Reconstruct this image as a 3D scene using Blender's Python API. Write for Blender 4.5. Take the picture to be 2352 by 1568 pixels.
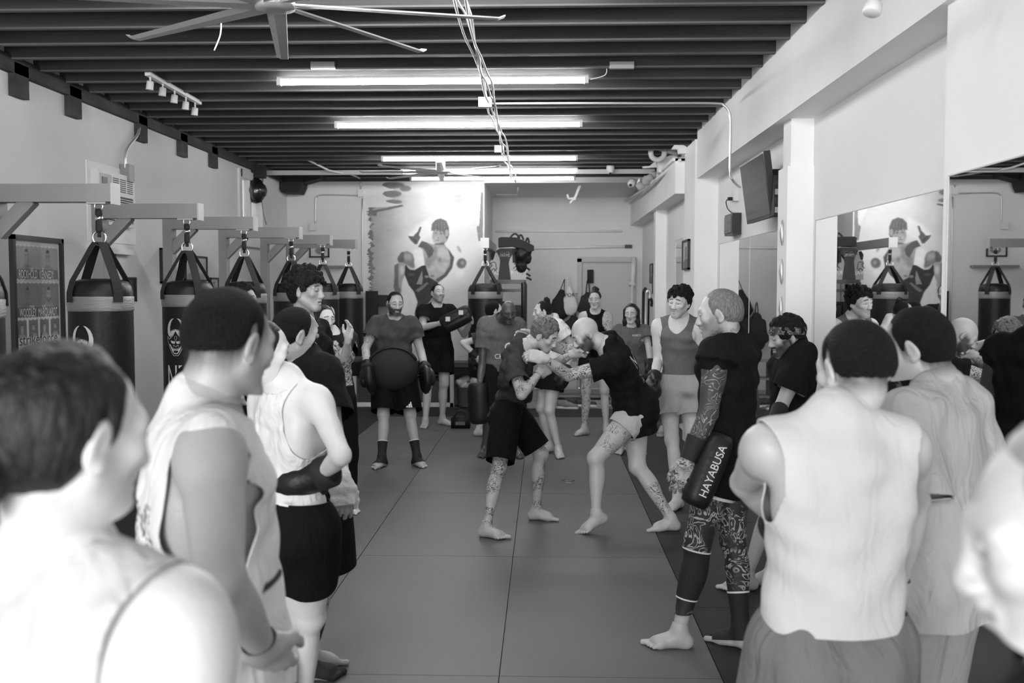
import bpy, bmesh, math, random
import numpy as np
from mathutils import Vector, Matrix
random.seed(7); RNG = np.random.RandomState(7)
for o in list(bpy.data.objects): bpy.data.objects.remove(o)
SC = bpy.context.scene; COL = SC.collection
# ------------------------------------------------------------------ camera
F = 2286.7; CAMZ = 1.75
YAW = math.atan(74/F); PITCH = math.atan(124/F)
cam = bpy.data.cameras.new('camera'); camo = bpy.data.objects.new('camera', cam); COL.objects.link(camo)
cam.lens = 35; cam.sensor_width = 36; cam.clip_start = .05; cam.clip_end = 100
camo.location = (0, 0, CAMZ); camo.rotation_euler = (math.pi/2-PITCH, 0, YAW)
cam.dof.use_dof = True; cam.dof.focus_distance = 6.6; cam.dof.aperture_fstop = 3.5
SC.camera = camo
# ------------------------------------------------------------------ world, light, exposure
w = bpy.data.worlds.new('world'); SC.world = w; w.use_nodes = True
w.node_tree.nodes['Background'].inputs[0].default_value = (1, 1, 1, 1)
w.node_tree.nodes['Background'].inputs[1].default_value = 1.0
def area(name, loc, rot, sx, sy, power):
    l = bpy.data.lights.new(name, 'AREA'); l.shape = 'RECTANGLE'; l.size = sx; l.size_y = sy; l.energy = power
    o = bpy.data.objects.new(name, l); COL.objects.link(o); o.location = loc; o.rotation_euler = rot; return o
area('shopfront_daylight', (-2.4, -5.0, 2.0), (math.radians(90), 0, math.radians(-18)), 5.5, 3.0, 720)
SC.view_settings.view_transform = 'Standard'; SC.view_settings.look = 'None'
SC.view_settings.gamma = 1; SC.view_settings.use_curve_mapping = False
SC.view_settings.exposure = 0.16
# ------------------------------------------------------------------ picture helpers
_cr = Matrix.Rotation(YAW, 3, 'Z') @ Matrix.Rotation(math.pi/2-PITCH, 3, 'X')
CR = np.array(_cr)
def ray(px, py):
    d = CR @ np.array([(px-1176)/F, -(py-784)/F, -1.]); return d/np.linalg.norm(d)
CAM = np.array([0, 0, CAMZ])
def P(px, py, y):
    d = ray(px, py); return CAM + d*(y/d[1])
def FL(px, py, z=0.):
    d = ray(px, py); return CAM + d*((z-CAMZ)/d[2])
def WX(px, py, x):
    d = ray(px, py); return CAM + d*(x/d[0])
def pix(p):
    c = CR.T @ (np.asarray(p, float)-CAM); return (1176+F*c[0]/-c[2], 784-F*c[1]/-c[2])
def RS(px, py, c, L, s=1):
    "point on the pixel's ray at distance L from c (s=+1 the farther)"
    d = ray(px, py); oc = CAM-c; b = d@oc; q = b*b-(oc@oc-L*L)
    if q < 0: return CAM + d*(-b)
    return CAM + d*(-b+s*math.sqrt(q))
# ------------------------------------------------------------------ materials
MATS = {}
def mat(name, v, rough=.6, metal=0., bump=0., bscale=60., var=0., vscale=4., spec=.5, stretch=None, emit=0., attr=None, coat=0., fold=0.):
    if name in MATS: return MATS[name]
    m = bpy.data.materials.new(name); m.use_nodes = True; nt = m.node_tree; N = nt.nodes; L = nt.links
    b = N['Principled BSDF']; c = (v, v, v, 1)
    b.inputs['Base Color'].default_value = c; b.inputs['Roughness'].default_value = rough
    b.inputs['Metallic'].default_value = metal; b.inputs['Specular IOR Level'].default_value = spec
    b.inputs['Coat Weight'].default_value = coat
    if emit: b.inputs['Emission Color'].default_value = (1, 1, 1, 1); b.inputs['Emission Strength'].default_value = emit
    tc = N.new('ShaderNodeTexCoord'); mp = N.new('ShaderNodeMapping'); L.new(tc.outputs['Object'], mp.inputs[0])
    if stretch: mp.inputs['Scale'].default_value = stretch
    colsock = None
    if var:
        n = N.new('ShaderNodeTexNoise'); n.inputs['Scale'].default_value = vscale; n.inputs['Detail'].default_value = 5
        L.new(mp.outputs[0], n.inputs['Vector'])
        r = N.new('ShaderNodeMapRange'); r.inputs[1].default_value = .3; r.inputs[2].default_value = .7
        r.inputs[3].default_value = v*(1-var); r.inputs[4].default_value = v*(1+var)
        L.new(n.outputs[0], r.inputs[0]); colsock = r.outputs[0]
    if attr:
        a = N.new('ShaderNodeAttribute'); a.attribute_name = attr
        if colsock is None: colsock = a.outputs['Color']
        else:
            mm = N.new('ShaderNodeVectorMath'); mm.operation = 'MULTIPLY'; L.new(colsock, mm.inputs[0]); L.new(a.outputs['Color'], mm.inputs[1]); colsock = mm.outputs[0]
    if colsock is not None: L.new(colsock, b.inputs['Base Color'])
    if bump:
        n = N.new('ShaderNodeTexNoise'); n.inputs['Scale'].default_value = bscale; n.inputs['Detail'].default_value = 4
        L.new(mp.outputs[0], n.inputs['Vector'])
        bp = N.new('ShaderNodeBump'); bp.inputs['Strength'].default_value = bump; bp.inputs['Distance'].default_value = .01
        L.new(n.outputs[0], bp.inputs['Height']); L.new(bp.outputs[0], b.inputs['Normal'])
        if fold:
            mp2 = N.new('ShaderNodeMapping'); L.new(tc.outputs['Object'], mp2.inputs[0]); mp2.inputs['Scale'].default_value = (1.3, 1.3, .55)
            n3 = N.new('ShaderNodeTexNoise'); n3.inputs['Scale'].default_value = 11; n3.inputs['Detail'].default_value = 2.5; n3.inputs['Distortion'].default_value = 1.2; L.new(mp2.outputs[0], n3.inputs['Vector'])
            b3 = N.new('ShaderNodeBump'); b3.inputs['Strength'].default_value = fold; b3.inputs['Distance'].default_value = .035; L.new(n3.outputs[0], b3.inputs['Height']); L.new(b3.outputs[0], bp.inputs['Normal'])
    MATS[name] = m; return m
def skin_mat(name, v, ink=.05, kind=0, hair=.03, rough=.45):
    "skin; attribute 'ink' masks tattoos, 'hair' masks brows, beard, lips"
    if name in MATS: return MATS[name]
    m = mat(name, v, rough, bump=.12, bscale=90, var=.06, vscale=9)
    nt = m.node_tree; N = nt.nodes; L = nt.links; b = N['Principled BSDF']
    base = b.inputs['Base Color'].links[0].from_socket
    tc = N.new('ShaderNodeTexCoord')
    def mix(fac, a, bval):
        x = N.new('ShaderNodeMix'); x.data_type = 'FLOAT'; L.new(fac, x.inputs[0]); L.new(a, x.inputs[2])
        x.inputs[3].default_value = bval; return x.outputs[0]
    ai = N.new('ShaderNodeAttribute'); ai.attribute_name = 'ink'
    n1 = N.new('ShaderNodeTexNoise'); n1.inputs['Scale'].default_value = [26, 13, 8][kind]; n1.inputs['Detail'].default_value = 2
    n1.inputs['Distortion'].default_value = [1.6, 2.2, .8][kind]; L.new(tc.outputs['Object'], n1.inputs['Vector'])
    wv = N.new('ShaderNodeMath'); wv.operation = 'SINE'; ml = N.new('ShaderNodeMath'); ml.operation = 'MULTIPLY'; ml.inputs[1].default_value = [40, 46, 30][kind]
    L.new(n1.outputs[0], ml.inputs[0]); L.new(ml.outputs[0], wv.inputs[0])
    r = N.new('ShaderNodeMapRange'); r.interpolation_type = 'SMOOTHSTEP'
    r.inputs[1].default_value = [.0, .25, -.2][kind]; r.inputs[2].default_value = [.5, .7, .1][kind]; L.new(wv.outputs[0], r.inputs[0])
    v1 = N.new('ShaderNodeTexNoise'); v1.inputs['Scale'].default_value = 9; L.new(tc.outputs['Object'], v1.inputs['Vector'])
    r2 = N.new('ShaderNodeMapRange'); r2.inputs[1].default_value = [.46, .42, .25][kind]; r2.inputs[2].default_value = [.56, .5, .35][kind]; L.new(v1.outputs[0], r2.inputs[0])
    mu = N.new('ShaderNodeMath'); mu.operation = 'MULTIPLY'; L.new(r.outputs[0], mu.inputs[0]); L.new(r2.outputs[0], mu.inputs[1])
    m3 = N.new('ShaderNodeMath'); m3.operation = 'MULTIPLY'; L.new(mu.outputs[0], m3.inputs[0]); L.new(ai.outputs['Fac'], m3.inputs[1])
    c1 = mix(m3.outputs[0], base, ink)
    ah = N.new('ShaderNodeAttribute'); ah.attribute_name = 'hair'
    c2 = mix(ah.outputs['Fac'], c1, hair)
    L.new(c2, b.inputs['Base Color'])
    return m
# ------------------------------------------------------------------ objects
def link(name, me, parent=None, loc=None):
    o = bpy.data.objects.new(name, me); COL.objects.link(o)
    if parent is not None: o.parent = parent
    if loc is not None: o.location = loc
    return o
def wpos(o):
    v = Vector((0, 0, 0))
    while o is not None: v += o.location; o = o.parent
    return v
def tag(o, label=None, cat=None, group=None, kind=None):
    if label: o['label'] = label
    if cat: o['category'] = cat
    if group: o['group'] = group
    if kind: o['kind'] = kind
    return o
def empty(name, loc, label=None, cat=None, group=None):
    o = bpy.data.objects.new(name, None); COL.objects.link(o); o.location = tuple(float(x) for x in loc); o.empty_display_size = .1
    return tag(o, label, cat, group)
def mesh_np(name, V, T, m, parent=None, attrs=None, smooth=True, mats=None):
    "mesh from numpy arrays given in world coordinates"
    me = bpy.data.meshes.new(name); off = np.array(wpos(parent)) if parent is not None else np.zeros(3)
    V = np.asarray(V, float)-off; T = np.asarray(T, np.int32); k = T.shape[1]
    me.vertices.add(len(V)); me.vertices.foreach_set('co', V.astype(np.float32).ravel())
    me.loops.add(T.size); me.loops.foreach_set('vertex_index', T.ravel())
    me.polygons.add(len(T)); me.polygons.foreach_set('loop_start', np.arange(0, T.size, k, dtype=np.int32))
    me.polygons.foreach_set('loop_total', np.full(len(T), k, np.int32))
    if smooth: me.polygons.foreach_set('use_smooth', np.ones(len(T), bool))
    me.update(); me.validate()
    if attrs:
        for n, a in attrs.items():
            if a.ndim == 2:
                at = me.color_attributes.new(n, 'FLOAT_COLOR', 'POINT'); c = np.ones((len(V), 4), np.float32); c[:, :3] = a; at.data.foreach_set('color', c.ravel())
            else:
                at = me.attributes.new(n, 'FLOAT', 'POINT'); at.data.foreach_set('value', a.astype(np.float32))
    me.materials.append(m)
    return link(name, me, parent)
def from_bm(name, bm, m, parent=None, smooth=False, bevel=0., world=True):
    if bevel:
        bmesh.ops.bevel(bm, geom=[e for e in bm.edges if e.is_manifold and e.calc_face_angle(0) > .5], offset=bevel, segments=2, affect='EDGES', profile=.5)
    me = bpy.data.meshes.new(name)
    if world and parent is not None: bmesh.ops.translate(bm, verts=bm.verts, vec=-wpos(parent))
    bmesh.ops.recalc_face_normals(bm, faces=bm.faces)
    bm.to_mesh(me); bm.free()
    if smooth:
        for p in me.polygons: p.use_smooth = True
    me.materials.append(m); return link(name, me, parent)
def bbox(bm, lo, hi, M=None):
    lo = [float(a) for a in lo]; hi = [float(a) for a in hi]
    vs = [bm.verts.new((x, y, z)) for x in (lo[0], hi[0]) for y in (lo[1], hi[1]) for z in (lo[2], hi[2])]
    for f in ((0, 1, 3, 2), (4, 6, 7, 5), (0, 4, 5, 1), (2, 3, 7, 6), (0, 2, 6, 4), (1, 5, 7, 3)): bm.faces.new([vs[i] for i in f])
    if M is not None: bmesh.ops.transform(bm, matrix=M, verts=vs)
    return vs
def box(name, lo, hi, m, parent=None, bevel=0., M=None):
    bm = bmesh.new(); bbox(bm, lo, hi, M); return from_bm(name, bm, m, parent, bevel=bevel)
def bar(bm, a, b, w, h, up=(0, 0, 1)):
    "box along a-b, w sideways, h along up"
    a = Vector(a); b = Vector(b); d = (b-a); L = d.length; d.normalize(); u = Vector(up); s = d.cross(u).normalized(); u = s.cross(d)
    M = Matrix((( s.x, d.x, u.x, a.x), (s.y, d.y, u.y, a.y), (s.z, d.z, u.z, a.z), (0, 0, 0, 1)))
    bbox(bm, (-w/2, 0, -h/2), (w/2, L, h/2), M)
def smooth_path(pts, n=6):
    pts = [Vector(p) for p in pts]
    if len(pts) < 3: return pts
    out = []
    for i in range(len(pts)-1):
        p0 = pts[max(i-1, 0)]; p1 = pts[i]; p2 = pts[i+1]; p3 = pts[min(i+2, len(pts)-1)]
        for k in range(n):
            t = k/n; out.append(.5*((2*p1)+(p2-p0)*t+(2*p0-5*p1+4*p2-p3)*t*t+(3*p1-p0-3*p2+p3)*t**3))
    return out+[pts[-1]]
def tube(bm, pts, r, seg=8, closed=False, cap=True, flat=1., up=None):
    pts = [Vector(p) for p in pts]; n = len(pts); rings = []; pu = None
    for i, p in enumerate(pts):
        if closed: d = pts[(i+1) % n]-pts[i-1]
        else: d = pts[min(i+1, n-1)]-pts[max(i-1, 0)]
        if d.length < 1e-9: d = Vector((0, 0, 1))
        d.normalize()
        if pu is None:
            pu = Vector(up) if up else (Vector((0, 0, 1)) if abs(d.z) < .9 else Vector((1, 0, 0)))
        s = d.cross(pu)
        if s.length < 1e-6: s = d.cross(Vector((.3, 1, .2)))
        s.normalize(); u = s.cross(d); pu = u
        rr = r[i] if hasattr(r, '__len__') else r
        rings.append([bm.verts.new(p+(s*math.cos(a)*flat+u*math.sin(a))*rr) for a in [2*math.pi*k/seg for k in range(seg)]])
    for i in range(n if closed else n-1):
        A = rings[i]; B = rings[(i+1) % n]
        for k in range(seg): bm.faces.new((A[k], A[(k+1) % seg], B[(k+1) % seg], B[k]))
    if cap and not closed: bm.faces.new(rings[0][::-1]); bm.faces.new(rings[-1])
def lathe(bm, prof, c, seg=32, axis=(0, 0, 1), capb=True, capt=True):
    ax = Vector(axis).normalized(); R = Vector((0, 0, 1)).rotation_difference(ax).to_matrix(); c = Vector(c); rings = []
    for r, z in prof: rings.append([bm.verts.new(c+R@Vector((r*math.cos(a), r*math.sin(a), z))) for a in [2*math.pi*k/seg for k in range(seg)]])
    for A, B in zip(rings, rings[1:]):
        for k in range(seg): bm.faces.new((A[k], A[(k+1) % seg], B[(k+1) % seg], B[k]))
    if capb: bm.faces.new(rings[0][::-1])
    if capt: bm.faces.new(rings[-1])
def ring_pts(c, r, n=16, normal=(0, 1, 0), sq=1.):
    R = Vector((0, 0, 1)).rotation_difference(Vector(normal).normalized()).to_matrix(); c = Vector(c)
    return [c+R@Vector((r*math.cos(2*math.pi*k/n), r*sq*math.sin(2*math.pi*k/n), 0)) for k in range(n)]
def obj_tube(name, pts, r, m, parent=None, seg=8, sm=0, closed=False, flat=1., up=None):
    bm = bmesh.new(); tube(bm, smooth_path(pts, sm) if sm else pts, r, seg, closed, flat=flat, up=up); return from_bm(name, bm, m, parent, smooth=True)
def copy_tree(o, parent=None):
    c = o.copy(); COL.objects.link(c); c.parent = parent
    for ch in list(o.children): copy_tree(ch, c)
    return c
# ------------------------------------------------------------------ lettering as mesh
def text_mesh(s, size=1., extrude=.0, align='CENTER', sx=1., space=1., shear=0.):
    cu = bpy.data.curves.new('t', 'FONT'); cu.body = s; cu.size = size; cu.align_x = align; cu.extrude = extrude; cu.space_character = space; cu.shear = shear
    cu.resolution_u = 3
    o = bpy.data.objects.new('t', cu); COL.objects.link(o); dg = bpy.context.evaluated_depsgraph_get()
    me = bpy.data.meshes.new_from_object(o.evaluated_get(dg)); bpy.data.objects.remove(o); bpy.data.curves.remove(cu)
    bm = bmesh.new(); bm.from_mesh(me); bpy.data.meshes.remove(me)
    bmesh.ops.remove_doubles(bm, verts=bm.verts, dist=1e-5)
    for v in bm.verts: v.co.x *= sx
    bmesh.ops.triangulate(bm, faces=bm.faces); return bm
def bold(bm, d): pass
def text_on(name, s, size, place, m, parent=None, sx=1., space=1., sub=0, **kw):
    "place maps (u,v) text coordinates to a world point"
    bm = text_mesh(s, size, sx=sx, space=space, **kw)
    for _ in range(6 if sub else 0):
        es = [e for e in bm.edges if e.calc_length() > sub]
        if not es: break
        bmesh.ops.subdivide_edges(bm, edges=es, cuts=1); bmesh.ops.triangulate(bm, faces=[f for f in bm.faces if len(f.verts) > 3])
    for v in bm.verts: v.co = Vector(place(v.co.x, v.co.y))
    return from_bm(name, bm, m, parent)
# ------------------------------------------------------------------ implicit surfaces
def surface_nets(f, lo, h):
    s = f < 0; nx, ny, nz = f.shape
    cnt = np.zeros((nx-1, ny-1, nz-1), np.int16); acc = np.zeros((nx-1, ny-1, nz-1, 3), np.float32)
    for ax in range(3):
        a = [slice(None)]*3; b = [slice(None)]*3; a[ax] = slice(0, -1); b[ax] = slice(1, None); a = tuple(a); b = tuple(b)
        ch = s[a] != s[b]; idx = np.nonzero(ch)
        if not len(idx[0]): continue
        fa = f[a][idx]; fb = f[b][idx]; t = fa/(fa-fb)
        p = np.stack(idx, 1).astype(np.float32); p[:, ax] += t
        o1, o2 = [k for k in range(3) if k != ax]
        for da in (0, 1):
            for db in (0, 1):
                c = [i.copy() for i in idx]; c[o1] = c[o1]-da; c[o2] = c[o2]-db
                ok = (c[0] >= 0) & (c[1] >= 0) & (c[2] >= 0) & (c[0] < nx-1) & (c[1] < ny-1) & (c[2] < nz-1)
                cc = tuple(x[ok] for x in c); cnt[cc] += 1
                acc[cc] += p[ok]
    m = cnt > 0; vid = -np.ones(cnt.shape, np.int32); n = int(m.sum()); vid[m] = np.arange(n)
    V = acc[m]/cnt[m][:, None]*h+lo; Q = []
    for ax in range(3):
        a = [slice(None)]*3; b = [slice(None)]*3; a[ax] = slice(0, -1); b[ax] = slice(1, None)
        ch = s[tuple(a)] != s[tuple(b)]; i = np.nonzero(ch); neg = s[tuple(a)][i]
        o1, o2 = [(1, 2), (2, 0), (0, 1)][ax]
        ok = (i[o1] > 0) & (i[o2] > 0) & (i[o1] < f.shape[o1]-1) & (i[o2] < f.shape[o2]-1)
        i = [x[ok] for x in i]; neg = neg[ok]
        def g(d1, d2):
            c = [x.copy() for x in i]; c[o1] -= d1; c[o2] -= d2; return vid[tuple(c)]
        q = np.stack([g(1, 1), g(0, 1), g(0, 0), g(1, 0)], 1); q[~neg] = q[~neg][:, ::-1]; Q.append(q)
    Q = np.concatenate(Q); return V, Q[(Q >= 0).all(1)]
def clip(V, T, g, attrs=None):
    "keep the part of a triangle mesh where g>0"
    attrs = attrs or {}; inn = g > 0; k = inn[T].sum(1); keep = T[k == 3]; newV = [V]; newA = {n: [a] for n, a in attrs.items()}; tris = [keep]; base = len(V)
    def cut(a, b):
        t = (g[a]/(g[a]-g[b]))[:, None]; newV.append(V[a]*(1-t)+V[b]*t)
        for n, arr in attrs.items(): newA[n].append(arr[a]*(1-t[:, 0])+arr[b]*t[:, 0])
    for cnt in (1, 2):
        S = T[k == cnt]
        if not len(S): continue
        odd = inn[S] if cnt == 1 else ~inn[S]; j = odd.argmax(1); r = np.arange(len(S))
        a = S[r, j]; b = S[r, (j+1) % 3]; c = S[r, (j+2) % 3]; n = len(S)
        cut(a, b); cut(a, c); ab = base+np.arange(n); ac = ab+n; base += 2*n
        if cnt == 1: tris.append(np.stack([a, ab, ac], 1))
        else: tris.append(np.stack([ab, b, c], 1)); tris.append(np.stack([ab, c, ac], 1))
    V = np.concatenate(newV); T = np.concatenate(tris); A = {n: np.concatenate(x) for n, x in newA.items()}
    # weld the cut points that coincide, drop what is unused
    used, inv = np.unique(T, return_inverse=True); V = V[used]; T = inv.reshape(-1, 3); A = {n: x[used] for n, x in A.items()}
    _, first, inv2 = np.unique(np.round(V*1e5).astype(np.int64), axis=0, return_index=True, return_inverse=True)
    inv2 = inv2.ravel(); V = V[first]; T = inv2[T]; A = {n: x[first] for n, x in A.items()}
    ok = (T[:, 0] != T[:, 1]) & (T[:, 1] != T[:, 2]) & (T[:, 0] != T[:, 2])
    return V, T[ok], A
def tri(Q): return np.concatenate([Q[:, [0, 1, 2]], Q[:, [0, 2, 3]]])
def frame(fwd, up):
    u = np.asarray(up, float); u = u/np.linalg.norm(u); f = np.asarray(fwd, float); f = f-u*(f@u); f /= np.linalg.norm(f)
    return np.stack([np.cross(f, u), f, u], 1)       # columns: person's right, forward, up
def nrm(v): v = np.asarray(v, float); return v/np.linalg.norm(v)
class Prim: pass
class SDF:
    def __init__(self): self.p = []
    def cone(self, a, b, rs, tag='', k=.02, ts=None, flat=None, flatdir=None):
        q = Prim(); q.t = 0; q.a = np.asarray(a, float); q.b = np.asarray(b, float)
        rs = [rs]*2 if np.isscalar(rs) else list(rs); ts = ts or list(np.linspace(0, 1, len(rs)))
        x = np.linspace(0, 1, 65); y = np.interp(x, ts, rs)
        if len(rs) > 2:
            for _ in range(3): y[1:-1] = np.convolve(y, np.ones(9)/9, 'same')[1:-1]*0+np.convolve(np.pad(y, 4, mode='edge'), np.ones(9)/9, 'valid')[1:-1]
        q.lut = y; q.rm = max(rs); q.k = k; q.tag = tag
        q.cap = None; q.flat = flat; q.fd = None if flatdir is None else nrm(flatdir)
        m = q.rm*max(1., flat or 1.); q.lo = np.minimum(q.a, q.b)-m; q.hi = np.maximum(q.a, q.b)+m; self.p.append(q); return q
    def ell(self, c, r, R=None, tag='', k=.02, sub=False):
        q = Prim(); q.t = 1; q.c = np.asarray(c, float); q.r = np.asarray([r]*3 if np.isscalar(r) else r, float); q.R = np.eye(3) if R is None else R
        e = np.sqrt(((q.R*q.r)**2).sum(1)); q.lo = q.c-e; q.hi = q.c+e; q.k = k; q.tag = tag; q.sub = sub; self.p.append(q); return q
    def ev(self, X, f, q, infl):
        if q.t == 0:
            ba = q.b-q.a; l2 = float(ba@ba)+1e-12; pa = X-q.a; y = pa@ba/l2; t = np.clip(y, 0, 1); dd = pa-t[..., None]*ba
            if q.flat: 
                c = dd@q.fd; d = np.sqrt(np.maximum((dd*dd).sum(-1)-c*c+(c*q.flat)**2, 0))
            else: d = np.sqrt((dd*dd).sum(-1))
            d = d-q.lut[(t*64).astype(int)]
            if q.cap is not None: d = np.maximum(d, (y-1)*math.sqrt(l2)-q.cap+infl)
        else:
            l = (X-q.c)@q.R; k0 = np.sqrt(((l/q.r)**2).sum(-1)); k1 = np.sqrt(((l/q.r**2)**2).sum(-1))+1e-9; d = k0*(k0-1)/k1
            if q.sub:
                d = -(d+infl); h = np.clip(1-np.abs(f-d)/q.k, 0, 1); return np.maximum(f, d)+h*h*q.k*.25
        d = d-infl; h = np.clip(1-np.abs(f-d)/q.k, 0, 1); return np.minimum(f, d)-h*h*q.k*.25
    def at(self, X, infl=0., flt=None):
        f = np.full(X.shape[:-1], 1.)
        for q in self.p:
            if flt is None or flt(q.tag): f = self.ev(X, f, q, infl)
        return f
    def grid(self, lo, hi, h, infl=0., flt=None, warp=None):
        lo = np.asarray(lo, float); n = np.maximum(np.ceil((np.asarray(hi)-lo)/h).astype(int)+1, 4)
        ax = [lo[i]+h*np.arange(n[i]) for i in range(3)]; f = np.full(tuple(n), .3, np.float64)
        for q in self.p:
            if flt is not None and not flt(q.tag): continue
            m = infl+q.k+2.5*h; i0 = np.clip(np.floor((q.lo-m-lo)/h).astype(int), 0, n); i1 = np.clip(np.ceil((q.hi+m-lo)/h).astype(int)+1, 0, n)
            if (i1 <= i0).any(): continue
            sl = tuple(slice(i0[k], i1[k]) for k in range(3))
            X = np.stack(np.meshgrid(ax[0][sl[0]], ax[1][sl[1]], ax[2][sl[2]], indexing='ij'), -1)
            f[sl] = self.ev(X, f[sl], q, infl)
        if warp is not None:
            near = np.nonzero(np.abs(f) < 3*h+.03); X = np.stack([ax[k][near[k]] for k in range(3)], -1); f[near] += warp(X)
        return f.astype(np.float32), lo
    def bounds(self, flt=None, pad=.03):
        qs = [q for q in self.p if flt is None or flt(q.tag)]
        return np.min([q.lo for q in qs], 0)-pad, np.max([q.hi for q in qs], 0)+pad
    def mesh(self, h, lo=None, hi=None, infl=0., flt=None, warp=None, g=None):
        if lo is None: lo, hi = self.bounds(flt, .02+infl+2*h)
        f, lo = self.grid(lo, hi, h, infl, flt, warp); V, Q = surface_nets(f, lo, h); T = tri(Q)
        if g is not None: V, T, _ = clip(V, T, g(V))
        return V, T
_WD = [nrm(np.random.RandomState(i).randn(3)) for i in range(12)]
def folds(amp=.004, wl=.09, seed=0, stretch=(1, 1, 1)):
    "cloth folds: a few crossing waves, bent by one another"
    r = np.random.RandomState(seed); ph = r.rand(8)*6.28; S = np.array(stretch, float)
    def w(X):
        Y = X*S; k = 6.28/wl; a = np.sin(k*(Y@_WD[seed % 5])+ph[0]+1.8*np.sin(k*.35*(Y@_WD[(seed+1) % 5])+ph[1]))
        b = np.sin(k*.6*(Y@_WD[(seed+3) % 9])+ph[2]+1.5*np.sin(k*.25*(Y@_WD[(seed+4) % 9])+ph[3]))
        return amp*(.5*a+.8*b)*.7
    return w
def blur(A, s):
    if s <= 0: return A
    k = np.exp(-.5*(np.arange(-int(3*s)-1, int(3*s)+2)/s)**2); k /= k.sum(); p = len(k)//2
    for ax in (0, 1):
        B = np.pad(A, [(p, p) if i == ax else (0, 0) for i in (0, 1)], mode='edge'); out = np.zeros_like(A)
        for j, kv in enumerate(k): out += kv*(B[j:j+A.shape[0], :] if ax == 0 else B[:, j:j+A.shape[1]])
        A = out
    return A
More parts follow.
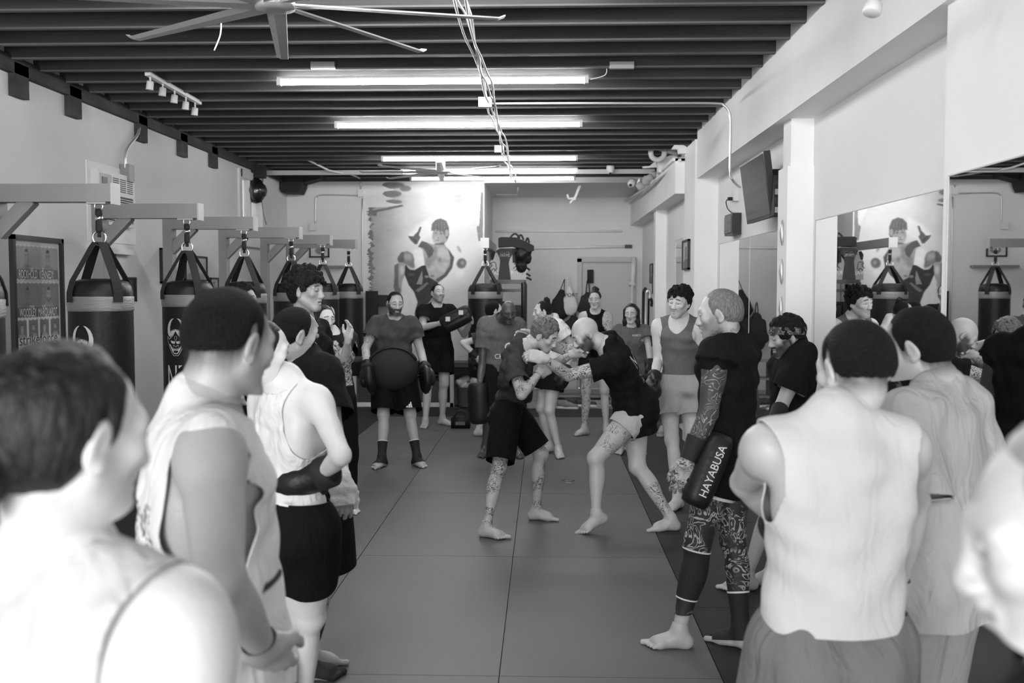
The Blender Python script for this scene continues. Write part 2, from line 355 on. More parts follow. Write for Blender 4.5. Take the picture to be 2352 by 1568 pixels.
# ------------------------------------------------------------------ people
def dirv(a, pitch=0.):
    a = math.radians(a); p = math.radians(pitch); return np.array([math.sin(a)*math.cos(p), math.cos(a)*math.cos(p), math.sin(p)])
Z = np.array([0, 0, 1.])
class Fig:
    def __init__(s, H=1.75, fem=False, girth=1., pel=(0, 0, .93), neck=None, hip=180., sho=None, belly=0.):
        s.H = H; s.u = H/1.75; s.fem = fem; s.g = girth; s.O = np.asarray(pel, float); s.belly = belly
        u = s.u; s.N = np.asarray(neck, float) if neck is not None else s.O+np.array([0, 0, .55*u])
        sho = hip if sho is None else sho; uv = nrm(s.N-s.O); s.pup = nrm(.35*uv+.65*Z); s.W = s.O+.15*u*s.pup
        s.cup = nrm(s.N-s.W); s.PF = frame(dirv(hip), s.pup); s.CF = frame(dirv(sho), s.cup)
        sw = (.158 if fem else .178)*u*(.8+.2*girth); hw = .092*u
        s.tl = np.linalg.norm(s.N-s.W)/(.4*u)
        s.C = s.W+.5*(s.N-s.W)
        s.sh = {k: s.N-.055*u*s.cup+k*sw*s.CF[:, 0]-.01*u*s.CF[:, 1] for k in (1, -1)}
        s.hp = {k: s.O+k*hw*s.PF[:, 0] for k in (1, -1)}
        s.arm = {}; s.leg = {}; s.hand_spec = {}; s.head_set(sho, 0, 0)
        s.ink = []; s.hairm = None
    def head_set(s, yaw, pitch=0, roll=0, c=None):
        f = dirv(yaw, pitch); R = frame(dirv(yaw), Z); up = nrm(np.cross(R[:, 0], f)); up = nrm(up*math.cos(math.radians(roll))+R[:, 0]*math.sin(math.radians(roll)))
        s.HF = frame(f, up)
        if c is None: c = s.N+.135*s.u*nrm(s.cup*.6+up*.5+.35*s.HF[:, 1])+.02*s.u*up
        s.HC = np.asarray(c, float)
    def arms(s, side, elbow=None, wrist=None, hand='relaxed', hdir=None, palm=None):
        u = s.u; S = s.sh[side]
        if elbow is None: elbow = S+u*(.285*(-.97*s.cup*.5-.97*Z*.5)+side*.05*s.CF[:, 0]-.03*s.CF[:, 1])
        elif callable(elbow): elbow = elbow(S, .285*u)
        if wrist is None: wrist = elbow+u*.25*nrm(-Z+.25*s.CF[:, 1]-.05*side*s.CF[:, 0])
        elif callable(wrist): wrist = wrist(elbow, .25*u)
        s.arm[side] = (S, np.asarray(elbow, float), np.asarray(wrist, float)); s.hand_spec[side] = (hand, hdir, palm)
    def legs(s, side, ankle=None, pole=None, foot=None, knee=None, pitch=0.):
        u = s.u; H = s.hp[side]; f = s.PF[:, 1]; l1 = .43*u; l2 = .425*u
        if ankle is None: ankle = np.array([H[0], H[1], 0])+side*.03*s.PF[:, 0]; ankle[2] = .085*u
        A = np.asarray(ankle, float); D = A-H; L = np.linalg.norm(D)
        if L > (l1+l2)*.999: k = L/(l1+l2)*1.0005; l1 *= k; l2 *= k
        d = D/L; a = (l1*l1-l2*l2+L*L)/(2*L); h = math.sqrt(max(l1*l1-a*a, 1e-6)); pole = f if pole is None else np.asarray(pole, float)
        pv = nrm(pole-d*(pole@d)); K = H+d*a+pv*h if knee is None else np.asarray(knee, float)
        s.leg[side] = (H, K, A, dirv(foot) if foot is not None else nrm(np.array([f[0], f[1], 0])+.15*side*s.PF[:, 0]), pitch)
    def build_sdf(s):
        u = s.u; g = s.g; B = s.B = SDF(); CF = s.CF; PF = s.PF; C = s.C; fem = s.fem; tl = s.tl
        def c(o, R, v): return o+R@(np.array(v)*u)
        T = 'torso'; gb = .5+.5*g
        if fem:
            B.ell(c(C, CF, (0, 0, .0)), np.array([.132*gb, .098*gb, .18*tl])*u, CF, T, .03)
            for k in (1, -1):
                B.ell(c(C, CF, (k*.066, .070, .015)), np.array([.062, .055, .062])*u*g, CF, T, .06)
                B.ell(c(C, CF, (k*.085, -.04, .02)), np.array([.06, .055, .12])*u*g, CF, T, .04)
            B.ell(c(s.W, CF, (0, .0, .0)), np.array([.112*g, .086*g, .15*tl])*u, CF, T, .05)
            B.ell(c(s.O, PF, (0, 0, .03)), np.array([.152*g, .1*g, .11])*u, PF, T, .05)
        else:
            B.ell(c(C, CF, (0, 0, .0)), np.array([.15*gb, .108*gb, .19*tl])*u, CF, T, .03)
            for k in (1, -1):
                B.ell(c(C, CF, (k*.072, .07, .06)), np.array([.075, .045, .06])*u*gb, CF, T, .03)
                B.ell(c(C, CF, (k*.105, -.035, .02)), np.array([.06, .065, .14])*u*g, CF, T, .04)
            B.ell(c(s.W, CF, (0, .005+.03*s.belly, .0)), np.array([.128*g, (.092+.05*s.belly)*g, .16*tl])*u, CF, T, .05)
            B.ell(c(s.O, PF, (0, 0, .03)), np.array([.145*g, .1*g, .11])*u, PF, T, .05)
        for k in (1, -1):
            B.ell(c(s.O, PF, (k*.072, -.055, -.035)), np.array([.085, .085, .09])*u*gb, PF, T, .03)
            S = s.sh[k]; n1 = s.N+.02*u*s.cup
            B.cone(n1-.02*u*CF[:, 1], S-k*.035*u*CF[:, 0]+.012*u*s.cup, [.04*u, .033*u*g], T, .05)
            B.cone(s.N-.09*u*s.cup-.03*u*CF[:, 1], S-k*.02*u*CF[:, 0]-.02*u*s.cup, [.07*u, .05*u*g], T, .05)
            B.cone(s.N-.07*u*s.cup+.025*u*CF[:, 1], S-k*.01*u*CF[:, 0]-.01*u*s.cup, [.05*u, .045*u*g], T, .04)
        nb = s.HC-.05*u*s.HF[:, 2]-.028*u*s.HF[:, 1]; nr = (.045 if fem else .0535)*u*(.6+.4*g); s.nb = nb; m = s.N*.4+nb*.6
        B.cone(s.N-.05*u*s.cup, m, [nr*1.1, nr], 'neck', .05)
        B.cone(s.N*.55+nb*.45, nb, [nr*1.02, nr], 'head', .03)
        af = .86 if fem else 1.
        for k, (S, E, Wr) in s.arm.items():
            t = '%+d' % k
            B.ell(S*.85+E*.15-.0*u*Z, np.array([.052, .052, .058])*u*g*af, None, 'uarm'+t, .04)
            B.cone(S, E, np.array([.046, .05, .049, .043, .038])*u*g*af, 'uarm'+t, .035)
            B.cone(E, Wr, np.array([.037, .042, .039, .031, .0265])*u*(.4+.6*g)*af, 'farm'+t, .02)
        lf = 1.02 if fem else 1.
        for k, (Hh, K, A, fd, pit) in s.leg.items():
            t = '%+d' % k
            B.cone(Hh+.01*Z, K, np.array([.088, .088, .079, .066, .053])*u*g*lf, 'thigh'+t, .04)
            B.ell(K+.008*nrm(fd), np.array([.05, .052, .056])*u*(.4+.6*g), None, 'thigh'+t, .03)
            cb = nrm(np.cross(nrm(A-K), np.cross(fd, nrm(A-K))))
            B.cone(K-.008*cb, A, np.array([.047, .05, .05, .043, .035, .033])*u*(.4+.6*g), 'shank'+t, .025)
            B.ell(K*.68+A*.32-.026*u*cb, np.array([.036, .036, .085])*u*(.4+.6*g), frame(cb, K-A), 'shank'+t, .03)
            s.foot_sdf(B, A, fd, u, t, pit)
        s.head_sdf(B)
        for k in s.arm: s.hand_sdf(B, k)
        return B
    def foot_sdf(s, B, A, fd, u, t, pit):
        up = Z; k = 1 if t == '+1' else -1
        R = frame(fd, up)
        if pit:   # heel lifted: rotate about the toes
            a = math.radians(pit); M = np.array([[1, 0, 0], [0, math.cos(a), math.sin(a)], [0, -math.sin(a), math.cos(a)]]); R = R@M
        def c(x, y, z): return A+R@(np.array([x, y, z-.083])*u)
        tg = 'foot'+t
        B.cone(A+.01*Z*u, c(0, -.03, .035), [.033*u, .03*u], tg, .03)
        B.cone(c(0, -.035, .03), c(0, .07, .03), [.031*u, .03*u], tg, .03)
        B.cone(c(0, .0, .055), c(.0, .1, .028), [.034*u, .026*u], tg, .03)
        B.cone(c(-.022*k, .10, .022), c(.022*k, .095, .02), [.024*u, .02*u], tg, .025)
        B.cone(c(-.024*k, .05, .026), c(-.026*k, .12, .02), [.02*u, .02*u], tg, .02)
        for i in range(5):
            x = (-.034+.017*i)*k; y0 = .125-.006*i; L = [.045, .036, .033, .028, .022][i]; r = [.0135, .0092, .009, .0085, .0085][i]
            B.cone(c(x*.9, y0-.02, .018), c(x*1.1, y0+L, .0115), [r*u*1.05, r*u], tg, .006)
    def head_sdf(s, B):
        u = s.u*(.96 if s.fem else 1.); R = s.HF; O = s.HC; hd = 'head'
        def c(x, y, z): return O+R@(np.array([x, y, z])*u)
        def r(*a): return np.array(a)*u
        jw = .9 if s.fem else 1.
        B.ell(c(0, -.012, .03), r(.074, .094, .086), R, hd, .02)
        B.ell(c(0, .028, -.02), r(.058*jw, .062, .088), R, hd, .03)
        B.cone(c(-.012, .068, -.097), c(.012, .068, -.097), [.0175*u*jw]*2, hd, .025)
        for k in (1, -1):
            B.cone(c(k*.052*jw, .0, -.048), c(k*.014, .066, -.096), [.016*u, .014*u], hd, .03)
            B.ell(c(k*.042, .062, -.014), r(.021, .02, .019), R, hd, .02)
            B.cone(c(k*.006, .084, .026), c(k*.045, .07, .024), [.0105*u]*2, hd, .018)
            B.ell(c(k*.0315, .094, .006), r(.0165, .0135, .0105), R, hd, .012, sub=True)
            B.ell(c(k*.0315, .0735, .0055), r(.0150, .0112, .0105), R, hd, .004)
            B.cone(c(k*.019, .0845, .0085), c(k*.031, .0875, .0108), [.0038*u, .0042*u], hd, .004); B.cone(c(k*.031, .0875, .0108), c(k*.045, .0785, .0075), [.0042*u, .0036*u], hd, .004)
            B.cone(c(k*.020, .0835, .0015), c(k*.043, .079, .0015), [.0032*u]*2, hd, .005)
            B.ell(c(k*.012, .097, -.033), r(.0085, .011, .0075), R, hd, .008)
            # ear
            er = R@np.array([[1, 0, 0], [0, .94, -.34], [0, .34, .94]]).T; er = er@np.array([[math.cos(.35*k), -math.sin(.35*k), 0], [math.sin(.35*k), math.cos(.35*k), 0], [0, 0, 1]])
            B.ell(c(k*.078, -.008, -.004), r(.0085, .019, .033), er, hd, .008)
            B.ell(c(k*.086, -.002, .0), r(.005, .010, .018), er, hd, .006, sub=True)
            B.ell(c(k*.077, -.004, -.03), r(.008, .01, .01), er, hd, .008)
        B.cone(c(0, .086, .018), c(0, .106, -.027), [.0085*u, .0115*u], hd, .014)
        B.cone(c(0, .094, -.035), c(0, .09, -.052), [.010*u, .008*u], hd, .012)
        B.cone(c(-.016, .083, -.0565), c(0, .0925, -.0545), [.0055*u, .0075*u], hd, .007); B.cone(c(.016, .083, -.0565), c(0, .0925, -.0545), [.0055*u, .0075*u], hd, .007)
        B.cone(c(-.015, .082, -.068), c(0, .0895, -.070), [.0055*u, .009*u], hd, .007); B.cone(c(.015, .082, -.068), c(0, .0895, -.070), [.0055*u, .009*u], hd, .007)
        B.ell(c(0, .1, -.0622), r(.022, .018, .0022), R, hd, .004, sub=True)
    def hand_frame(s, k):
        kind, hd, palm = s.hand_spec[k]; S, E, Wr = s.arm[k]
        d = nrm(np.asarray(hd, float)) if hd is not None else nrm(Wr-E)
        # palm normal: default faces the thigh
        pn = np.asarray(palm, float) if palm is not None else -k*s.CF[:, 0]+.2*s.CF[:, 1]
        pn = nrm(pn-d*(pn@d)); th = nrm(np.cross(d, pn))*k      # thumb side
        return kind, d, pn, th, Wr
    def hand_sdf(s, B, k):
        kind, d, pn, th, Wr = s.hand_frame(k); u = s.u*(.9 if s.fem else 1.); t = 'hand%+d' % k
        if kind in ('none', 'glove'): return
        def c(a, b, z): return Wr+(d*a+th*b+pn*z)*u     # along, to the thumb, to the palm
        B.cone(c(-.03, 0, 0), c(.02, 0, 0), [.0255*u, .025*u], t, .02, flat=.85, flatdir=th)
        B.cone(c(.02, .0, 0), c(.085, .0, 0), [.021*u, .0155*u], t, .02, flat=.42, flatdir=th)
        B.cone(c(.03, .012, .004), c(.085, .026, 0), [.018*u, .013*u], t, .015); B.cone(c(.03, -.012, .004), c(.08, -.028, 0), [.018*u, .012*u], t, .015)
        curl = {'relaxed': (18, 28, 20), 'fist': (78, 95, 60), 'flat': (6, 8, 6), 'grip': (35, 50, 35), 'cup': (25, 35, 22)}[kind]
        lens = [(.042, .025, .02), (.046, .028, .021), (.042, .026, .02), (.034, .019, .018)]
        for i in range(4):
            b0 = .029-.0192*i; p = c(.088-.004*abs(i-1), b0, 0); a = 0.; sp = (1.4-i)*.05
            for j in range(3):
                a += math.radians(curl[j]*(1+.12*(i-1))); dv = nrm(d*math.cos(a)+pn*math.sin(a)+th*sp*math.cos(a)); q = p+dv*lens[i][j]*u
                r0 = [.0098, .0088, .0080][j]*(.93 if i == 3 else 1)
                B.cone(p, q, [r0*u, r0*.92*u], t, .005 if j else .008); p = q
        tb = c(.022, .026, .008); ta = {'fist': .25, 'grip': .5}.get(kind, .62)
        m = tb+u*.046*nrm(d*.75+th*ta+pn*.35); e = m+u*.032*nrm(d*(.9 if kind != 'fist' else .6)+th*(ta-.45)+pn*(.25 if kind != 'fist' else .7)); f = e+u*.026*nrm(d*.9+th*(ta-.7)+pn*(.2 if kind != 'fist' else .7))
        B.cone(tb, m, [.0175*u, .0135*u], t, .015); B.cone(m, e, [.0125*u, .0105*u], t, .006); B.cone(e, f, [.0102*u, .009*u], t, .006)
    # ---- body mesh
    def skin(s, root, m, res=1., head=True, beard=0., stub=0., fade=0., hl=(.094, -.04, .03), brow=1., lip=.25, hands=(1, -1), feet=(1, -1), name='body'):
        B = s.B; parts = []
        core = lambda t: not (t.startswith('head') or t.startswith('hand') or t.startswith('foot'))
        parts.append(B.mesh(.0115*res, flt=core))
        if head:
            f = lambda t: t in ('head', 'neck'); lo = s.HC-.15*s.u; hi = s.HC+.15*s.u; lo = np.minimum(lo, s.nb-.07); hi = np.maximum(hi, s.nb+.07)
            ax = nrm(s.nb-s.N); o = s.N*.5+s.nb*.5
            parts.append(B.mesh(.0042*res, lo, hi, flt=f, g=lambda V: (V-o)@ax))
        for k in hands:
            if k in s.arm and s.hand_spec[k][0] not in ('none', 'glove'):
                t = '%+d' % k; W = s.arm[k][2]; ax = nrm(W-s.arm[k][1]); o = W-.02*ax
                fl = lambda q, t=t: q in ('hand'+t, 'farm'+t); lo, hi = B.bounds(lambda q, t=t: q == 'hand'+t, .02)
                parts.append(B.mesh(.0042*res, lo, hi, flt=fl, g=lambda V, o=o, ax=ax: (V-o)@ax))
        for k in feet:
            if k in s.leg:
                t = '%+d' % k; A = s.leg[k][2]; ax = nrm(s.leg[k][1]-A); o = A+.04*s.u*ax
                fl = lambda q, t=t: q in ('foot'+t, 'shank'+t); lo, hi = B.bounds(lambda q, t=t: q == 'foot'+t, .02); hi = np.maximum(hi, A+.06)
                parts.append(B.mesh(.0052*res, lo, hi, flt=fl, g=lambda V, o=o, ax=ax: (o-V)@ax))
        n = 0; Vs = []; Ts = []
        for V, T in parts: Vs.append(V); Ts.append(T+n); n += len(V)
        V = np.concatenate(Vs); T = np.concatenate(Ts); ink = np.zeros(len(V))
        for tagp, t0, t1, a in s.ink:
            ax = s.axis(tagp); 
            if ax is None: 
                d = B.at(V, flt=lambda q: q == 'torso'); ink = np.maximum(ink, a*(d < .005)); continue
            p, q = ax; bx = q-p; L2 = bx@bx; t = (V-p)@bx/L2; dist = np.linalg.norm(V-p-np.clip(t, 0, 1)[:, None]*bx, axis=1)
            ink = np.maximum(ink, a*np.clip((.13-dist)/.01, 0, 1)*np.clip((t-t0)/.06, 0, 1)*np.clip((t1-t)/.06, 0, 1))
        u = s.u*(.96 if s.fem else 1.); X = (V-s.HC)@s.HF/u; hr = np.zeros(len(V)); ax_ = np.abs(X[:, 0]); near = (np.abs(X) < .13).all(1)
        def sm(x, w): return np.clip(x/w+.5, 0, 1)
        if head:
            by = .030+.006*sm(.035-ax_, .02)-(.004 if s.fem else 0)
            hr = np.maximum(hr, brow*sm(.0045-np.abs(X[:, 2]-by), .004)*sm(ax_-.012, .006)*sm(.05-ax_, .008)*(X[:, 1] > .05))
            e = ((ax_-.0315)/.0155)**2+((X[:, 2]-.0055)/.0062)**2; hr = np.maximum(hr, .8*sm(1.25-e, .5)*sm(e-.75, .4)*(X[:, 1] > .06))
            hr = np.maximum(hr, lip*sm(.018-ax_, .006)*sm(.0105-np.abs(X[:, 2]+.0625), .006)*(X[:, 1] > .07))
            hr = np.maximum(hr, .7*sm(.017-ax_, .006)*sm(.0022-np.abs(X[:, 2]+.0622), .002)*(X[:, 1] > .07))
            bz = sm(-.045-X[:, 2]+.35*(ax_-.02), .02)*sm(X[:, 1]-.0, .03)*sm(X[:, 2]+.108+.5*np.clip(.06-X[:, 1], 0, 1), .02)
            must = sm(.028-ax_, .01)*sm(.010-np.abs(X[:, 2]+.047), .008)*(X[:, 1] > .06)
            lipz = sm(.018-ax_, .006)*sm(.011-np.abs(X[:, 2]+.0635), .004)*(X[:, 1] > .07); b = np.maximum(bz, must)*(1-lipz)
            side = sm(ax_-.045, .01)*sm(.0-X[:, 2], .03)*sm(.03-np.abs(X[:, 1]-.022), .02)
            hr = np.maximum(hr, np.maximum(beard, stub)*np.maximum(b, side)*near)
            if fade: L = Fig.hairline(X, *hl); hr = np.maximum(hr, near*np.maximum(fade*np.clip((X[:, 2]-L+.055)/.055, 0, 1), (X[:, 2] > L)*1.)*(ax_ < .080)*(X[:, 1] < .085))
        o = mesh_np(name, V, T, m, root, {'ink': ink, 'hair': hr*near})
        return o
    def axis(s, t):
        if t[:4] == 'uarm': return s.arm[int(t[4:])][:2]
        if t[:4] == 'farm': a = s.arm[int(t[4:])]; return a[1], a[2]
        if t[:4] == 'hand': a = s.arm[int(t[4:])]; d = nrm(a[2]-a[1]); return a[2], a[2]+.18*d
        if t[:5] == 'thigh': a = s.leg[int(t[5:])]; return a[0], a[1]
        if t[:5] == 'shank': a = s.leg[int(t[5:])]; return a[1], a[2]
        if t[:4] == 'foot': a = s.leg[int(t[4:])]; return a[2], a[2]+.2*a[3]-.05*Z
        if t == 'neckk': return s.N, s.nb
        return None
    def eyes(s, root):
        u = s.u*(.96 if s.fem else 1.)
        for k in (1, -1):
            c = s.HC+s.HF@(np.array([k*.0315, .0757, .0055])*u); bm = bmesh.new()
            bmesh.ops.create_uvsphere(bm, u_segments=14, v_segments=8, radius=.0112*u)
            R = Matrix([list(s.HF[i]) for i in range(3)]).to_4x4(); bmesh.ops.transform(bm, matrix=Matrix.Translation(Vector(c))@R, verts=bm.verts)
            eye = from_bm('eye', bm, mat('eye_white', .45, .25), root, smooth=True); bm = bmesh.new()
            lathe(bm, [(.0058*u, 0), (.0048*u, .0012*u), (.001, .0016*u)], Vector(c+s.HF[:, 1]*.0103*u), 12, s.HF[:, 1]); from_bm('iris', bm, mat('iris', .02, .2), eye, smooth=True)
    # ---- clothing
    def clothsdf(s, kind, loose=.0, sl=0., slr=.0, leglen=.8, legr=.0, off=.0):
        "kind: top / bottom"
        u = s.u; g = s.g; Q = SDF()
        for q in s.B.p:
            if q.tag == 'torso': Q.p.append(q)
            if kind == 'bottom' and q.tag.startswith('thigh'): Q.p.append(q)
        if kind == 'top' and loose:
            w = (.142 if s.fem else .142)*u*g
            Q.cone(s.C-.02*u*s.cup, s.O-.12*u*s.pup, [w*.66+loose*.2, w*.68+loose*.5, w*.7+loose], 'drape', .04, flat=.68, flatdir=s.CF[:, 0])
        if kind == 'top' and loose > .015: Q.ell(s.O+.03*u*s.pup-.015*u*s.PF[:, 1], np.array([.165, .135, .15])*u*g+loose*.4, s.PF, 'drape', .04)
        if kind == 'top' and sl:
            for k, (S, E, W) in s.arm.items():
                e = min(sl, 1.2); d = E-S
                qq = Q.cone(S-.03*d, S+d*e, [.056*u*g, .057*u*g+slr*.5, .055*u*g+slr], 'uarm%+d' % k, .035); qq.cap = .008
                Q.ell(S*.86+E*.14, np.array([.055, .055, .06])*u*g, None, 'torso', .04)
        if kind == 'bottom':
            for k, (Hh, K, A, fd, pit) in s.leg.items():
                d = K-Hh; Q.cone(Hh+.05*d, Hh+d*(leglen+.1), [.094*u*g+legr*.4, .09*u*g+legr*.8, .078*u*g+legr], 'thigh%+d' % k, .035)
        return Q
    def top(s, root, m, name='t_shirt', loose=.02, sl=.55, slr=.02, hem=.0, neck=.064, nf=.02, nb=.0, off=.009, wr=.004, wl=.09, seed=1, res=1., tank=False, arm=.09, armz=-.05,  solid=.004, cropt=None, armback=0., strap=.045):
        u = s.u; Q = s.clothsdf('top', loose, sl, slr); t = .0085*res
        def g(V):
            v = (V-s.O)@s.pup; r = v-hem*u
            X = (V-s.N)@s.CF/u
            nk = np.sqrt(X[:, 0]**2+((X[:, 1]-nf*.6)/(1+nf*6))**2+((X[:, 2]-.01)/(1+nf*9*(X[:, 1] > 0)+nb*9*(X[:, 1] <= 0)))**2)-neck; r = np.minimum(r, nk*u)
            r = np.minimum(r, (.09-X[:, 2])*u)
            for k in (1, -1):
                if k not in s.arm: continue
                S, E, W = s.arm[k]; d = nrm(E-S); L = np.linalg.norm(E-S)
                da = Q.at(V, flt=lambda q, k=k: q == 'uarm%+d' % k) if sl else None
                if sl:
                    dt = Q.at(V, flt=lambda q: q in ('torso', 'drape')); gg = sl*L-(V-S)@d; r = np.minimum(r, np.where(da < dt-.03, gg, 1.))
                if not sl:
                    Y = (V-S)@s.CF/u; a = Y[:, 0]*k
                    aw = np.sqrt(((a-.09)/(.135-strap+.045))**2+((Y[:, 2]-armz)/(arm+.06))**2)   # opening seen from the front
                    if tank: r = np.minimum(r, (aw-1)*.09*u)
            return r
        V, T = Q.mesh(t, infl=off, warp=folds(wr*1.25, wl*.8, seed), g=g)
        o = mesh_np(name, V, T, m, root)
        if solid: md = o.modifiers.new('thick', 'SOLIDIFY'); md.thickness = solid; md.offset = -.3
        return o
    def bottom(s, root, m, name='shorts', leglen=.75, legr=.03, waist=.08, off=.009, wr=.004, wl=.1, seed=3, res=1., solid=.004, full=False):
        u = s.u
        if full:   # trousers
            Q = s.clothsdf('bottom', leglen=1., legr=legr)
            for k, (Hh, K, A, fd, pit) in s.leg.items(): Q.cone(K, A, [.075*u+legr, .07*u+legr, .062*u+legr], 'shank%+d' % k, .03)
        else: Q = s.clothsdf('bottom', leglen=leglen, legr=legr)
        def g(V):
            r = waist*u-(V-s.O)@s.pup
            for k, (Hh, K, A, fd, pit) in s.leg.items():
                if full: r = np.minimum(r, V[:, 2]-.06); continue
                d = nrm(K-Hh); L = np.linalg.norm(K-Hh); da = Q.at(V, flt=lambda q, k=k: q == 'thigh%+d' % k); db = Q.at(V, flt=lambda q, k=k: q == 'thigh%+d' % -k)
                r = np.minimum(r, np.where(da < db, leglen*L-(V-Hh)@d, 1.))
            return r
        V, T = Q.mesh(.0085*res, infl=off, warp=folds(wr, wl, seed, (1, 1, .5)), g=g)
        o = mesh_np(name, V, T, m, root)
        if solid: md = o.modifiers.new('thick', 'SOLIDIFY'); md.thickness = solid; md.offset = -.3
        return o
    def sleeve(s, root, m, tags, t0, t1, name='ankle_support', infl=.005, res=1., wr=0., which=None):
        "a tube of cloth on a limb between the fractions t0 and t1 of the first tag's axis"
        p, q = s.axis(which or tags[0]); d = q-p; L = np.linalg.norm(d); d = d/L
        f = lambda t: t in tags; lo, hi = s.B.bounds(f, .02+infl); e0 = p+d*L*(t0-.1); e1 = p+d*L*(t1+.1)
        lo = np.maximum(lo, np.minimum(e0, e1)-.12); hi = np.minimum(hi, np.maximum(e0, e1)+.12)
        V, T = s.B.mesh(.006*res, lo, hi, infl, f, folds(wr, .03, 2) if wr else None, g=lambda V: np.minimum((V-p)@d-t0*L, t1*L-(V-p)@d))
        return mesh_np(name, V, T, m, root)
    # ---- hair
    @staticmethod
    def hairline(X, line, low, sides):
        yy = X[:, 1]; ax = np.abs(X[:, 0])
        L = np.interp(yy, [-.12, -.04, -.022, -.010, .004, .012, .024, .032, .048, .066, .1], [low, low+.012, low+.03, sides+.004, sides+.018, sides-.018, sides-.02, sides+.016, line-.028, line-.003, line])
        w = np.clip((.062-ax)/.014, 0, 1)*np.clip((yy-.006)/.01, 0, 1); L = L*(1-w)+w*(line-6*ax*ax)
        L = L+.0012*np.sin(X[:, 0]*330+3*np.sin(yy*170))+.001*np.sin(yy*420+X[:, 0]*150); return L
    def hair(s, root, m, style='short', res=1., seed=0, amp=.0, name='hair', line=.094, thick=.008, low=-.06, sides=.012, bz=.005):
        u = s.u*(.96 if s.fem else 1.); R = s.HF; O = s.HC; Q = SDF(); rr = np.random.RandomState(seed)
        def c(x, y, z): return O+R@(np.array([x, y, z])*u)
        Q.ell(c(0, -.014, .03), np.array([.077, .097, .089])*u+thick*.6, R, 'h', .02)
        if style in ('short', 'curly', 'long', 'pony', 'bun', 'afro'):
            Q.ell(c(0, -.03, .005), np.array([.075, .082, .09])*u+thick*.5, R, 'h', .02)
        if style == 'crop': Q.ell(c(0, -.028, .0), np.array([.072, .08, .085])*u+thick*.4, R, 'h', .02)
        if style == 'mop':
            Q.ell(c(0, .0, .062), np.array([.070, .082, .052])*u+thick, R, 'h', .03); Q.ell(c(0, -.04, .02), np.array([.08, .08, .09])*u+thick, R, 'h', .03)
        if style in ('curly', 'mop', 'afro'):
            nb = {'curly': 260, 'mop': 240, 'afro': 240}[style]
            for i in range(nb):
                a = rr.rand()*6.283; e = math.asin(rr.rand()*1.25-.25); d = np.array([math.cos(a)*math.cos(e), math.sin(a)*math.cos(e), math.sin(e)])
                p = d*np.array([.078, .096, .088])+np.array([0, -.014, .03]); p = p*(1+thick*9*rr.rand()); 
                if p[1] > .055 and p[2] < line-.01: continue
                if p[2] < sides-.02 and p[1] > -.015: continue
                rad = (.009+.009*rr.rand()); Q.ell(c(*p), np.array([rad, rad, rad*1.3])*u, R, 'c', .006)
        if style == 'mop':
            for i in range(30):   # fringe locks over the brow
                x = -.07+.14*rr.rand(); Q.cone(c(x*.9, .072-5*x*x, .092), c(x+rr.randn()*.008, .090-5.*x*x, .048+.02*rr.rand()), [.013*u, .006*u], 'f', .006)
        if style in ('bun', 'topbun'): 
            bc = (0, -.118, bz) if style == 'bun' else (0, -.06, .12)
            Q.ell(c(*bc), np.array([.042, .036, .04])*u, R, 'b', .008); 
            for i in range(14):
                d = nrm(rr.randn(3)); Q.ell(c(*(np.array(bc)+d*.034)), np.array([.014, .014, .02])*u, R, 'b', .006)
        if style == 'pony':
            Q.ell(c(0, -.1, .06), np.array([.026, .03, .026])*u, R, 'b', .008)
            pts = [np.array([0, -.11, .05]), np.array([0, -.14, -.0]), np.array([.01, -.12, -.09]), np.array([.02, -.10, -.16])]
            for i in range(3): Q.cone(c(*pts[i]), c(*pts[i+1]), [.026*u, .024*u, .02*u], 'b', .01)
        if style == 'long':
            for k in (1, -1):
                Q.cone(c(k*.07, -.02, .03), c(k*.08, .0, -.10), [.03*u, .025*u], 'b', .03); Q.cone(c(k*.08, .0, -.10), c(k*.085, .01, -.2), [.028*u, .016*u], 'b', .02)
            Q.cone(c(0, -.06, 0), c(0, -.07, -.17), [.07*u, .05*u], 'b', .03)
        def g(V):
            X = (V-O)@R/u; ax = np.abs(X[:, 0]); yy = X[:, 1]
            ax = np.abs(X[:, 0]); yy = X[:, 1]; L = Fig.hairline(X, line, low, sides)
            r = X[:, 2]-L
            if style in ('long', 'pony', 'bun', 'mop', 'curly', 'afro', 'topbun'):
                far = np.maximum(Q.at(V, flt=lambda t: t == 'h')*1., 0); r = np.where((far > .003) | (X[:, 2] < -.1), .01, r)
                if style in ('curly', 'mop', 'afro'): r = np.where((yy > .07) & (X[:, 2] < line-.035), -.01, r)
                if style in ('mop',): r = np.where((ax < .06) & (yy > .0) & (X[:, 2] > .04), .01, r); r = np.where((ax < .06) & (yy > .03) & (X[:, 2] < .04), -.01, r)
            return r*u
        def warp(X): 
            w = folds(amp, .022, seed)(X) if amp else np.zeros(len(X))
            Y = (X-O)@R/u; d = Y[:, 2]-Fig.hairline(Y, line, low, sides)
            if style in ('short', 'crop', 'bun', 'topbun', 'pony'): w = w+(thick*.75+.001)*np.clip(1-d/.028, 0, 1)*(np.abs(Y[:, 1]) < .1)
            return w
        V, T = Q.mesh(.0042*res, warp=warp, g=g)
        return mesh_np(name, V, T, m, root)
def person(label, at, group=None):
    return empty('person', (at[0], at[1], 0), label, 'person', group)
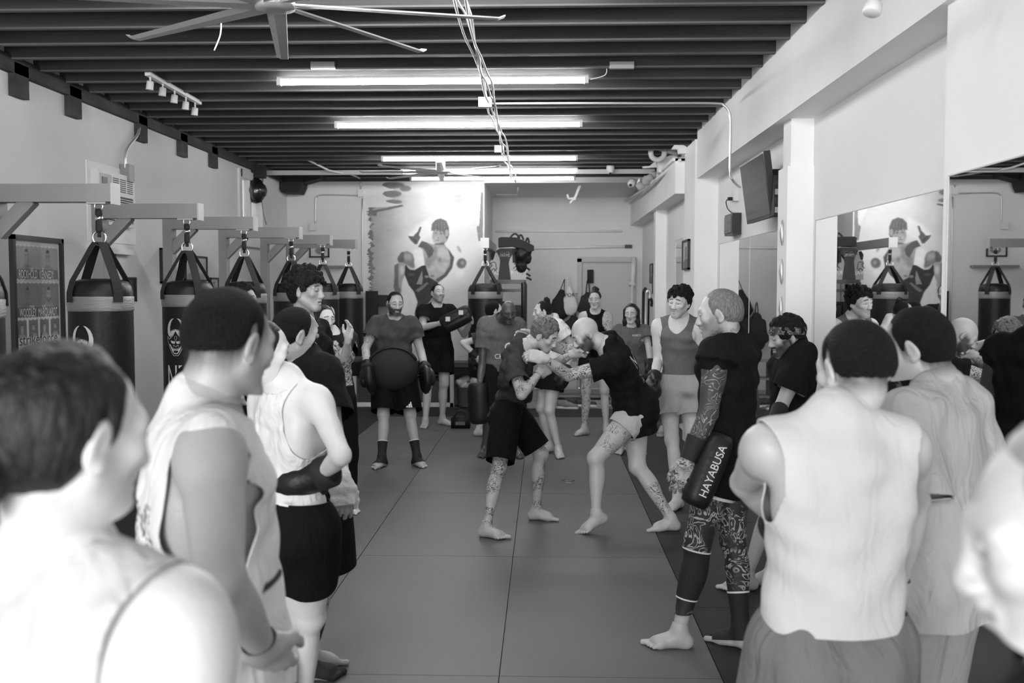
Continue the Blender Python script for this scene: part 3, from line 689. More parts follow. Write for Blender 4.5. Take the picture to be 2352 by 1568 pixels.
# ------------------------------------------------------------------ the room
M_wall = mat('white_wall_paint', .72, .75, bump=.15, bscale=25, var=.04, vscale=1.2)
M_wall2 = mat('white_column_paint', .84, .7, bump=.12, bscale=30, var=.03, vscale=2)
M_joist = mat('weathered_black_timber', .045, .8, bump=.3, bscale=20, var=.5, vscale=3, stretch=(.25, 1, 3))
M_joistlit = mat('painted_joist_light', .11, .8, bump=.3, bscale=20, var=.4, vscale=3, stretch=(.3, 1, 1))  # paler than the joists: light on their undersides, given as colour
M_deck = mat('dark_ceiling_deck', .03, .85, bump=.2, bscale=12, var=.3)
M_mat = mat('grey_mat_vinyl', .115, .5, bump=.10, bscale=260, var=.06, vscale=1.5, spec=.4)
M_bmat = mat('black_mat_vinyl', .02, .55, bump=.10, bscale=260, var=.1, vscale=1.5, spec=.3)
M_conc = mat('pale_concrete', .4, .8, bump=.2, bscale=30, var=.15)
M_steel = mat('grey_painted_steel', .27, .45, bump=.04, bscale=30, var=.04, vscale=3)
M_chrome = mat('chrome', .8, .18, 1.)
M_conduit = mat('galvanised_conduit', .6, .35, .6)
M_white = mat('white_plastic', .7, .45)
M_black = mat('black_plastic', .018, .4)
M_blackm = mat('black_matt', .014, .75)
M_leather = mat('black_leatherette', .010, .45, bump=.25, bscale=35, spec=.35)
M_web = mat('black_webbing', .014, .7, bump=.3, bscale=300)
M_tape = mat('grey_duct_tape', .3, .32, .3, bump=.6, bscale=14, stretch=(1, 1, 16))
M_print = mat('white_print', .75, .6)
def st(o): o['kind'] = 'structure'; return o
XL, XR, XN, XF = -3.88, 1.845, 1.65, 1.70
ZC = 3.40; YM = 15.0; YB = 17.4
fl = st(box('floor', (XL-.2, -2.6, -.12), (XR+.3, YB+.2, -.03), M_conc))
def add_mats(nm, m, xs, y0, y1, step, ph):
    for a, b in zip(xs, xs[1:]):
        y = ph
        while y < y1:
            lo, hi = max(y, y0), min(y+step, y1)
            if hi-lo > .1:
                bm = bmesh.new(); bbox(bm, (a+.0025, lo+.0025, -.03), (b-.0025, hi-.0025, 0.)); from_bm(nm, bm, m, fl, bevel=.004)
            y += step
add_mats('grey_mat', M_mat, [-2.2, -1.2, -.2, .8], -2.6, 13.4, 2, -3.6)
add_mats('black_mat', M_bmat, [XL, -3.2, -2.2], -2.6, 13.4, 2, -3.6)
add_mats('black_mat', M_bmat, [.8, 1.845], -2.6, 13.4, 2, -2.6)
add_mats('black_mat', M_bmat, [XL, -2.2, -.2, 1.7], 13.4, 14.38, 2, 13.4)
st(box('ceiling', (XL-.2, -2.6, 3.55), (XR+.3, YM+.1, 3.62), M_deck)); cl = bpy.data.objects['ceiling']
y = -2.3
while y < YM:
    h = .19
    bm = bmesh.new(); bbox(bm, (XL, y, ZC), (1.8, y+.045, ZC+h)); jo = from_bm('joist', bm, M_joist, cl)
    bm = bmesh.new(); bbox(bm, (XL, y+.002, ZC-.012), (1.8, y+.043, ZC)); from_bm('joist_light_strip', bm, M_joistlit, cl); y += .41  # added pale strip: tube light on the joist underside, put into colour
st(box('ceiling_recess', (-1.1, YM-.02, 3.31), (XR, YB, 3.62), M_wall))
# walls
def wall(name, boxes, m=M_wall):
    bm = bmesh.new()
    for lo, hi in boxes: bbox(bm, lo, hi)
    return st(from_bm(name, bm, m))
wy0, wy1, wz0, wz1 = 12.62, 13.62, 2.38, 3.2
wall('wall_left', [((XL-.2, -2.6, -.12), (XL, wy0, 3.6)), ((XL-.2, wy1, -.12), (XL, YM+.2, 3.6)), ((XL-.2, wy0, -.12), (XL, wy1, wz0)), ((XL-.2, wy0, wz1), (XL, wy1, 3.6))])
wn = st(empty('window_1', (XL, (wy0+wy1)/2, wz0)))
bm = bmesh.new()
for lo, hi in (((XL-.1, wy0-.06, wz0-.05), (XL+.03, wy0+.05, wz1+.06)), ((XL-.1, wy1-.05, wz0-.05), (XL+.03, wy1+.06, wz1+.06)), ((XL-.1, wy0, wz1-.04), (XL+.03, wy1, wz1+.06)), ((XL-.1, wy0, wz0-.05), (XL+.03, wy1, wz0+.05)), ((XL-.09, (wy0+wy1)/2-.03, wz0), (XL, (wy0+wy1)/2+.03, wz1))): bbox(bm, lo, hi)
from_bm('window_frame', bm, M_white, wn, bevel=.004)
box('window_sill', (XL-.02, wy0-.1, wz0-.1), (XL+.07, wy1+.1, wz0-.05), M_white, wn, .005)
gm = mat('window_glass', 1, .05); gm.node_tree.nodes['Principled BSDF'].inputs['Transmission Weight'].default_value = 1
box('window_pane', (XL-.06, wy0+.03, wz0+.03), (XL-.055, wy1-.03, wz1-.03), gm, wn)
M_wallr = mat('daylit_white_wall_paint', .83, .7, bump=.12, bscale=30, var=.03, vscale=1)  # right wall whiter than the left: daylight put into the colour
wall('wall_right', [((XR, 4.2, -.12), (XR+.2, 10.95, 3.6)), ((XN, -2.6, -.12), (XR+.2, 4.2, 3.6)), ((XF, 10.95, -.12), (XR+.2, YB+.2, 3.6))], M_wallr)
wall('wall_mural', [((XL-.2, YM, -.12), (-.90, YB+.2, 3.56))])
# the recess back wall has a doorway
dx0 = (1329-1250)*YB/F; dx1 = (1455-1250)*YB/F; dz = (660-598)*YB/F+1.75
wall('wall_back', [((-1., YB, -.12), (dx0, YB+.2, 3.6)), ((dx1, YB, -.12), (XR, YB+.2, 3.6)), ((dx0, YB, dz), (dx1, YB+.2, 3.6))])
dr = st(empty('door_1', (dx0, YB, -.03)))
bm = bmesh.new(); bbox(bm, (dx0-.03, YB-.03, 0), (dx0+.05, YB+.1, dz+.03)); bbox(bm, (dx1-.05, YB-.03, 0), (dx1+.03, YB+.1, dz+.03)); bbox(bm, (dx0-.03, YB-.03, dz-.03), (dx1+.03, YB+.1, dz+.06)); from_bm('door_frame', bm, mat('grey_door_frame', .5, .5), dr, bevel=.004)
box('door_leaf', (dx0+.05, YB+.04, -.02), (dx1-.05, YB+.09, dz-.03), mat('pale_door', .55, .5), dr, .004)
q = P(1345, 714, YB); bm = bmesh.new(); lathe(bm, [(.05, 0), (.05, .02), (.03, .05), (.045, .07), (.02, .08)], (q[0], YB+.04, q[2]), 16, (0, -1, 0)); from_bm('door_handle', bm, M_blackm, dr, smooth=True)
# beams and columns of the right side
def beam(name, boxes, bev=.012):
    bm = bmesh.new()
    for lo, hi in boxes: bbox(bm, lo, hi)
    return st(from_bm(name, bm, M_wall2, bevel=bev))
beam('trim_1', [((1.62, -2.6, 2.905), (XR+.02, 10.72, 3.55))])
beam('trim_2', [((1.69, 6.95, 0), (XR+.02, 7.17, 2.91)), ((1.665, 6.93, 0), (XR+.02, 7.2, 2.58))])
beam('trim_3', [((1.60, 10.72, 0), (XR+.02, 11.5, 3.32))])
beam('trim_4', [((1.55, 14.0, 0), (XF+.02, 14.25, 2.85))])
beam('trim_5', [((1.49, 11.5, 2.82), (XF+.02, YB, 3.22)), ((1.46, 11.5, 3.19), (XF, YB, 3.225))], .006)
bm = bmesh.new(); tube(bm, [P(1437, 462, 16.9), P(1470, 440, 14.6), P(1500, 418, 13.2), P(1562, 368, 11.45)], .02, 8); st(from_bm('trim_6', bm, M_wall2, smooth=True))
st(box('trim_7', (XL, 13.72, 3.30), (1.5, 13.77, 3.36), mat('pale_rail_paint', .5, .6)))
# dark joist pockets along the left wall
for px in (30, 157, 315, 411, 483):
    d = abs(XL)*F/(1250-px); z = 3.36
    bm = bmesh.new(); bbox(bm, (XL, d-.1, z-.22), (XL+.05, d+.1, z+.02)); st(from_bm('trim_8', bm, M_joist, bevel=.006))
bm = bmesh.new(); bbox(bm, (XL, -2.6, 3.3), (XL+.05, YM, 3.42)); st(from_bm('trim_9', bm, M_joist))
bm = bmesh.new(); bbox(bm, (XL, YM-.06, 3.34), (-.9, YM, 3.5)); st(from_bm('trim_10', bm, M_joist))
# ---- mirrors
M_mir = mat('mirror_silver', .86, .012, 1.)
def mirror(x, y0, y1, label, z0=.22, z1=2.2):
    r = empty('wall_mirror', (x, (y0+y1)/2, z0), label, 'mirror')
    box('mirror_glass', (x-.008, y0, z0), (x-.002, y1, z1), M_mir, r)
    bm = bmesh.new()
    for lo, hi in (((x-.011, y0-.004, z0), (x-.0, y0, z1)), ((x-.011, y1, z0), (x-.0, y1+.004, z1)), ((x-.011, y0, z1), (x, y1, z1+.005)), ((x-.011, y0, z0-.005), (x, y1, z0))): bbox(bm, lo, hi)
    from_bm('mirror_edge', bm, mat('bright_mirror_edge', .5, .5), r)
mirror(XN, .6, 2.4, 'tall wall mirror beside the camera, behind the blonde person at right edge')
mirror(XN, 2.41, 4.13, 'large wall mirror at the right edge reflecting the bald men')
mirror(XR, 4.25, 6.84, 'wide wall mirror reflecting the painted fighter and curly-haired man')
mirror(XR, 7.22, 9.0, 'wall mirror left of the slim white column, below the tilted television')
mirror(XR, 9.01, 10.55, 'narrow wall mirror behind the blond tattooed man, farther from the column')
box_m = mirror(XF, 12.3, 13.0, 'narrow mirror on far right wall left of a tall frame', .6, 2.35)
# small hooks on the slim column
for i, z in enumerate((2.13, 1.86, 1.6)):
    bm = bmesh.new(); lathe(bm, [(.002, -.09), (.012, -.05), (.02, .0), (.012, .05), (.002, .09)], (1.655, 7.02, z), 10); o = from_bm('wall_hook', bm, M_conduit, smooth=True)
    tag(o, ['topmost slim metal diamond hook on the white column', 'middle slim metal diamond hook on the white column', 'lowest slim metal diamond hook on the white column'][i], 'hook', 'hooks on the slim white column')
# ---- tube lights
M_tubeE = mat('lit_tube', .9, .4, emit=85.)
M_tubeF = mat('dimmed_lit_tube', .9, .4, emit=26.)  # far tubes dimmed so the mural does not wash out
def tubelight(x0, x1, y, z, label, me=None):
    r = empty('tube_light', ((x0+x1)/2, y, z), label, 'light', 'fluorescent tubes under the joists')
    bm = bmesh.new(); bbox(bm, (x0, y-.018, z+.035), (x1, y+.018, z+.055)); from_bm('housing', bm, M_white, r, bevel=.004)
    bm = bmesh.new(); tube(bm, [(x0+.03, y, z+.01), (x1-.03, y, z+.01)], .018, 12); from_bm('glass_tube', bm, me or M_tubeE, r, smooth=True)
    for x in (x0, x1-.03): box('end_cap', (x, y-.025, z-.012), (x+.03, y+.025, z+.035), M_white, r, .004)
tubelight(-2.1, .34, 7.86, 3.345, 'lit fluorescent tube nearest the camera, longest bright bar on ceiling')
tubelight(-2.07, .37, 9.87, 3.33, 'second lit fluorescent tube from the camera, under dark joists')
tubelight(-2.03, .41, 12.45, 3.33, 'third lit fluorescent tube, behind the far ceiling fan motor')
tubelight(-1.95, .45, 13.6, 3.31, 'fourth lit fluorescent tube, before the pale ceiling rail', M_tubeF)
tubelight(-1.95, .45, 14.5, 3.31, 'farthest lit fluorescent tube, above the painted fighter', M_tubeF)
tubelight(-2.1, .34, 5.35, 3.345, 'lit fluorescent tube just above the top of the view')
tubelight(-2.1, .34, 3.2, 3.345, 'lit fluorescent tube over the camera, ahead')
# ---- ceiling fans
M_fan = mat('satin_fan_metal', .5, .35, .35)
def fan(x, y, z, R, a0, label):
    r = empty('ceiling_fan', (x, y, z), label, 'fan')
    bm = bmesh.new(); lathe(bm, [(.035, .0), (.09, .005), (.095, .03), (.08, .05), (.06, .06), (.062, .2), (.05, .23), (.02, .24)], (x, y, z-.02), 28); mo = from_bm('motor_housing', bm, M_fan, r, smooth=True)
    bm = bmesh.new(); tube(bm, [(x, y, z+.2), (x, y, 3.5)], .016, 10); from_bm('down_rod', bm, M_fan, r, smooth=True)
    bm = bmesh.new(); lathe(bm, [(.02, -.03), (.055, -.01), (.06, .05), (.06, .12)], (x, y, z+.32), 20); from_bm('canopy', bm, M_fan, r, smooth=True)
    for k in range(8):
        a = math.radians(a0+45*k); c, s = math.cos(a), math.sin(a); bm = bmesh.new(); prev = None
        for i in range(7):
            t = i/6; rr = .08+t*(R-.08); w = .050-.018*t; hh = .006; tw = .22-.14*t; zz = -.012*t; ring = []
            for sx, sz in ((-w, -hh), (w*.2, -hh*1.6), (w, 0), (w*.2, hh), (-w, hh*.2)):
                lx = sx*math.cos(tw)-sz*math.sin(tw); lz = sx*math.sin(tw)+sz*math.cos(tw); ring.append(bm.verts.new((x+c*rr-s*lx, y+s*rr+c*lx, z+.01+zz+lz)))
            if prev:
                for j in range(5): bm.faces.new((prev[j], prev[(j+1) % 5], ring[(j+1) % 5], ring[j]))
            else: bm.faces.new(ring[::-1])
            prev = ring
        # upturned tip
        ring = [bm.verts.new(v.co+Vector((c*.03, s*.015, .012))) for v in prev]
        for j in range(5): bm.faces.new((prev[j], prev[(j+1) % 5], ring[(j+1) % 5], ring[j]))
        bm.faces.new(ring); from_bm('blade', bm, M_fan, r)
q = P(632, 14, 4.65); fan(q[0], q[1], q[2], 1.05, 13, 'large grey ceiling fan overhead at top of view, nearest')
q = P(1012, 396, 12.6); fan(q[0], q[1], q[2], .98, 5, 'small-looking far ceiling fan hanging before the painted fighter')
# ---- cables and conduits
tr = empty('cable_bundle', (-.46, 8, 3.25), 'bundle of pale electrical cables running along the ceiling', 'cable')
for i in range(4):
    pts = []
    for k in range(26):
        yy = 3.6+k*.43; zz = 3.27+.035*abs(math.sin(k*1.3+i))*(k % 2)-.01*i; pts.append((-.47+.02*i+.018*math.sin(k*.9+i*2), yy, zz))
    bm = bmesh.new(); tube(bm, smooth_path(pts, 3), .008, 6); from_bm('cable', bm, mat('white_cable', .75, .5), tr, smooth=True)
def jbox(p, s, label, m=M_white):
    bm = bmesh.new(); bbox(bm, (p[0]-s[0]/2, p[1]-s[1], p[2]-s[2]/2), (p[0]+s[0]/2, p[1], p[2]+s[2]/2)); o = from_bm('junction_box', bm, m, bevel=.006); return tag(o, label, 'electrical box')
q = P(1115, 237, 8.35); jbox(q, (.11, .06, .08), 'white junction box on ceiling where conduit meets the cable bundle', M_white)
q2 = P(1147, 343, 11.5); jbox(q2, (.11, .06, .08), 'white junction box on ceiling left of the far fan rod')
def conduit(pts, label, r=.011, m=M_conduit, n=5):
    bm = bmesh.new(); tube(bm, smooth_path(pts, n), r, 8); o = from_bm('conduit', bm, m, smooth=True); return tag(o, label, 'pipe')
yb = 8.5
conduit([P(1118, 238, 8.35), P(1300, 237, 8.4), P(1500, 237, 8.45), P(1640, 237, yb), P(1664, 243, yb), P(1676, 262, yb), P(1678, 300, yb), P(1677, 390, yb), P(1684, 415, yb), P(1700, 430, 8.9)], 'curved steel conduit from ceiling down the right beam to the television')
for i, (x, yy) in enumerate(((1677, 295), (1676, 268))): pass
# mural wall conduits
pw = lambda x, y: np.array([P(x, y, YM)[0], YM-.02, P(x, y, YM)[2]])
conduit([pw(829, 405), pw(829, 440)], 'short steel conduit above box left of the mural')
jbox(pw(829, 444)+np.array([0, .01, 0]), (.075, .05, .11), 'upper grey conduit box on the wall left of the mural')
conduit([pw(822, 449), pw(780, 448), pw(740, 448), pw(730, 452), pw(726, 460), pw(725, 515)], 'bent conduit between the two wall boxes left of mural')
jbox(pw(720, 521)+np.array([0, .01, 0]), (.1, .05, .11), 'lower white switch box on the wall left of the mural')
conduit([pw(833, 455), pw(833, 700), pw(833, 860)], 'long vertical conduit on wall left of the mural')
pb = lambda x, y: np.array([P(x, y, YB)[0], YB-.03, P(x, y, YB)[2]])
conduit([pb(1138, 531), pb(1428, 531)], 'upper long white pipe across the recess back wall', .02, M_wall2, 1)
conduit([pb(1205, 570), pb(1440, 566)], 'lower long white pipe across the recess back wall', .024, M_wall2, 1)
bm = bmesh.new(); p_ = pb(1443, 566); bbox(bm, p_-np.array([.06, .03, .03]), p_+np.array([.06, .03, .03])); tag(from_bm('pipe_sensor', bm, M_black, bevel=.01), 'small black sensor at the end of the lower pipe', 'sensor')
# slanting pipe near ceiling (left) and short one
conduit([P(648, 336, 12.5), P(755, 391, 13.6), P(800, 398, 13.8), P(826, 409, 14.9)], 'slanting white pipe under ceiling left of the far fan', .014, M_white, 2)
conduit([P(318, 262, XL*-F/(1250-318)), WX(318, 305, XL+.05), WX(290, 345, XL+.05), WX(288, 392, XL+.05)], 'steel conduit on the left wall leading to the air conditioner', .014)
q = WX(293, 398, XL+.05); bm = bmesh.new(); bbox(bm, q-np.array([.04, .06, .08]), q+np.array([.04, .06, .08])); tag(from_bm('outlet_box', bm, M_steel, bevel=.01), 'metal outlet box on the left wall beside the air conditioner', 'electrical box')
conduit([P(1190, 430, 15.3), P(1190, 447, 15.5), P(1140, 447, 15.5)], 'dark short pipe under the recess ceiling', .014, M_steel, 1)
# wires dangling from the ceiling
for i, pts in enumerate(([P(508, 50, 5.6), P(506, 80, 5.6), P(492, 116, 5.6)], [P(1393, 150, 7.6), P(1390, 172, 7.6), P(1356, 182, 7.6)])):
    tag(obj_tube('loose_wire', pts, .004, mat('white_cable', .75), sm=5), ['loose pale wire hanging behind the near fan blades', 'white lead from the nearest tube light to its driver box'][i], 'wire')
for i, (x, y, d) in enumerate(((1428, 152, 7.5), (742, 152, 7.5))):
    p_ = P(x, y, d); bm = bmesh.new(); bbox(bm, p_-np.array([.09, .02, .02]), p_+np.array([.09, .02, .03])); tag(from_bm('driver_box', bm, mat('metal_box', .35, .4, .4), bevel=.004), ['small metal driver box on joist right of the nearest tube', 'small metal driver box on joist left, above the nearest tube'][i], 'electrical box')
# track light
tl = empty('track_light', (-2.9, 7.8, 3.3), 'white ceiling track light with five spot heads on the left', 'light')
bm = bmesh.new(); bar(bm, P(338, 168, 7.62), P(458, 236, 8.83), .042, .036); from_bm('track', bm, M_white, tl, bevel=.004)
for i, (x, y) in enumerate(((345, 178), (374, 193), (401, 210), (427, 226), (448, 240))):
    d = 7.67+i*.262; a = P(x, y, d); sp = bmesh.new(); tube(sp, [a+np.array([0, 0, .02]), a-np.array([0, 0, .03])], .008, 8); h_ = from_bm('spot_arm', sp, M_white, tl, smooth=True)
    sp = bmesh.new(); ax = nrm([-.12, 0, -1]); lathe(sp, [(.024, 0), (.027, .01), (.028, .06), (.03, .065), (.026, .066)], a-np.array([0, 0, .028]), 16, ax); from_bm('spot_head', sp, M_white, tl, smooth=True)
# emergency light under the beam
el = empty('emergency_light', P(2035, 150, 3.9), 'white twin-head emergency light under the right beam', 'light')
a = np.array([1.735, 3.9, 2.9]); a = P(2005, 158, 4.0); b = P(2060, 138, 3.65)
bm = bmesh.new(); bbox(bm, (a[0]-.03, min(a[1], b[1])+.02, 2.87), (a[0]+.03, max(a[1], b[1]), 2.905)); from_bm('base_plate', bm, M_white, el, bevel=.005)
for p_ in (a, b):
    bm = bmesh.new(); lathe(bm, [(.02, -.0), (.034, .01), (.036, .05), (.03, .055)], (p_[0]+.0, p_[1], 2.865), 14, (-.3, -.3, -1)); from_bm('lamp_head', bm, M_white, el, smooth=True)
# ---- things on top of the far beam
r = empty('drain_pipe', P(1510, 360, 12.3), 'white curved drain trap pipe on top of the far beam', 'pipe')
d = 12.3; bm = bmesh.new(); tube(bm, smooth_path([P(1526, 322, d), P(1526, 352, d), P(1522, 362, d), P(1510, 367, d), P(1498, 361, d), P(1495, 348, d), P(1500, 338, d), P(1514, 340, d), P(1535, 346, d+.1), P(1555, 352, d+.2)], 4), .033, 14); from_bm('trap', bm, M_white, r, smooth=True)
def lump(name, pts, d, th, m, label, cat):
    "flat-sided piece from an outline with thickness th"
    bm = bmesh.new(); A = [bm.verts.new(P(x, y, d)) for x, y in pts]; B = [bm.verts.new(P(x, y, d)+np.array([0, th, 0])) for x, y in pts]
    bm.faces.new(A); bm.faces.new(B[::-1]); n = len(pts)
    for i in range(n): bm.faces.new((A[i], A[(i+1) % n], B[(i+1) % n], B[i]))
    o = from_bm(name, bm, m, bevel=.004); return tag(o, label, cat)
lump('folded_bracket', [(1512, 395), (1513, 368), (1540, 356), (1556, 353), (1556, 366), (1535, 385), (1522, 397)], 12.6, .2, M_wall2, 'white sheet metal bracket on the far beam behind the drain pipe', 'bracket')
lump('shelf_bracket', [(1476, 382), (1492, 381), (1506, 369), (1510, 384), (1478, 386)], 13.2, .08, M_wall2, 'thin white shelf bracket on the far beam', 'bracket')
lump('metal_panel', [(1543, 341), (1549, 333), (1570, 333), (1585, 341), (1585, 352), (1560, 352), (1558, 342), (1548, 342)], 11.4, .1, M_wall2, 'bent white panel at the end of the far beam', 'panel')
for i, (x, y, r_) in enumerate(((1472, 427, .06), (1486, 415, .07), (1500, 402, .06), (1492, 408, .05))):
    bm = bmesh.new(); bmesh.ops.create_icosphere(bm, subdivisions=2, radius=r_); 
    for v in bm.verts: v.co *= 1+.18*math.sin(v.co.x*60+i)*math.cos(v.co.z*50)
    bmesh.ops.translate(bm, verts=bm.verts, vec=Vector(P(x, y, 13.6-.2*i))); tag(from_bm('rag', bm, mat('grey_rag', .4, .9), smooth=True), ['leftmost crumpled rag on the far beam, beside the camera', 'second crumpled rag on the far beam', 'rightmost crumpled rag on the far beam under the bracket', 'small crumpled rag between the others on the far beam'][i], 'rag', 'rags on the far beam')
def sec_cam(x, y, d, label, ax=(0, 0, -1)):
    r = empty('security_camera', P(x, y, d), label, 'camera'); p_ = P(x, y, d)
    bm = bmesh.new(); lathe(bm, [(.05, -.05), (.055, -.03), (.052, .02), (.035, .05), (.012, .062)], p_, 20, ax); from_bm('camera_body', bm, M_white, r, smooth=True)
    bm = bmesh.new(); bmesh.ops.create_uvsphere(bm, u_segments=14, v_segments=8, radius=.024); bmesh.ops.translate(bm, verts=bm.verts, vec=Vector(p_)+Vector(ax)*.045+Vector((0, -.015, 0))); from_bm('lens', bm, M_black, r, smooth=True)
sec_cam(1402, 389, 13.65, 'white dome camera on the pale ceiling rail'); sec_cam(1450, 421, 14.2, 'white security camera at the tip of the far beam', (-.3, -.6, -.6))
lump('square_plate', [(1461, 428), (1466, 410), (1470, 410), (1470, 430)], 14.1, .05, M_wall2, 'small white plate beside the beam camera', 'plate')
# hanging loose light under the recess ceiling
r = empty('loose_lamp', P(1325, 440, 15.4), 'white loose lamp hanging tilted under the recess ceiling', 'light')
bm = bmesh.new(); bar(bm, P(1333, 424, 15.4), P(1318, 460, 15.4), .06, .04); from_bm('lamp_arm', bm, M_white, r, bevel=.005)
bm = bmesh.new(); tube(bm, smooth_path([P(1303, 446, 15.4), P(1307, 456, 15.4), P(1318, 455, 15.4), P(1309, 467, 15.4)], 4), .018, 8); from_bm('lamp_wire', bm, M_white, r, smooth=True)
# ---- television, clock, outlet on right wall
tv = empty('television', P(1740, 440, 8.0), 'flat black television tilted down high on right wall', 'television')
def Wd(px, py, x): return WX(px, py, x)
TL = P(1699, 381, 8.25); BL = P(1716, 515, 8.3); TR = P(1753, 347, 7.35); BR = BL+(TR-TL)
nn = nrm(np.cross(BL-TL, TR-TL)); nn = nn if nn[0] < 0 else -nn
def quadbox(name, a, b, c, d, th, m, parent, n, bev=0.):
    bm = bmesh.new(); A = [bm.verts.new(p) for p in (a, b, c, d)]; B = [bm.verts.new(np.array(p)-np.array(n)*th) for p in (a, b, c, d)]
    bm.faces.new(A); bm.faces.new(B[::-1])
    for i in range(4): bm.faces.new((A[i], A[(i+1) % 4], B[(i+1) % 4], B[i]))
    return from_bm(name, bm, m, parent, bevel=bev)
quadbox('bezel', TL, TR, BR, BL, .05, M_black, tv, nn, .006)
def lerp2(u, v): return (TL*(1-u)+TR*u)*(1-v)+(BL*(1-u)+BR*u)*v
quadbox('screen', lerp2(.02, .03)+nn*.003, lerp2(.98, .03)+nn*.003, lerp2(.98, .95)+nn*.003, lerp2(.02, .95)+nn*.003, .002, mat('dark_glossy_screen', .03, .08, spec=.9), tv, nn)
box('wall_mount', (1.74, 7.7, 2.35), (1.845, 8.0, 2.65), M_blackm, tv, .01); bm = bmesh.new(); bar(bm, (1.82, 7.85, 2.5), lerp2(.5, .5)-nn*.05, .05, .08); from_bm('mount_arm', bm, M_blackm, tv)
eq = empty('equipment_rack', (1.75, 7.3, 2.5), 'black wall rack of small devices beside the slim column', 'rack')
box('rack_frame', (1.66, 7.3, 2.27), (1.845, 7.45, 2.56), M_blackm, eq, .005)
for i in range(4): box('device', (1.665, 7.285, 2.29+.065*i), (1.75, 7.4, 2.33+.065*i), [mat('metal_box', .35), M_black][i % 2], eq, .004)
ck = empty('wall_clock', (1.8, 9.6, 2.35), 'black digital clock on the right wall under the television', 'clock')
q = WX(1690, 516, 1.83); box('clock_case', (1.76, q[1]-.2, q[2]-.1), (1.845, q[1]+.2, q[2]+.1), M_black, ck, .006)
box('clock_face', (1.752, q[1]-.18, q[2]-.08), (1.761, q[1]+.18, q[2]+.08), mat('dim_clock_face', .10, .5), ck)
def onright(x, y0, z0, s=1): return lambda u, v: (x, y0-u*s, z0+v*s)
text_on('clock_digits', '08:10', .13, onright(1.749, q[1], q[2]-.045), mat('dull_digits', .3, .5), ck)
q = WX(1690, 450, 1.83); r = empty('power_outlet', q, 'white wall outlet with plug under the right conduit', 'electrical box')
box('outlet_plate', (1.80, q[1]-.06, q[2]-.05), (1.845, q[1]+.06, q[2]+.05), M_white, r, .006); box('plug', (1.76, q[1]-.0, q[2]-.04), (1.80, q[1]+.05, q[2]-.01), M_blackm, r, .006)
obj_tube('plug_cord', [WX(1676, 455, 1.77), WX(1668, 462, 1.8), WX(1672, 480, 1.82), WX(1688, 494, 1.82)], .005, M_blackm, r, sm=5)
# ---- frames
def paint(name, W, H, fn, place, parent, m, clipf=None):
    "a printed picture: a fine mesh with painted vertex tones; fn(u,v)->tone"
    nu, nv = W, H; U, Vv = np.meshgrid(np.linspace(0, 1, nu), np.linspace(0, 1, nv), indexing='ij'); C = fn(U, Vv)
    pts = place(U.ravel(), Vv.ravel()); i = np.arange(nu*nv).reshape(nu, nv); T = np.concatenate([np.stack([i[:-1, :-1], i[1:, :-1], i[1:, 1:]], -1).reshape(-1, 3), np.stack([i[:-1, :-1], i[1:, 1:], i[:-1, 1:]], -1).reshape(-1, 3)])
    c = C.ravel()
    if clipf is not None: 
        pts, T, A = clip(pts, T, clipf(U, Vv).ravel(), {'c': c}); c = A['c']
    return mesh_np(name, pts, T, m, parent, {'Col': np.repeat(c[:, None], 3, 1)}, smooth=False)
M_paint = mat('printed_tones', 1., .65, attr='Col'); M_paintg = mat('printed_tones_gloss', 1., .35, attr='Col')
def portrait(U, V, cx, cy, s, skin=.45, dark=.04, beard=0.):
    "mask and tone of a head and shoulders in a print"
    x = (U-cx)/s; y = (V-cy)/s; tone = np.full(U.shape, np.nan)
    sh = (np.abs(x) < 1.25) & (y < -.75) & (y > -2.4+.35*x*x) & (y < -.75-.28*x*x); tone[sh] = skin*.75
    tone[(np.abs(x) < .34) & (y < -.4) & (y > -1.1)] = skin*.6
    hd = (x/.58)**2+((y+.05)/.8)**2 < 1; tone[hd] = skin*(1-.25*np.abs(x[hd])/.58)
    tone[hd & (y > .38+.15*np.abs(x))] = dark; 
    for k in (1, -1): tone[((x-k*.23)/.13)**2+((y-.03)/.06)**2 < 1] = dark*2; tone[(np.abs(x-k*.23) < .17) & (np.abs(y-.17) < .035)] = dark*1.5
    tone[(np.abs(x) < .07) & (np.abs(y+.18) < .05)] = skin*.6; tone[(np.abs(x) < .2) & (np.abs(y+.42) < .035)] = skin*.4
    if beard: tone[hd & (y < -.3) & ~((np.abs(x) < .2) & (np.abs(y+.42) < .07))] *= .35
    return tone
def blend(base, t): m = ~np.isnan(t); base[m] = t[m]; return base
XPW = XL+.02
po = empty('fight_poster', (XL, 7.45, 1.2), 'tall framed fight poster with pairs of fighters, left wall', 'poster')
y0, y1, z0, z1 = 7.10, 7.86, 1.175, 2.135; zz = lambda z: z
bm = bmesh.new(); 
for lo, hi in (((XL, y0, z0), (XL+.045, y0+.035, z1)), ((XL, y1-.035, z0), (XL+.045, y1, z1)), ((XL, y0, z1-.035), (XL+.045, y1, z1)), ((XL, y0, z0), (XL+.045, y1, z0+.035))): bbox(bm, lo, hi)
from_bm('poster_frame', bm, M_black, po, bevel=.003)
py0, py1, pz0, pz1 = y0+.035, y1-.035, z0+.035, z1-.035
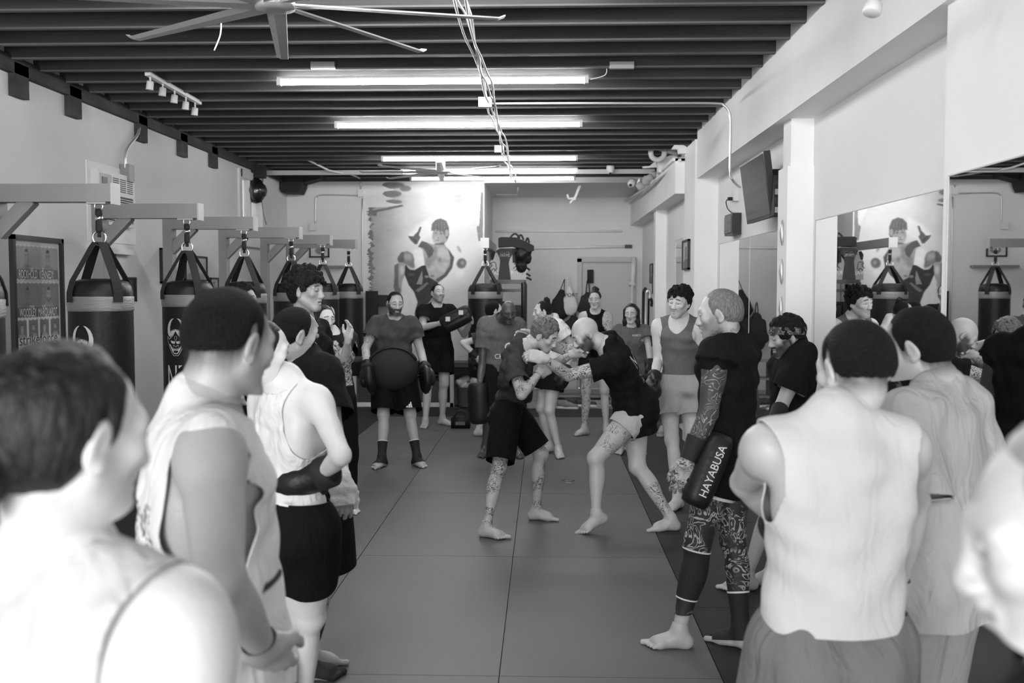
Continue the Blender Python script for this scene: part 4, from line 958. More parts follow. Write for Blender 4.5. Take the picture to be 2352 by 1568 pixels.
def poster_fn(U, V):
    t = np.full(U.shape, .62); n = RNG.rand(*U.shape)
    def panel(u0, u1, v0, v1, tone): m = (U > u0) & (U < u1) & (V > v0+.004*np.sin(U*90)) & (V < v1+.004*np.sin(U*70)); t[m] = tone*(.8+.4*n[m]); return m
    for (v0, v1, ch) in ((.675, .955, 0), (.355, .645, 1)):
        m = panel(.04, .97, v0, v1, .30 if ch == 0 else .17)
        for k, cx in enumerate((.28, .74)):
            pt = portrait(U*1., V, cx, v0+.195, .085, .30 if ch == 0 else (.18 if k == 0 else .33), .05, beard=ch*k); pt[~m] = np.nan; blend(t, pt)
        mm = m & (V < v0+.085); t[mm] *= .45
    for k in range(4):
        u0 = .05+.24*k; m = panel(u0, u0+.2, .185, .335, .13); pt = portrait(U, V, u0+.1, .265, .052, .38, .05, beard=k % 2); pt[~m] = np.nan; blend(t, pt)
    t = blur(t, 1.1); m = (U > .05) & (U < .96) & (((V > .962) & (V < .985)) | ((V > .65) & (V < .672))); t[m & (np.sin(U*260) > -.1)] = .3
    return t
def pl_left(U, V): return np.stack([np.full(U.shape, XPW), py0+U*(py1-py0), pz0+V*(pz1-pz0)], 1)
paint('poster_sheet', 180, 260, poster_fn, pl_left, po, M_paint)
def onleft(u0, v0, s, x=XPW+.002, sx=1.): return lambda u, v: (x, py0+(py1-py0)*u0+u*s*sx, pz0+(pz1-pz0)*v0+v*s)
M_dk = mat('dark_ink', .03, .6)
text_on('poster_lettering', 'strikeforce', .118, onleft(.5, .125, 1), M_dk, po, sx=1.12)
text_on('poster_lettering', 'SATURDAY JULY 14', .075, onleft(.44, .035, 1, sx=.62), M_dk, po); text_on('poster_lettering', '10PM', .075, onleft(.78, .04, 1, sx=.62), M_dk, po)
for s_, u_, v_ in (('ROCKHOLD', .3, .685), ('KENNEDY', .7, .685), ('WOODLEY', .28, .363), ('MARQUARDT', .71, .363)): text_on('poster_lettering', s_, .088, onleft(u_, v_, 1, sx=.55), M_print, po)
for s_, u_, v_ in (('LUKE', .37, .752), ('TIM', .62, .752), ('TYRON', .36, .432), ('NATE', .62, .432)): text_on('poster_lettering', s_, .03, onleft(u_, v_, 1, sx=.7), M_print, po)
def wallframe(side, pxa, pxb, pya, pyb, label, fn=None, th=.018, xw=None, dark=False):
    "frame on a side wall between two pixel columns"
    xw = xw if xw is not None else (XL if side < 0 else XF); s = 1 if side < 0 else -1
    A = WX(pxa, pya, xw+s*.02); B = WX(pxb, pyb, xw+s*.02); ya, yb_ = sorted((A[1], B[1])); za, zb = sorted((WX(pxa, pya, xw+s*.02)[2], WX(pxa, pyb, xw+s*.02)[2]))
    r = empty('picture_frame', (xw, (ya+yb_)/2, za), label, 'picture'); bm = bmesh.new(); x0, x1 = sorted((xw, xw+s*.03))
    for lo, hi in (((x0, ya, za), (x1, ya+th, zb)), ((x0, yb_-th, za), (x1, yb_, zb)), ((x0, ya, zb-th), (x1, yb_, zb)), ((x0, ya, za), (x1, yb_, za+th))): bbox(bm, lo, hi)
    from_bm('frame', bm, M_black, r, bevel=.002)
    def pl(U, V): return np.stack([np.full(U.shape, xw+s*.015), ya+th+U*(yb_-ya-2*th), za+th+V*(zb-za-2*th)], 1)
    paint('print', 30, 40, fn or (lambda U, V: .3+.25*np.sin(U*5+V*3)*np.cos(V*4)), pl, r, M_paintg); return r
prt = lambda sk, bg: (lambda U, V: blend(np.full(U.shape, bg), portrait(U, V, .5, .6, .32, sk, .05)))
wallframe(-1, 236, 266, 572, 640, 'framed portrait on left wall, behind straps of nearest bag', prt(.5, .35))
wallframe(-1, 286, 313, 636, 693, 'small dark framed picture right of the nearest hanging bag', prt(.12, .04))
wallframe(-1, 425, 476, 585, 645, 'framed picture on left wall behind second bag straps', prt(.4, .5))
wallframe(-1, 483, 503, 637, 680, 'small black-framed picture between second and third bags', prt(.3, .45))
wallframe(-1, 370, 378, 569, 650, 'narrow dark frame beside second bag post', prt(.05, .03))
wallframe(1, 1568, 1581, 553, 620, 'tall black frame high on far right wall beside the column', prt(.15, .5), xw=1.6, th=.02)
wallframe(1, 1493, 1499, 606, 651, 'upper slim frame on the far right wall', prt(.15, .4)); wallframe(1, 1499, 1505, 629, 675, 'middle slim frame on the far right wall', prt(.15, .4)); wallframe(1, 1504, 1510, 697, 736, 'lowest slim frame on the far right wall', prt(.15, .4))
# picture on mural wall
A = pw(711, 561); B = pw(757, 591); pf = empty('picture_frame', (A[0], YM, B[2]), 'black-framed drawing on far wall above the last bags', 'picture'); bm = bmesh.new()
x0, x1, z0, z1 = A[0], B[0], B[2], A[2]
for lo, hi in (((x0, YM-.03, z0), (x0+.02, YM, z1)), ((x1-.02, YM-.03, z0), (x1, YM, z1)), ((x0, YM-.03, z1-.02), (x1, YM, z1)), ((x0, YM-.03, z0), (x1, YM, z0+.02))): bbox(bm, lo, hi)
from_bm('frame', bm, M_black, pf); paint('print', 40, 30, lambda U, V: np.where(((U-.55)/.3)**2+((V-.5)/.35)**2 < 1, .22, .6), lambda U, V: np.stack([x0+.02+U*(x1-x0-.04), np.full(U.shape, YM-.012), z0+.02+V*(z1-z0-.04)], 1), pf, M_paintg)
# shelf rail behind the last bags
A = pw(690, 610); B = pw(792, 615); box('wall_shelf', (A[0], YM-.12, B[2]), (B[0], YM, A[2]), mat('grey_shelf', .25, .6)); tag(bpy.data.objects['wall_shelf'], 'thin grey shelf on far wall behind the last bags', 'shelf')
# ---- air conditioner on the left wall
ac = empty('air_conditioner', (XL, 9.0, 2.3), 'white window air conditioner set in the left wall', 'air conditioner')
ya, yb2 = 8.44, 9.2; za, zb = 2.30, 2.765
box('surround', (XL, 8.37, 2.15), (XL+.008, 9.36, 2.83), M_wall2, ac, .004)
box('case', (XL, ya, za), (XL+.07, yb2, zb), M_white, ac, .015)
M_slot = mat('slot_dark', .05, .6)
box('control_panel', (XL+.07, ya+.04, zb-.2), (XL+.076, ya+.26, zb-.03), mat('grey_panel', .45, .5), ac, .002)
box('display', (XL+.076, ya+.07, zb-.13), (XL+.08, ya+.17, zb-.06), M_black, ac)
for i in range(12): box('louver', (XL+.068, ya+.05, za+.03+i*.019), (XL+.082, yb2-.05, za+.036+i*.019), M_white, ac)
box('grille_back', (XL+.05, ya+.04, za+.03), (XL+.0715, yb2-.04, za+.265), M_slot, ac)
for i in range(3):
    for j in range(7): box('vent_slot', (XL+.0695, ya+.3+i*.15, zb-.16+j*.018), (XL+.0725, ya+.42+i*.15, zb-.152+j*.018), M_slot, ac)
st(box('trim_11', (XL, 8.37, 2.05), (XL+.06, 9.2, 2.1), M_wall2))
# ---- black speakers at the far left corner
sp = empty('hanging_speaker', P(587, 436, 13.2), 'black oval speaker hanging below the ceiling, far left corner', 'speaker'); c = P(587, 438, 13.2)
bm = bmesh.new(); lathe(bm, [(.01, -.17), (.07, -.155), (.115, -.09), (.125, 0), (.115, .08), (.08, .14), (.03, .17)], c, 28); from_bm('cabinet', bm, mat('gloss_black', .012, .2, spec=.8), sp, smooth=True)
for k in (1, -1): bm = bmesh.new(); lathe(bm, [(.075, -.02), (.085, 0), (.08, .03), (.04, .05)], c+np.array([k*.095, 0, 0]), 20, (k, 0, 0)); from_bm('side_cone', bm, M_black, sp, smooth=True)
bm = bmesh.new(); bbox(bm, c+np.array([-.12, -.05, .17]), c+np.array([.12, .1, .34])); bbox(bm, c+np.array([-.03, -.03, .12]), c+np.array([.03, .03, .3])); from_bm('bracket', bm, M_blackm, sp, bevel=.008)
obj_tube('cord', [c+np.array([.08, 0, -.1]), c+np.array([.1, 0, -.3]), c+np.array([.14, 0, -.45])], .004, M_blackm, sp, sm=4)
s2 = empty('corner_speaker', P(685, 420, 14.7), 'black tapered speaker on the far wall at ceiling corner', 'speaker'); bm = bmesh.new()
pts = [(639, 403), (694, 403), (692, 428), (685, 443), (646, 441), (640, 432)]; d = 14.55; Aq = [bm.verts.new(P(x, y, d)) for x, y in pts]; Bq = [bm.verts.new(P(x, y, d)+np.array([0, .35, 0])) for x, y in pts]; bm.faces.new(Aq); bm.faces.new(Bq[::-1])
for i in range(6): bm.faces.new((Aq[i], Aq[(i+1) % 6], Bq[(i+1) % 6], Bq[i]))
from_bm('cabinet', bm, M_blackm, s2, bevel=.02)
bm = bmesh.new(); pts = [(608, 398), (740, 400), (733, 410), (694, 420), (640, 412), (625, 409)]; Aq = [bm.verts.new(P(x, y, d+.1)) for x, y in pts]; Bq = [bm.verts.new(P(x, y, d+.1)+np.array([0, .3, 0])) for x, y in pts]; bm.faces.new(Aq); bm.faces.new(Bq[::-1])
for i in range(6): bm.faces.new((Aq[i], Aq[(i+1) % 6], Bq[(i+1) % 6], Bq[i]))
from_bm('mount_cover', bm, M_blackm, s2)
# ------------------------------------------------------------------ painted mural
def inpoly(X, Y, pts):
    r = np.zeros(X.shape, bool); n = len(pts)
    for i in range(n):
        x1, y1 = pts[i]; x2, y2 = pts[(i+1) % n]
        if y1 == y2: continue
        c = ((Y > min(y1, y2)) & (Y <= max(y1, y2))); xi = x1+(Y-y1)*(x2-x1)/(y2-y1); r ^= c & (X < xi)
    return r
def noise2(U, V, sc, seed):
    r = np.random.RandomState(seed); o = np.zeros(U.shape)
    for i in range(7):
        a = r.rand()*6.28; k = sc*(.6+r.rand()*1.6); o += np.sin(k*(U*math.cos(a)+V*math.sin(a))+r.rand()*6.28+1.5*np.sin(k*.5*V+i))
    return o/7
def alb(v): v = v/255.; l = ((v+.055)/1.055)**2.4; return l*1.25
mw, mh = 300, 450; mx0, mx1, my0, my1 = 90, 1345, 60, 1930
Ug, Vg = np.meshgrid(np.linspace(0, 1, mw), np.linspace(0, 1, mh), indexing='ij'); XX = mx0+Ug*(mx1-mx0); YY = my1+(my0-my1)*Vg
def mural():
    t = np.interp(XX, [100, 350, 520, 900, 1300], [140, 160, 180, 190, 185])+10*noise2(XX, YY, .012, 1)+6*noise2(XX, YY, .05, 2)
    t += np.clip((600-YY)/500, 0, 1)*10  # lighting painted in: tone rises towards the top
    hl = np.exp(-(((XX-860)/400)**2+((YY-800)/420)**2)**1.5); t = t*(1-hl*.75)+218*hl*.75
    def pg(pts, v, s=1.2, a=1.):
        nonlocal t
        m = blur(inpoly(XX, YY, pts).astype(float), s*.6)*a; t = t*(1-m)+(v+8*noise2(XX, YY, .05, len(pts)))*m
    def el(cx, cy, rx, ry, v, s=1.5, a=1., rot=0):
        nonlocal t
        c, sn = math.cos(rot), math.sin(rot); dx = XX-cx; dy = YY-cy
        m = blur(((((dx*c+dy*sn)/rx)**2+((-dx*sn+dy*c)/ry)**2) < 1).astype(float), s*.8)*a; t = t*(1-m)+(v+6*noise2(XX, YY, .06, int(cx)))*m
    # brushed edges
    t = np.where(XX < 170+60*noise2(XX*.3, YY, .05, 8)+25*noise2(XX*.2, YY, .2, 9), 104+14*noise2(XX, YY, .08, 5), t)
    for a in ((380, 115, 130, 34), (370, 205, 110, 36), (390, 290, 95, 22), (520, 150, 60, 30)): el(*a, 108, 1.5, .95)
    pg([(135, 385), (300, 355), (480, 318), (500, 335), (330, 375), (220, 395), (210, 440), (150, 430)], 98, 1.2)
    pg([(1020, 205), (1120, 200), (1140, 260), (1110, 330), (1040, 290)], 175, 3); pg([(1300, 520), (1318, 190), (1338, 195), (1336, 700), (1290, 705), (1270, 560)], 118, .8)
    # pale glow shapes of the raised arm and guard
    pg([(540, 640), (640, 540), (790, 455), (800, 600), (800, 640), (700, 700), (640, 740), (600, 720)], 226, 6, .75)
    pg([(690, 555), (660, 640), (675, 665), (640, 735), (612, 735), (560, 680), (545, 650), (600, 655), (650, 600), (670, 552)], 92, 1.4); pg([(560, 650), (600, 665), (640, 700), (625, 732)], 70, 1, .7)
    pg([(600, 800), (700, 775), (725, 960), (655, 1005), (610, 920)], 224, 5, .8)
    # torso
    pg([(660, 750), (700, 705), (800, 735), (860, 742), (930, 738), (990, 820), (1030, 880), (1008, 985), (960, 1060), (862, 1140), (790, 1110), (722, 1045), (715, 900), (700, 800)], 152, 1.5)
    for cx, cy, rx, ry, v in ((900, 830, 45, 60, 182), (960, 850, 34, 55, 178), (800, 880, 50, 40, 128), (860, 940, 40, 50, 168), (790, 990, 50, 30, 176), (900, 1000, 45, 32, 178), (845, 1050, 55, 24, 160), (760, 930, 30, 60, 120), (880, 905, 20, 30, 110), (940, 950, 26, 22, 185), (830, 800, 20, 45, 120)): el(cx, cy, rx, ry, v, 3, .75)
    pg([(960, 775), (1032, 878), (1010, 990), (950, 1075), (862, 1142), (835, 1112), (930, 1050), (985, 960), (995, 880)], 74, 2)
    pg([(650, 765), (690, 702), (745, 722), (800, 762), (818, 800), (800, 855), (765, 885), (722, 800), (700, 775)], 84, 1.5)
    # head
    el(885, 650, 84, 96, 148, 1.5); el(850, 700, 40, 50, 172, 3, .8); pg([(790, 600), (800, 520), (840, 480), (890, 465), (950, 490), (978, 560), (980, 640), (955, 695), (942, 650), (922, 632), (908, 596), (888, 618), (872, 588), (852, 606), (838, 578), (818, 604), (806, 590)], 96, 1.6)
    for i in range(9): x = 822+i*15; pg([(x, 505+abs(i-5)*6), (x+5, 500+abs(i-5)*6), (x+8, 560+(i*37)%25), (x+2, 570)], 138 if i % 2 else 72, .8, .5)
    el(955, 620, 20, 36, 150, 1); el(840, 620, 14, 6, 90, 1); el(895, 625, 14, 6, 90, 1); el(862, 672, 10, 6, 110, 1); el(858, 695, 22, 5, 96, 1); pg([(820, 735), (930, 715), (925, 745), (840, 745)], 96, 1.5)
    # raised leg on the left
    pg([(430, 885), (470, 825), (540, 808), (590, 840), (608, 890), (612, 985), (560, 1000), (500, 940), (445, 930)], 112, 2); el(540, 870, 50, 40, 160, 4, .8, .6); pg([(430, 885), (470, 825), (500, 815), (500, 930), (445, 930)], 82, 2, .8)
    pg([(400, 960), (450, 930), (505, 940), (522, 1040), (490, 1140), (478, 1250), (430, 1300), (390, 1200), (398, 1080)], 140, 2); pg([(400, 960), (440, 940), (440, 1180), (470, 1230), (430, 1300), (390, 1200), (398, 1080)], 88, 2, .9); el(480, 1010, 22, 50, 185, 3)
    # pale ground left of the shorts, shorts, standing leg
    pg([(480, 1130), (510, 1060), (600, 1230), (645, 1350), (600, 1500), (560, 1560), (300, 1560), (400, 1420), (470, 1260)], 196, 3)
    pg([(515, 950), (560, 1005), (615, 1010), (690, 965), (728, 960), (742, 1010), (770, 1090), (862, 1142), (850, 1210), (790, 1320), (730, 1400), (700, 1560), (610, 1600), (612, 1460), (645, 1350), (605, 1240), (550, 1170), (508, 1060)], 40, 1.3)
    pg([(630, 1160), (672, 1060), (692, 1010), (700, 1100), (690, 1165)], 128, 1.2); pg([(620, 1225), (740, 1140), (760, 1150), (700, 1210), (650, 1245)], 105, 1.5); pg([(700, 1405), (760, 1360), (800, 1290), (820, 1300), (770, 1400), (720, 1450)], 120, 1.5, .8)
    el(740, 1080, 24, 14, 120, 1); el(800, 1075, 22, 12, 110, 1); el(575, 1060, 40, 16, 88, 3, .7); pg([(520, 945), (560, 975), (620, 1000), (600, 1012), (550, 995)], 170, 1)
    el(1110, 940, 50, 55, 92, 2, 1., .5); el(1120, 935, 20, 26, 140, 2, .8); el(1085, 790, 12, 40, 130, 2, .8, -.5); el(1090, 1050, 40, 50, 215, 5, .8)
    pg([(110, 1300), (260, 1280), (380, 1500), (500, 1560), (560, 1930), (90, 1930)], 96, 3, .8)
    return alb(t)
tone = mural()
edge = 128+38*noise2(YY*0, YY, .045, 21)+34*noise2(YY*0, YY, .16, 22)+16*noise2(YY*0, YY, .5, 23)
edge = np.where(YY < 345, np.interp(YY, [60, 85, 115, 150, 165, 180, 205, 235, 255, 275, 290, 308, 318, 345], [430, 300, 270, 350, 420, 300, 275, 320, 400, 310, 320, 400, 490, 300]), edge)
redge = np.interp(YY, [60, 170, 330, 500, 560, 900, 1900], [1260, 1240, 1180, 1262, 1300, 1335, 1340])
redge = np.where((YY > 185) & (XX > 1296), 1340, redge)
gm_ = np.minimum(XX-edge, redge-XX)/10.
gm_ = np.maximum(gm_, np.minimum(np.minimum(XX-1300, 1338-XX), YY-190)/10.)
def mural_pl(U, V):
    x = 820+(mx0+U*(mx1-mx0))/4.612; y = 400+(my1+(my0-my1)*V)/4.612; xa, xb = P(800, 600, YM)[0], P(1200, 600, YM)[0]
    X = xa+(xb-xa)*(x-800)/400; za, zb = P(1000, 400, YM)[2], P(1000, 800, YM)[2]; Zz = za+(zb-za)*(y-400)/400
    return np.stack([X, np.full(U.shape, YM-.006), Zz], 1)
mu = paint('wall_mural', mw, mh, lambda U, V: tone, mural_pl, None, M_paint, clipf=lambda U, V: gm_)
tag(mu, 'painted mural of a kicking boxer on the far wall, ragged brush edges', 'mural')
# ------------------------------------------------------------------ hanging bags
def bendon(cx, cy, r, a0):
    "maps flat (u, v) onto a bag's side; a0 = angle of u=0 from the camera-facing line"
    def f(u, v): a = a0+u/r; return (cx+math.sin(a)*(r+.0025), cy-math.cos(a)*(r+.0025), v)
    return f
def flatpolys(name, polys, place, m, parent, sub=.03):
    bm = bmesh.new()
    for pts in polys:
        vs = [bm.verts.new((x, y, 0)) for x, y in pts]
        try: bm.faces.new(vs)
        except ValueError: pass
    bmesh.ops.triangulate(bm, faces=bm.faces)
    for _ in range(4):
        es = [e for e in bm.edges if e.calc_length() > sub]
        if not es: break
        bmesh.ops.subdivide_edges(bm, edges=es, cuts=1); bmesh.ops.triangulate(bm, faces=[f for f in bm.faces if len(f.verts) > 3])
    for v in bm.verts: v.co = Vector(place(v.co.x, v.co.y))
    return from_bm(name, bm, m, parent)
def stroke(pts, w):
    "outline polygons of a polyline, one quad per segment"
    pts = [np.array(p, float) for p in smooth_path([(a, b, 0) for a, b in pts], 4)]; out = []
    for a, b in zip(pts, pts[1:]):
        d = (b-a)[:2]; L = np.linalg.norm(d)
        if L < 1e-6: continue
        n = np.array([-d[1], d[0]])/L*w/2; a2 = a[:2]-d/L*w*.2; b2 = b[:2]+d/L*w*.2; out.append([a2+n, a2-n, b2-n, b2+n])
    return out
def mask_polys():
    P_ = []; hornL = [(313, 237), (285, 262), (265, 300), (252, 345), (248, 390), (256, 425), (275, 462), (240, 490), (218, 470), (203, 430), (203, 375), (215, 325), (235, 285), (265, 255), (290, 240)]
    brow = []
    S = []
    S += stroke([(262, 415), (290, 398), (335, 388)], 5)
    for k, (a, b) in enumerate((((330, 395), (262, 470)), ((332, 396), (275, 485)), ((334, 398), (245, 500)))):
        S += stroke([a, ((a[0]*.4+b[0]*.6)+10, (a[1]+b[1])/2-6), b], 6-k)
    S += stroke([(335, 400), (300, 460), (255, 505), (232, 522)], 8); S += stroke([(232, 522), (220, 515), (210, 490), (200, 490), (200, 520), (210, 560), (222, 590), (240, 640), (262, 680), (285, 725), (310, 748), (338, 740)], 6)
    S += stroke([(330, 480), (318, 490), (322, 515), (330, 550)], 4); S += stroke([(235, 595), (255, 620), (275, 660), (300, 705)], 5)
    S += stroke([(300, 622), (298, 608), (312, 604), (322, 616), (330, 630)], 5); S += stroke([(280, 632), (300, 648), (335, 655)], 4)
    polys = [[(252, 540), (285, 545), (330, 556), (322, 580), (300, 586), (270, 575)], [(232, 590), (250, 592), (285, 650), (310, 662), (338, 664), (338, 676), (305, 676), (300, 700), (320, 712), (338, 712), (338, 722), (312, 725), (290, 700), (262, 650)], hornL, [(262, 420), (300, 402), (320, 405), (280, 470), (262, 480), (275, 462)]]
    allp = [[tuple(p) for p in q] for q in S]+polys
    mir = [[(2*335-x, y) for x, y in q][::-1] for q in allp]
    k = .000547; return [[((x-335)*k, 1.52-(y-235)*k) for x, y in q] for q in allp+mir]
MASK = mask_polys(); k_ = .000547
def cvt(q): return [((x-335)*k_, 1.52-(y-235)*k_) for x, y in q]
NPOLY = [cvt(q) for q in ([(198, 880), (222, 880), (222, 1240), (202, 1240)], [(222, 885), (306, 1135), (298, 1166), (215, 925)], [(320, 880), (345, 880), (345, 965), (322, 1015)], [(370, 880), (422, 880), (372, 925)], [(200, 1275), (224, 1275), (224, 1500), (200, 1500)], [(224, 1478), (300, 1478), (300, 1500), (224, 1500)])]
def heavy_bag(x, y, label, r=.19, rot=0., logo=None, zb=.57, armz=2.27, tape_low=True, plain=False):
    root = empty('punching_bag', (x, y, zb), label, 'punching bag', 'hanging heavy bags')
    bm = bmesh.new(); lathe(bm, [(r*.6, zb), (r*.93, zb+.012), (r, zb+.04), (r, 1.2), (r*1.003, 1.5), (r, 1.68), (r*1.0, 1.72), (r*.95, 1.755), (r*.93, 1.76), (r*.86, 1.785), (r*.6, 1.80), (r*.2, 1.805)], (x, y, 0), 40); from_bm('bag_body', bm, M_leather, root, smooth=True)
    bm = bmesh.new(); lathe(bm, [(r+.001, 1.605), (r+.005, 1.61), (r+.004, 1.63), (r+.007, 1.65), (r+.004, 1.67), (r+.006, 1.69), (r+.001, 1.695)], (x, y, 0), 40, capb=False, capt=False); from_bm('tape_band', bm, M_tape, root, smooth=True)
    if tape_low: bm = bmesh.new(); lathe(bm, [(r+.001, .76), (r+.005, .765), (r+.005, .83), (r+.001, .835)], (x, y, 0), 40, capb=False, capt=False); from_bm('tape_band', bm, mat('dark_band', .06, .5), root, smooth=True)
    bm = bmesh.new(); zr = 2.06
    for k in range(4):
        a = rot+math.pi/4+k*math.pi/2; o = Vector((math.sin(a), -math.cos(a), 0)); t = Vector((math.cos(a), math.sin(a), 0)); bm = bmesh.new(); prev = None
        for (d, z) in ((.028, zr-.03), (.05, zr-.06), (r*.93, 1.79), (r+.007, 1.72), (r+.008, 1.66)):
            ring = [bm.verts.new(Vector((x, y, z))+o*(d+e)+t*s*.03) for s, e in ((-1, 0), (1, 0), (1, .006), (-1, .006))]
            if prev:
                for j in range(4): bm.faces.new((prev[j], prev[(j+1) % 4], ring[(j+1) % 4], ring[j]))
            else: bm.faces.new(ring[::-1])
            prev = ring
        bm.faces.new(prev); from_bm('strap', bm, M_web, root)
    bm = bmesh.new(); tube(bm, ring_pts((x, y, zr-.005), .042, 20), .006, 8, closed=True); from_bm('steel_ring', bm, M_chrome, root, smooth=True)
    bm = bmesh.new(); lathe(bm, [(.018, zr+.03), (.022, zr+.05), (.02, zr+.1), (.016, zr+.11)], (x, y, 0), 12); lathe(bm, [(.016, zr+.13), (.022, zr+.14), (.022, armz-.05), (.018, armz-.035)], (x, y, 0), 12); tube(bm, [(x, y, zr-.0), (x, y, zr+.05)], .012, 8); from_bm('hanger_strap', bm, M_web, root, smooth=True)
    bm = bmesh.new(); lathe(bm, [(.012, zr+.1), (.024, zr+.108), (.024, zr+.125), (.012, zr+.132)], (x, y, 0), 14); tube(bm, ring_pts((x, y, armz-.02), .026, 16), .005, 8, closed=True); from_bm('swivel', bm, M_chrome, root, smooth=True)
    if logo is not None:
        f = bendon(x, y, r, logo); flatpolys('mask_print', MASK, f, M_print, root); flatpolys('bag_lettering', NPOLY, f, M_print, root)
    return root
def rig(x0, x1, y, label, brace=True):
    root = empty('bag_rig', (x0, y, 0), label, 'bag stand', 'steel bag stands along the left wall')
    zt, zl = 2.385, 2.275
    box('post', (x0, y-.055, 0), (x0+.085, y+.055, zl+.0), M_steel, root, .004); box('arm', (x0, y-.055, zl), (x1, y+.055, zt), M_steel, root, .006)
    box('end_plate', (x1, y-.058, zl-.015), (x1+.012, y+.058, zt+.003), mat('pale_steel', .5, .5), root, .002)
    bm = bmesh.new(); bar(bm, (x0+.05, y, zl-.2), (x0+.27, y, zl+.02), .075, .085, (0, 0, 1)); from_bm('brace', bm, M_steel, root, bevel=.004)
    bm = bmesh.new(); bbox(bm, (x1-.16, y-.04, zl-.012), (x1-.04, y+.04, zl+.002)); from_bm('hanger_plate', bm, mat('pale_steel', .5), root)
    box('foot_plate', (x0-.08, y-.1, 0), (x0+.18, y+.1, .012), M_steel, root, .003)
bags = [(-2.76, 4.62, -.1, None), (-2.752, 6.1, .15, -.20), (-2.727, 7.55, -.05, -.165), (-2.715, 8.96, .1, None), (-2.68, 10.5, .0, None), (-2.69, 12.05, .2, .62), (-2.61, 13.25, .1, None)]
bl = ['dark punching bag cut by the left picture edge', 'punching bag nearest the left edge, white horned mask print', 'second punching bag, horned mask and tall N behind cropped-hair man', 'third punching bag, behind the cropped head of the tank top man', 'fourth punching bag, behind the tall curly-haired man', 'fifth punching bag with mask beside the woman in graphic shirt', 'farthest left-row punching bag, left of the grey-shirt bearded man']
al = ['grey steel bag stand beyond the left picture edge', 'grey steel bag stand nearest, arm entering from the left edge', 'second grey steel bag stand, arm over the air conditioner', 'third grey steel bag stand with diagonal brace', 'fourth grey steel bag stand below the window', 'fifth grey steel bag stand, before the drawing frame', 'farthest grey steel bag stand of the left row']
for (x, y, rt, lg), a, b in zip(bags, bl, al):
    heavy_bag(x, y, a, rot=rt, logo=lg); rig(-3.44, x+.1, y, b)
hb = heavy_bag(-.77, 13.0, 'wide punching bag hanging right of the mural, beside the gear rack', r=.225, rot=.1)
rr_ = empty('bag_rig', (-.77, 14.9, 0), 'grey steel bag stand at the mural, arm pointing at the camera', 'bag stand')
box('post', (-.82, 14.88, 0), (-.72, 14.98, 2.3), M_steel, rr_, .004); box('arm', (-.82, 12.9, 2.275), (-.72, 14.98, 2.385), M_steel, rr_, .006); box('end_plate', (-.825, 12.885, 2.26), (-.715, 12.9, 2.39), M_white, rr_, .002)
bm = bmesh.new(); bar(bm, (-.77, 14.9, 1.85), (-.77, 14.45, 2.3), .06, .075); from_bm('brace', bm, M_steel, rr_)
# a dark heavy bag in shade behind the last row
# ------------------------------------------------------------------ bench, bin and gear near the far wall
bn = empty('bench', (-1.85, 14.6, 0), 'low white-framed bench with black boxes along the far wall', 'bench')
box('bench_top', (-3.0, 14.52, .58), (-.72, 14.98, .65), mat('grey_bench_top', .09, .6), bn, .01)
for x in (-2.82, -1.38): 
    box('leg', (x, 14.5, 0.), (x+.055, 14.56, .58), M_white, bn, .003)
box('lower_rail', (-2.82, 14.5, 0.), (-1.33, 14.56, .06), M_white, bn, .003); box('back_panel', (-3.0, 14.9, 0), (-.72, 14.95, .58), mat('pale_panel', .3, .7), bn)
for x0, x1, z0, z1, l in ((-2.74, -2.1, .07, .46, 'black box under the bench, left one'), (-2.06, -1.42, .07, .42, 'black box under the bench, middle one'), (-3.0, -.75, .47, .57, None)):
    if l: r = empty('storage_box', ((x0+x1)/2, 14.7, z0), l, 'box'); box('box_body', (x0, 14.58, z0), (x1, 14.88, z1-.05), M_black, r, .012); box('box_lid', (x0-.008, 14.572, z1-.05), (x1+.008, 14.888, z1), M_blackm, r, .008)
    else: box('cushion', (x0, 14.53, z0), (x1, 14.9, z1), M_blackm, bn, .02)
for i, (x, y, w, h) in enumerate(((812, 795, .10, .26), (975, 795, .13, .22), (1000, 815, .08, .14))):
    c = P(x, y, 14.85); bm = bmesh.new(); bbox(bm, (c[0]-w/2, 14.93, .66), (c[0]+w/2, 14.97, .66+h+.1)); tag(from_bm('paper_notice', bm, M_white, bevel=.003), ['white paper standing on the bench, left of the grey-shirt man', 'white paper on the bench behind the grey-shirt man', 'small white card on the bench right of grey-shirt man'][i], 'paper')
tb = empty('waste_bin', (-1.12, 14.4, 0), 'grey waste bin overflowing with white cloths near the far wall', 'bin')
bm = bmesh.new(); lathe(bm, [(.13, .0), (.14, .01), (.17, .28), (.178, .29), (.165, .29), (.15, .25)], (-1.12, 14.62, 0), 24); from_bm('bin_body', bm, mat('grey_plastic', .16, .5), tb, smooth=True)
Q = SDF(); r_ = np.random.RandomState(4)
for i in range(14): d = nrm(r_.randn(3)*[1, 1, .6]); Q.ell(np.array([-1.12, 14.6, .36])+d*[.12, .1, .08], [.07, .06, .05], frame(nrm(r_.randn(3)*[1, 1, .2]), Z), '', .02)
V, T = Q.mesh(.012, warp=folds(.01, .06, 3)); cu = mesh_np('white_towel', V, T, mat('white_cloth', .8, .8)); tag(cu, 'crumpled white cloths heaped on the grey bin', 'towel')
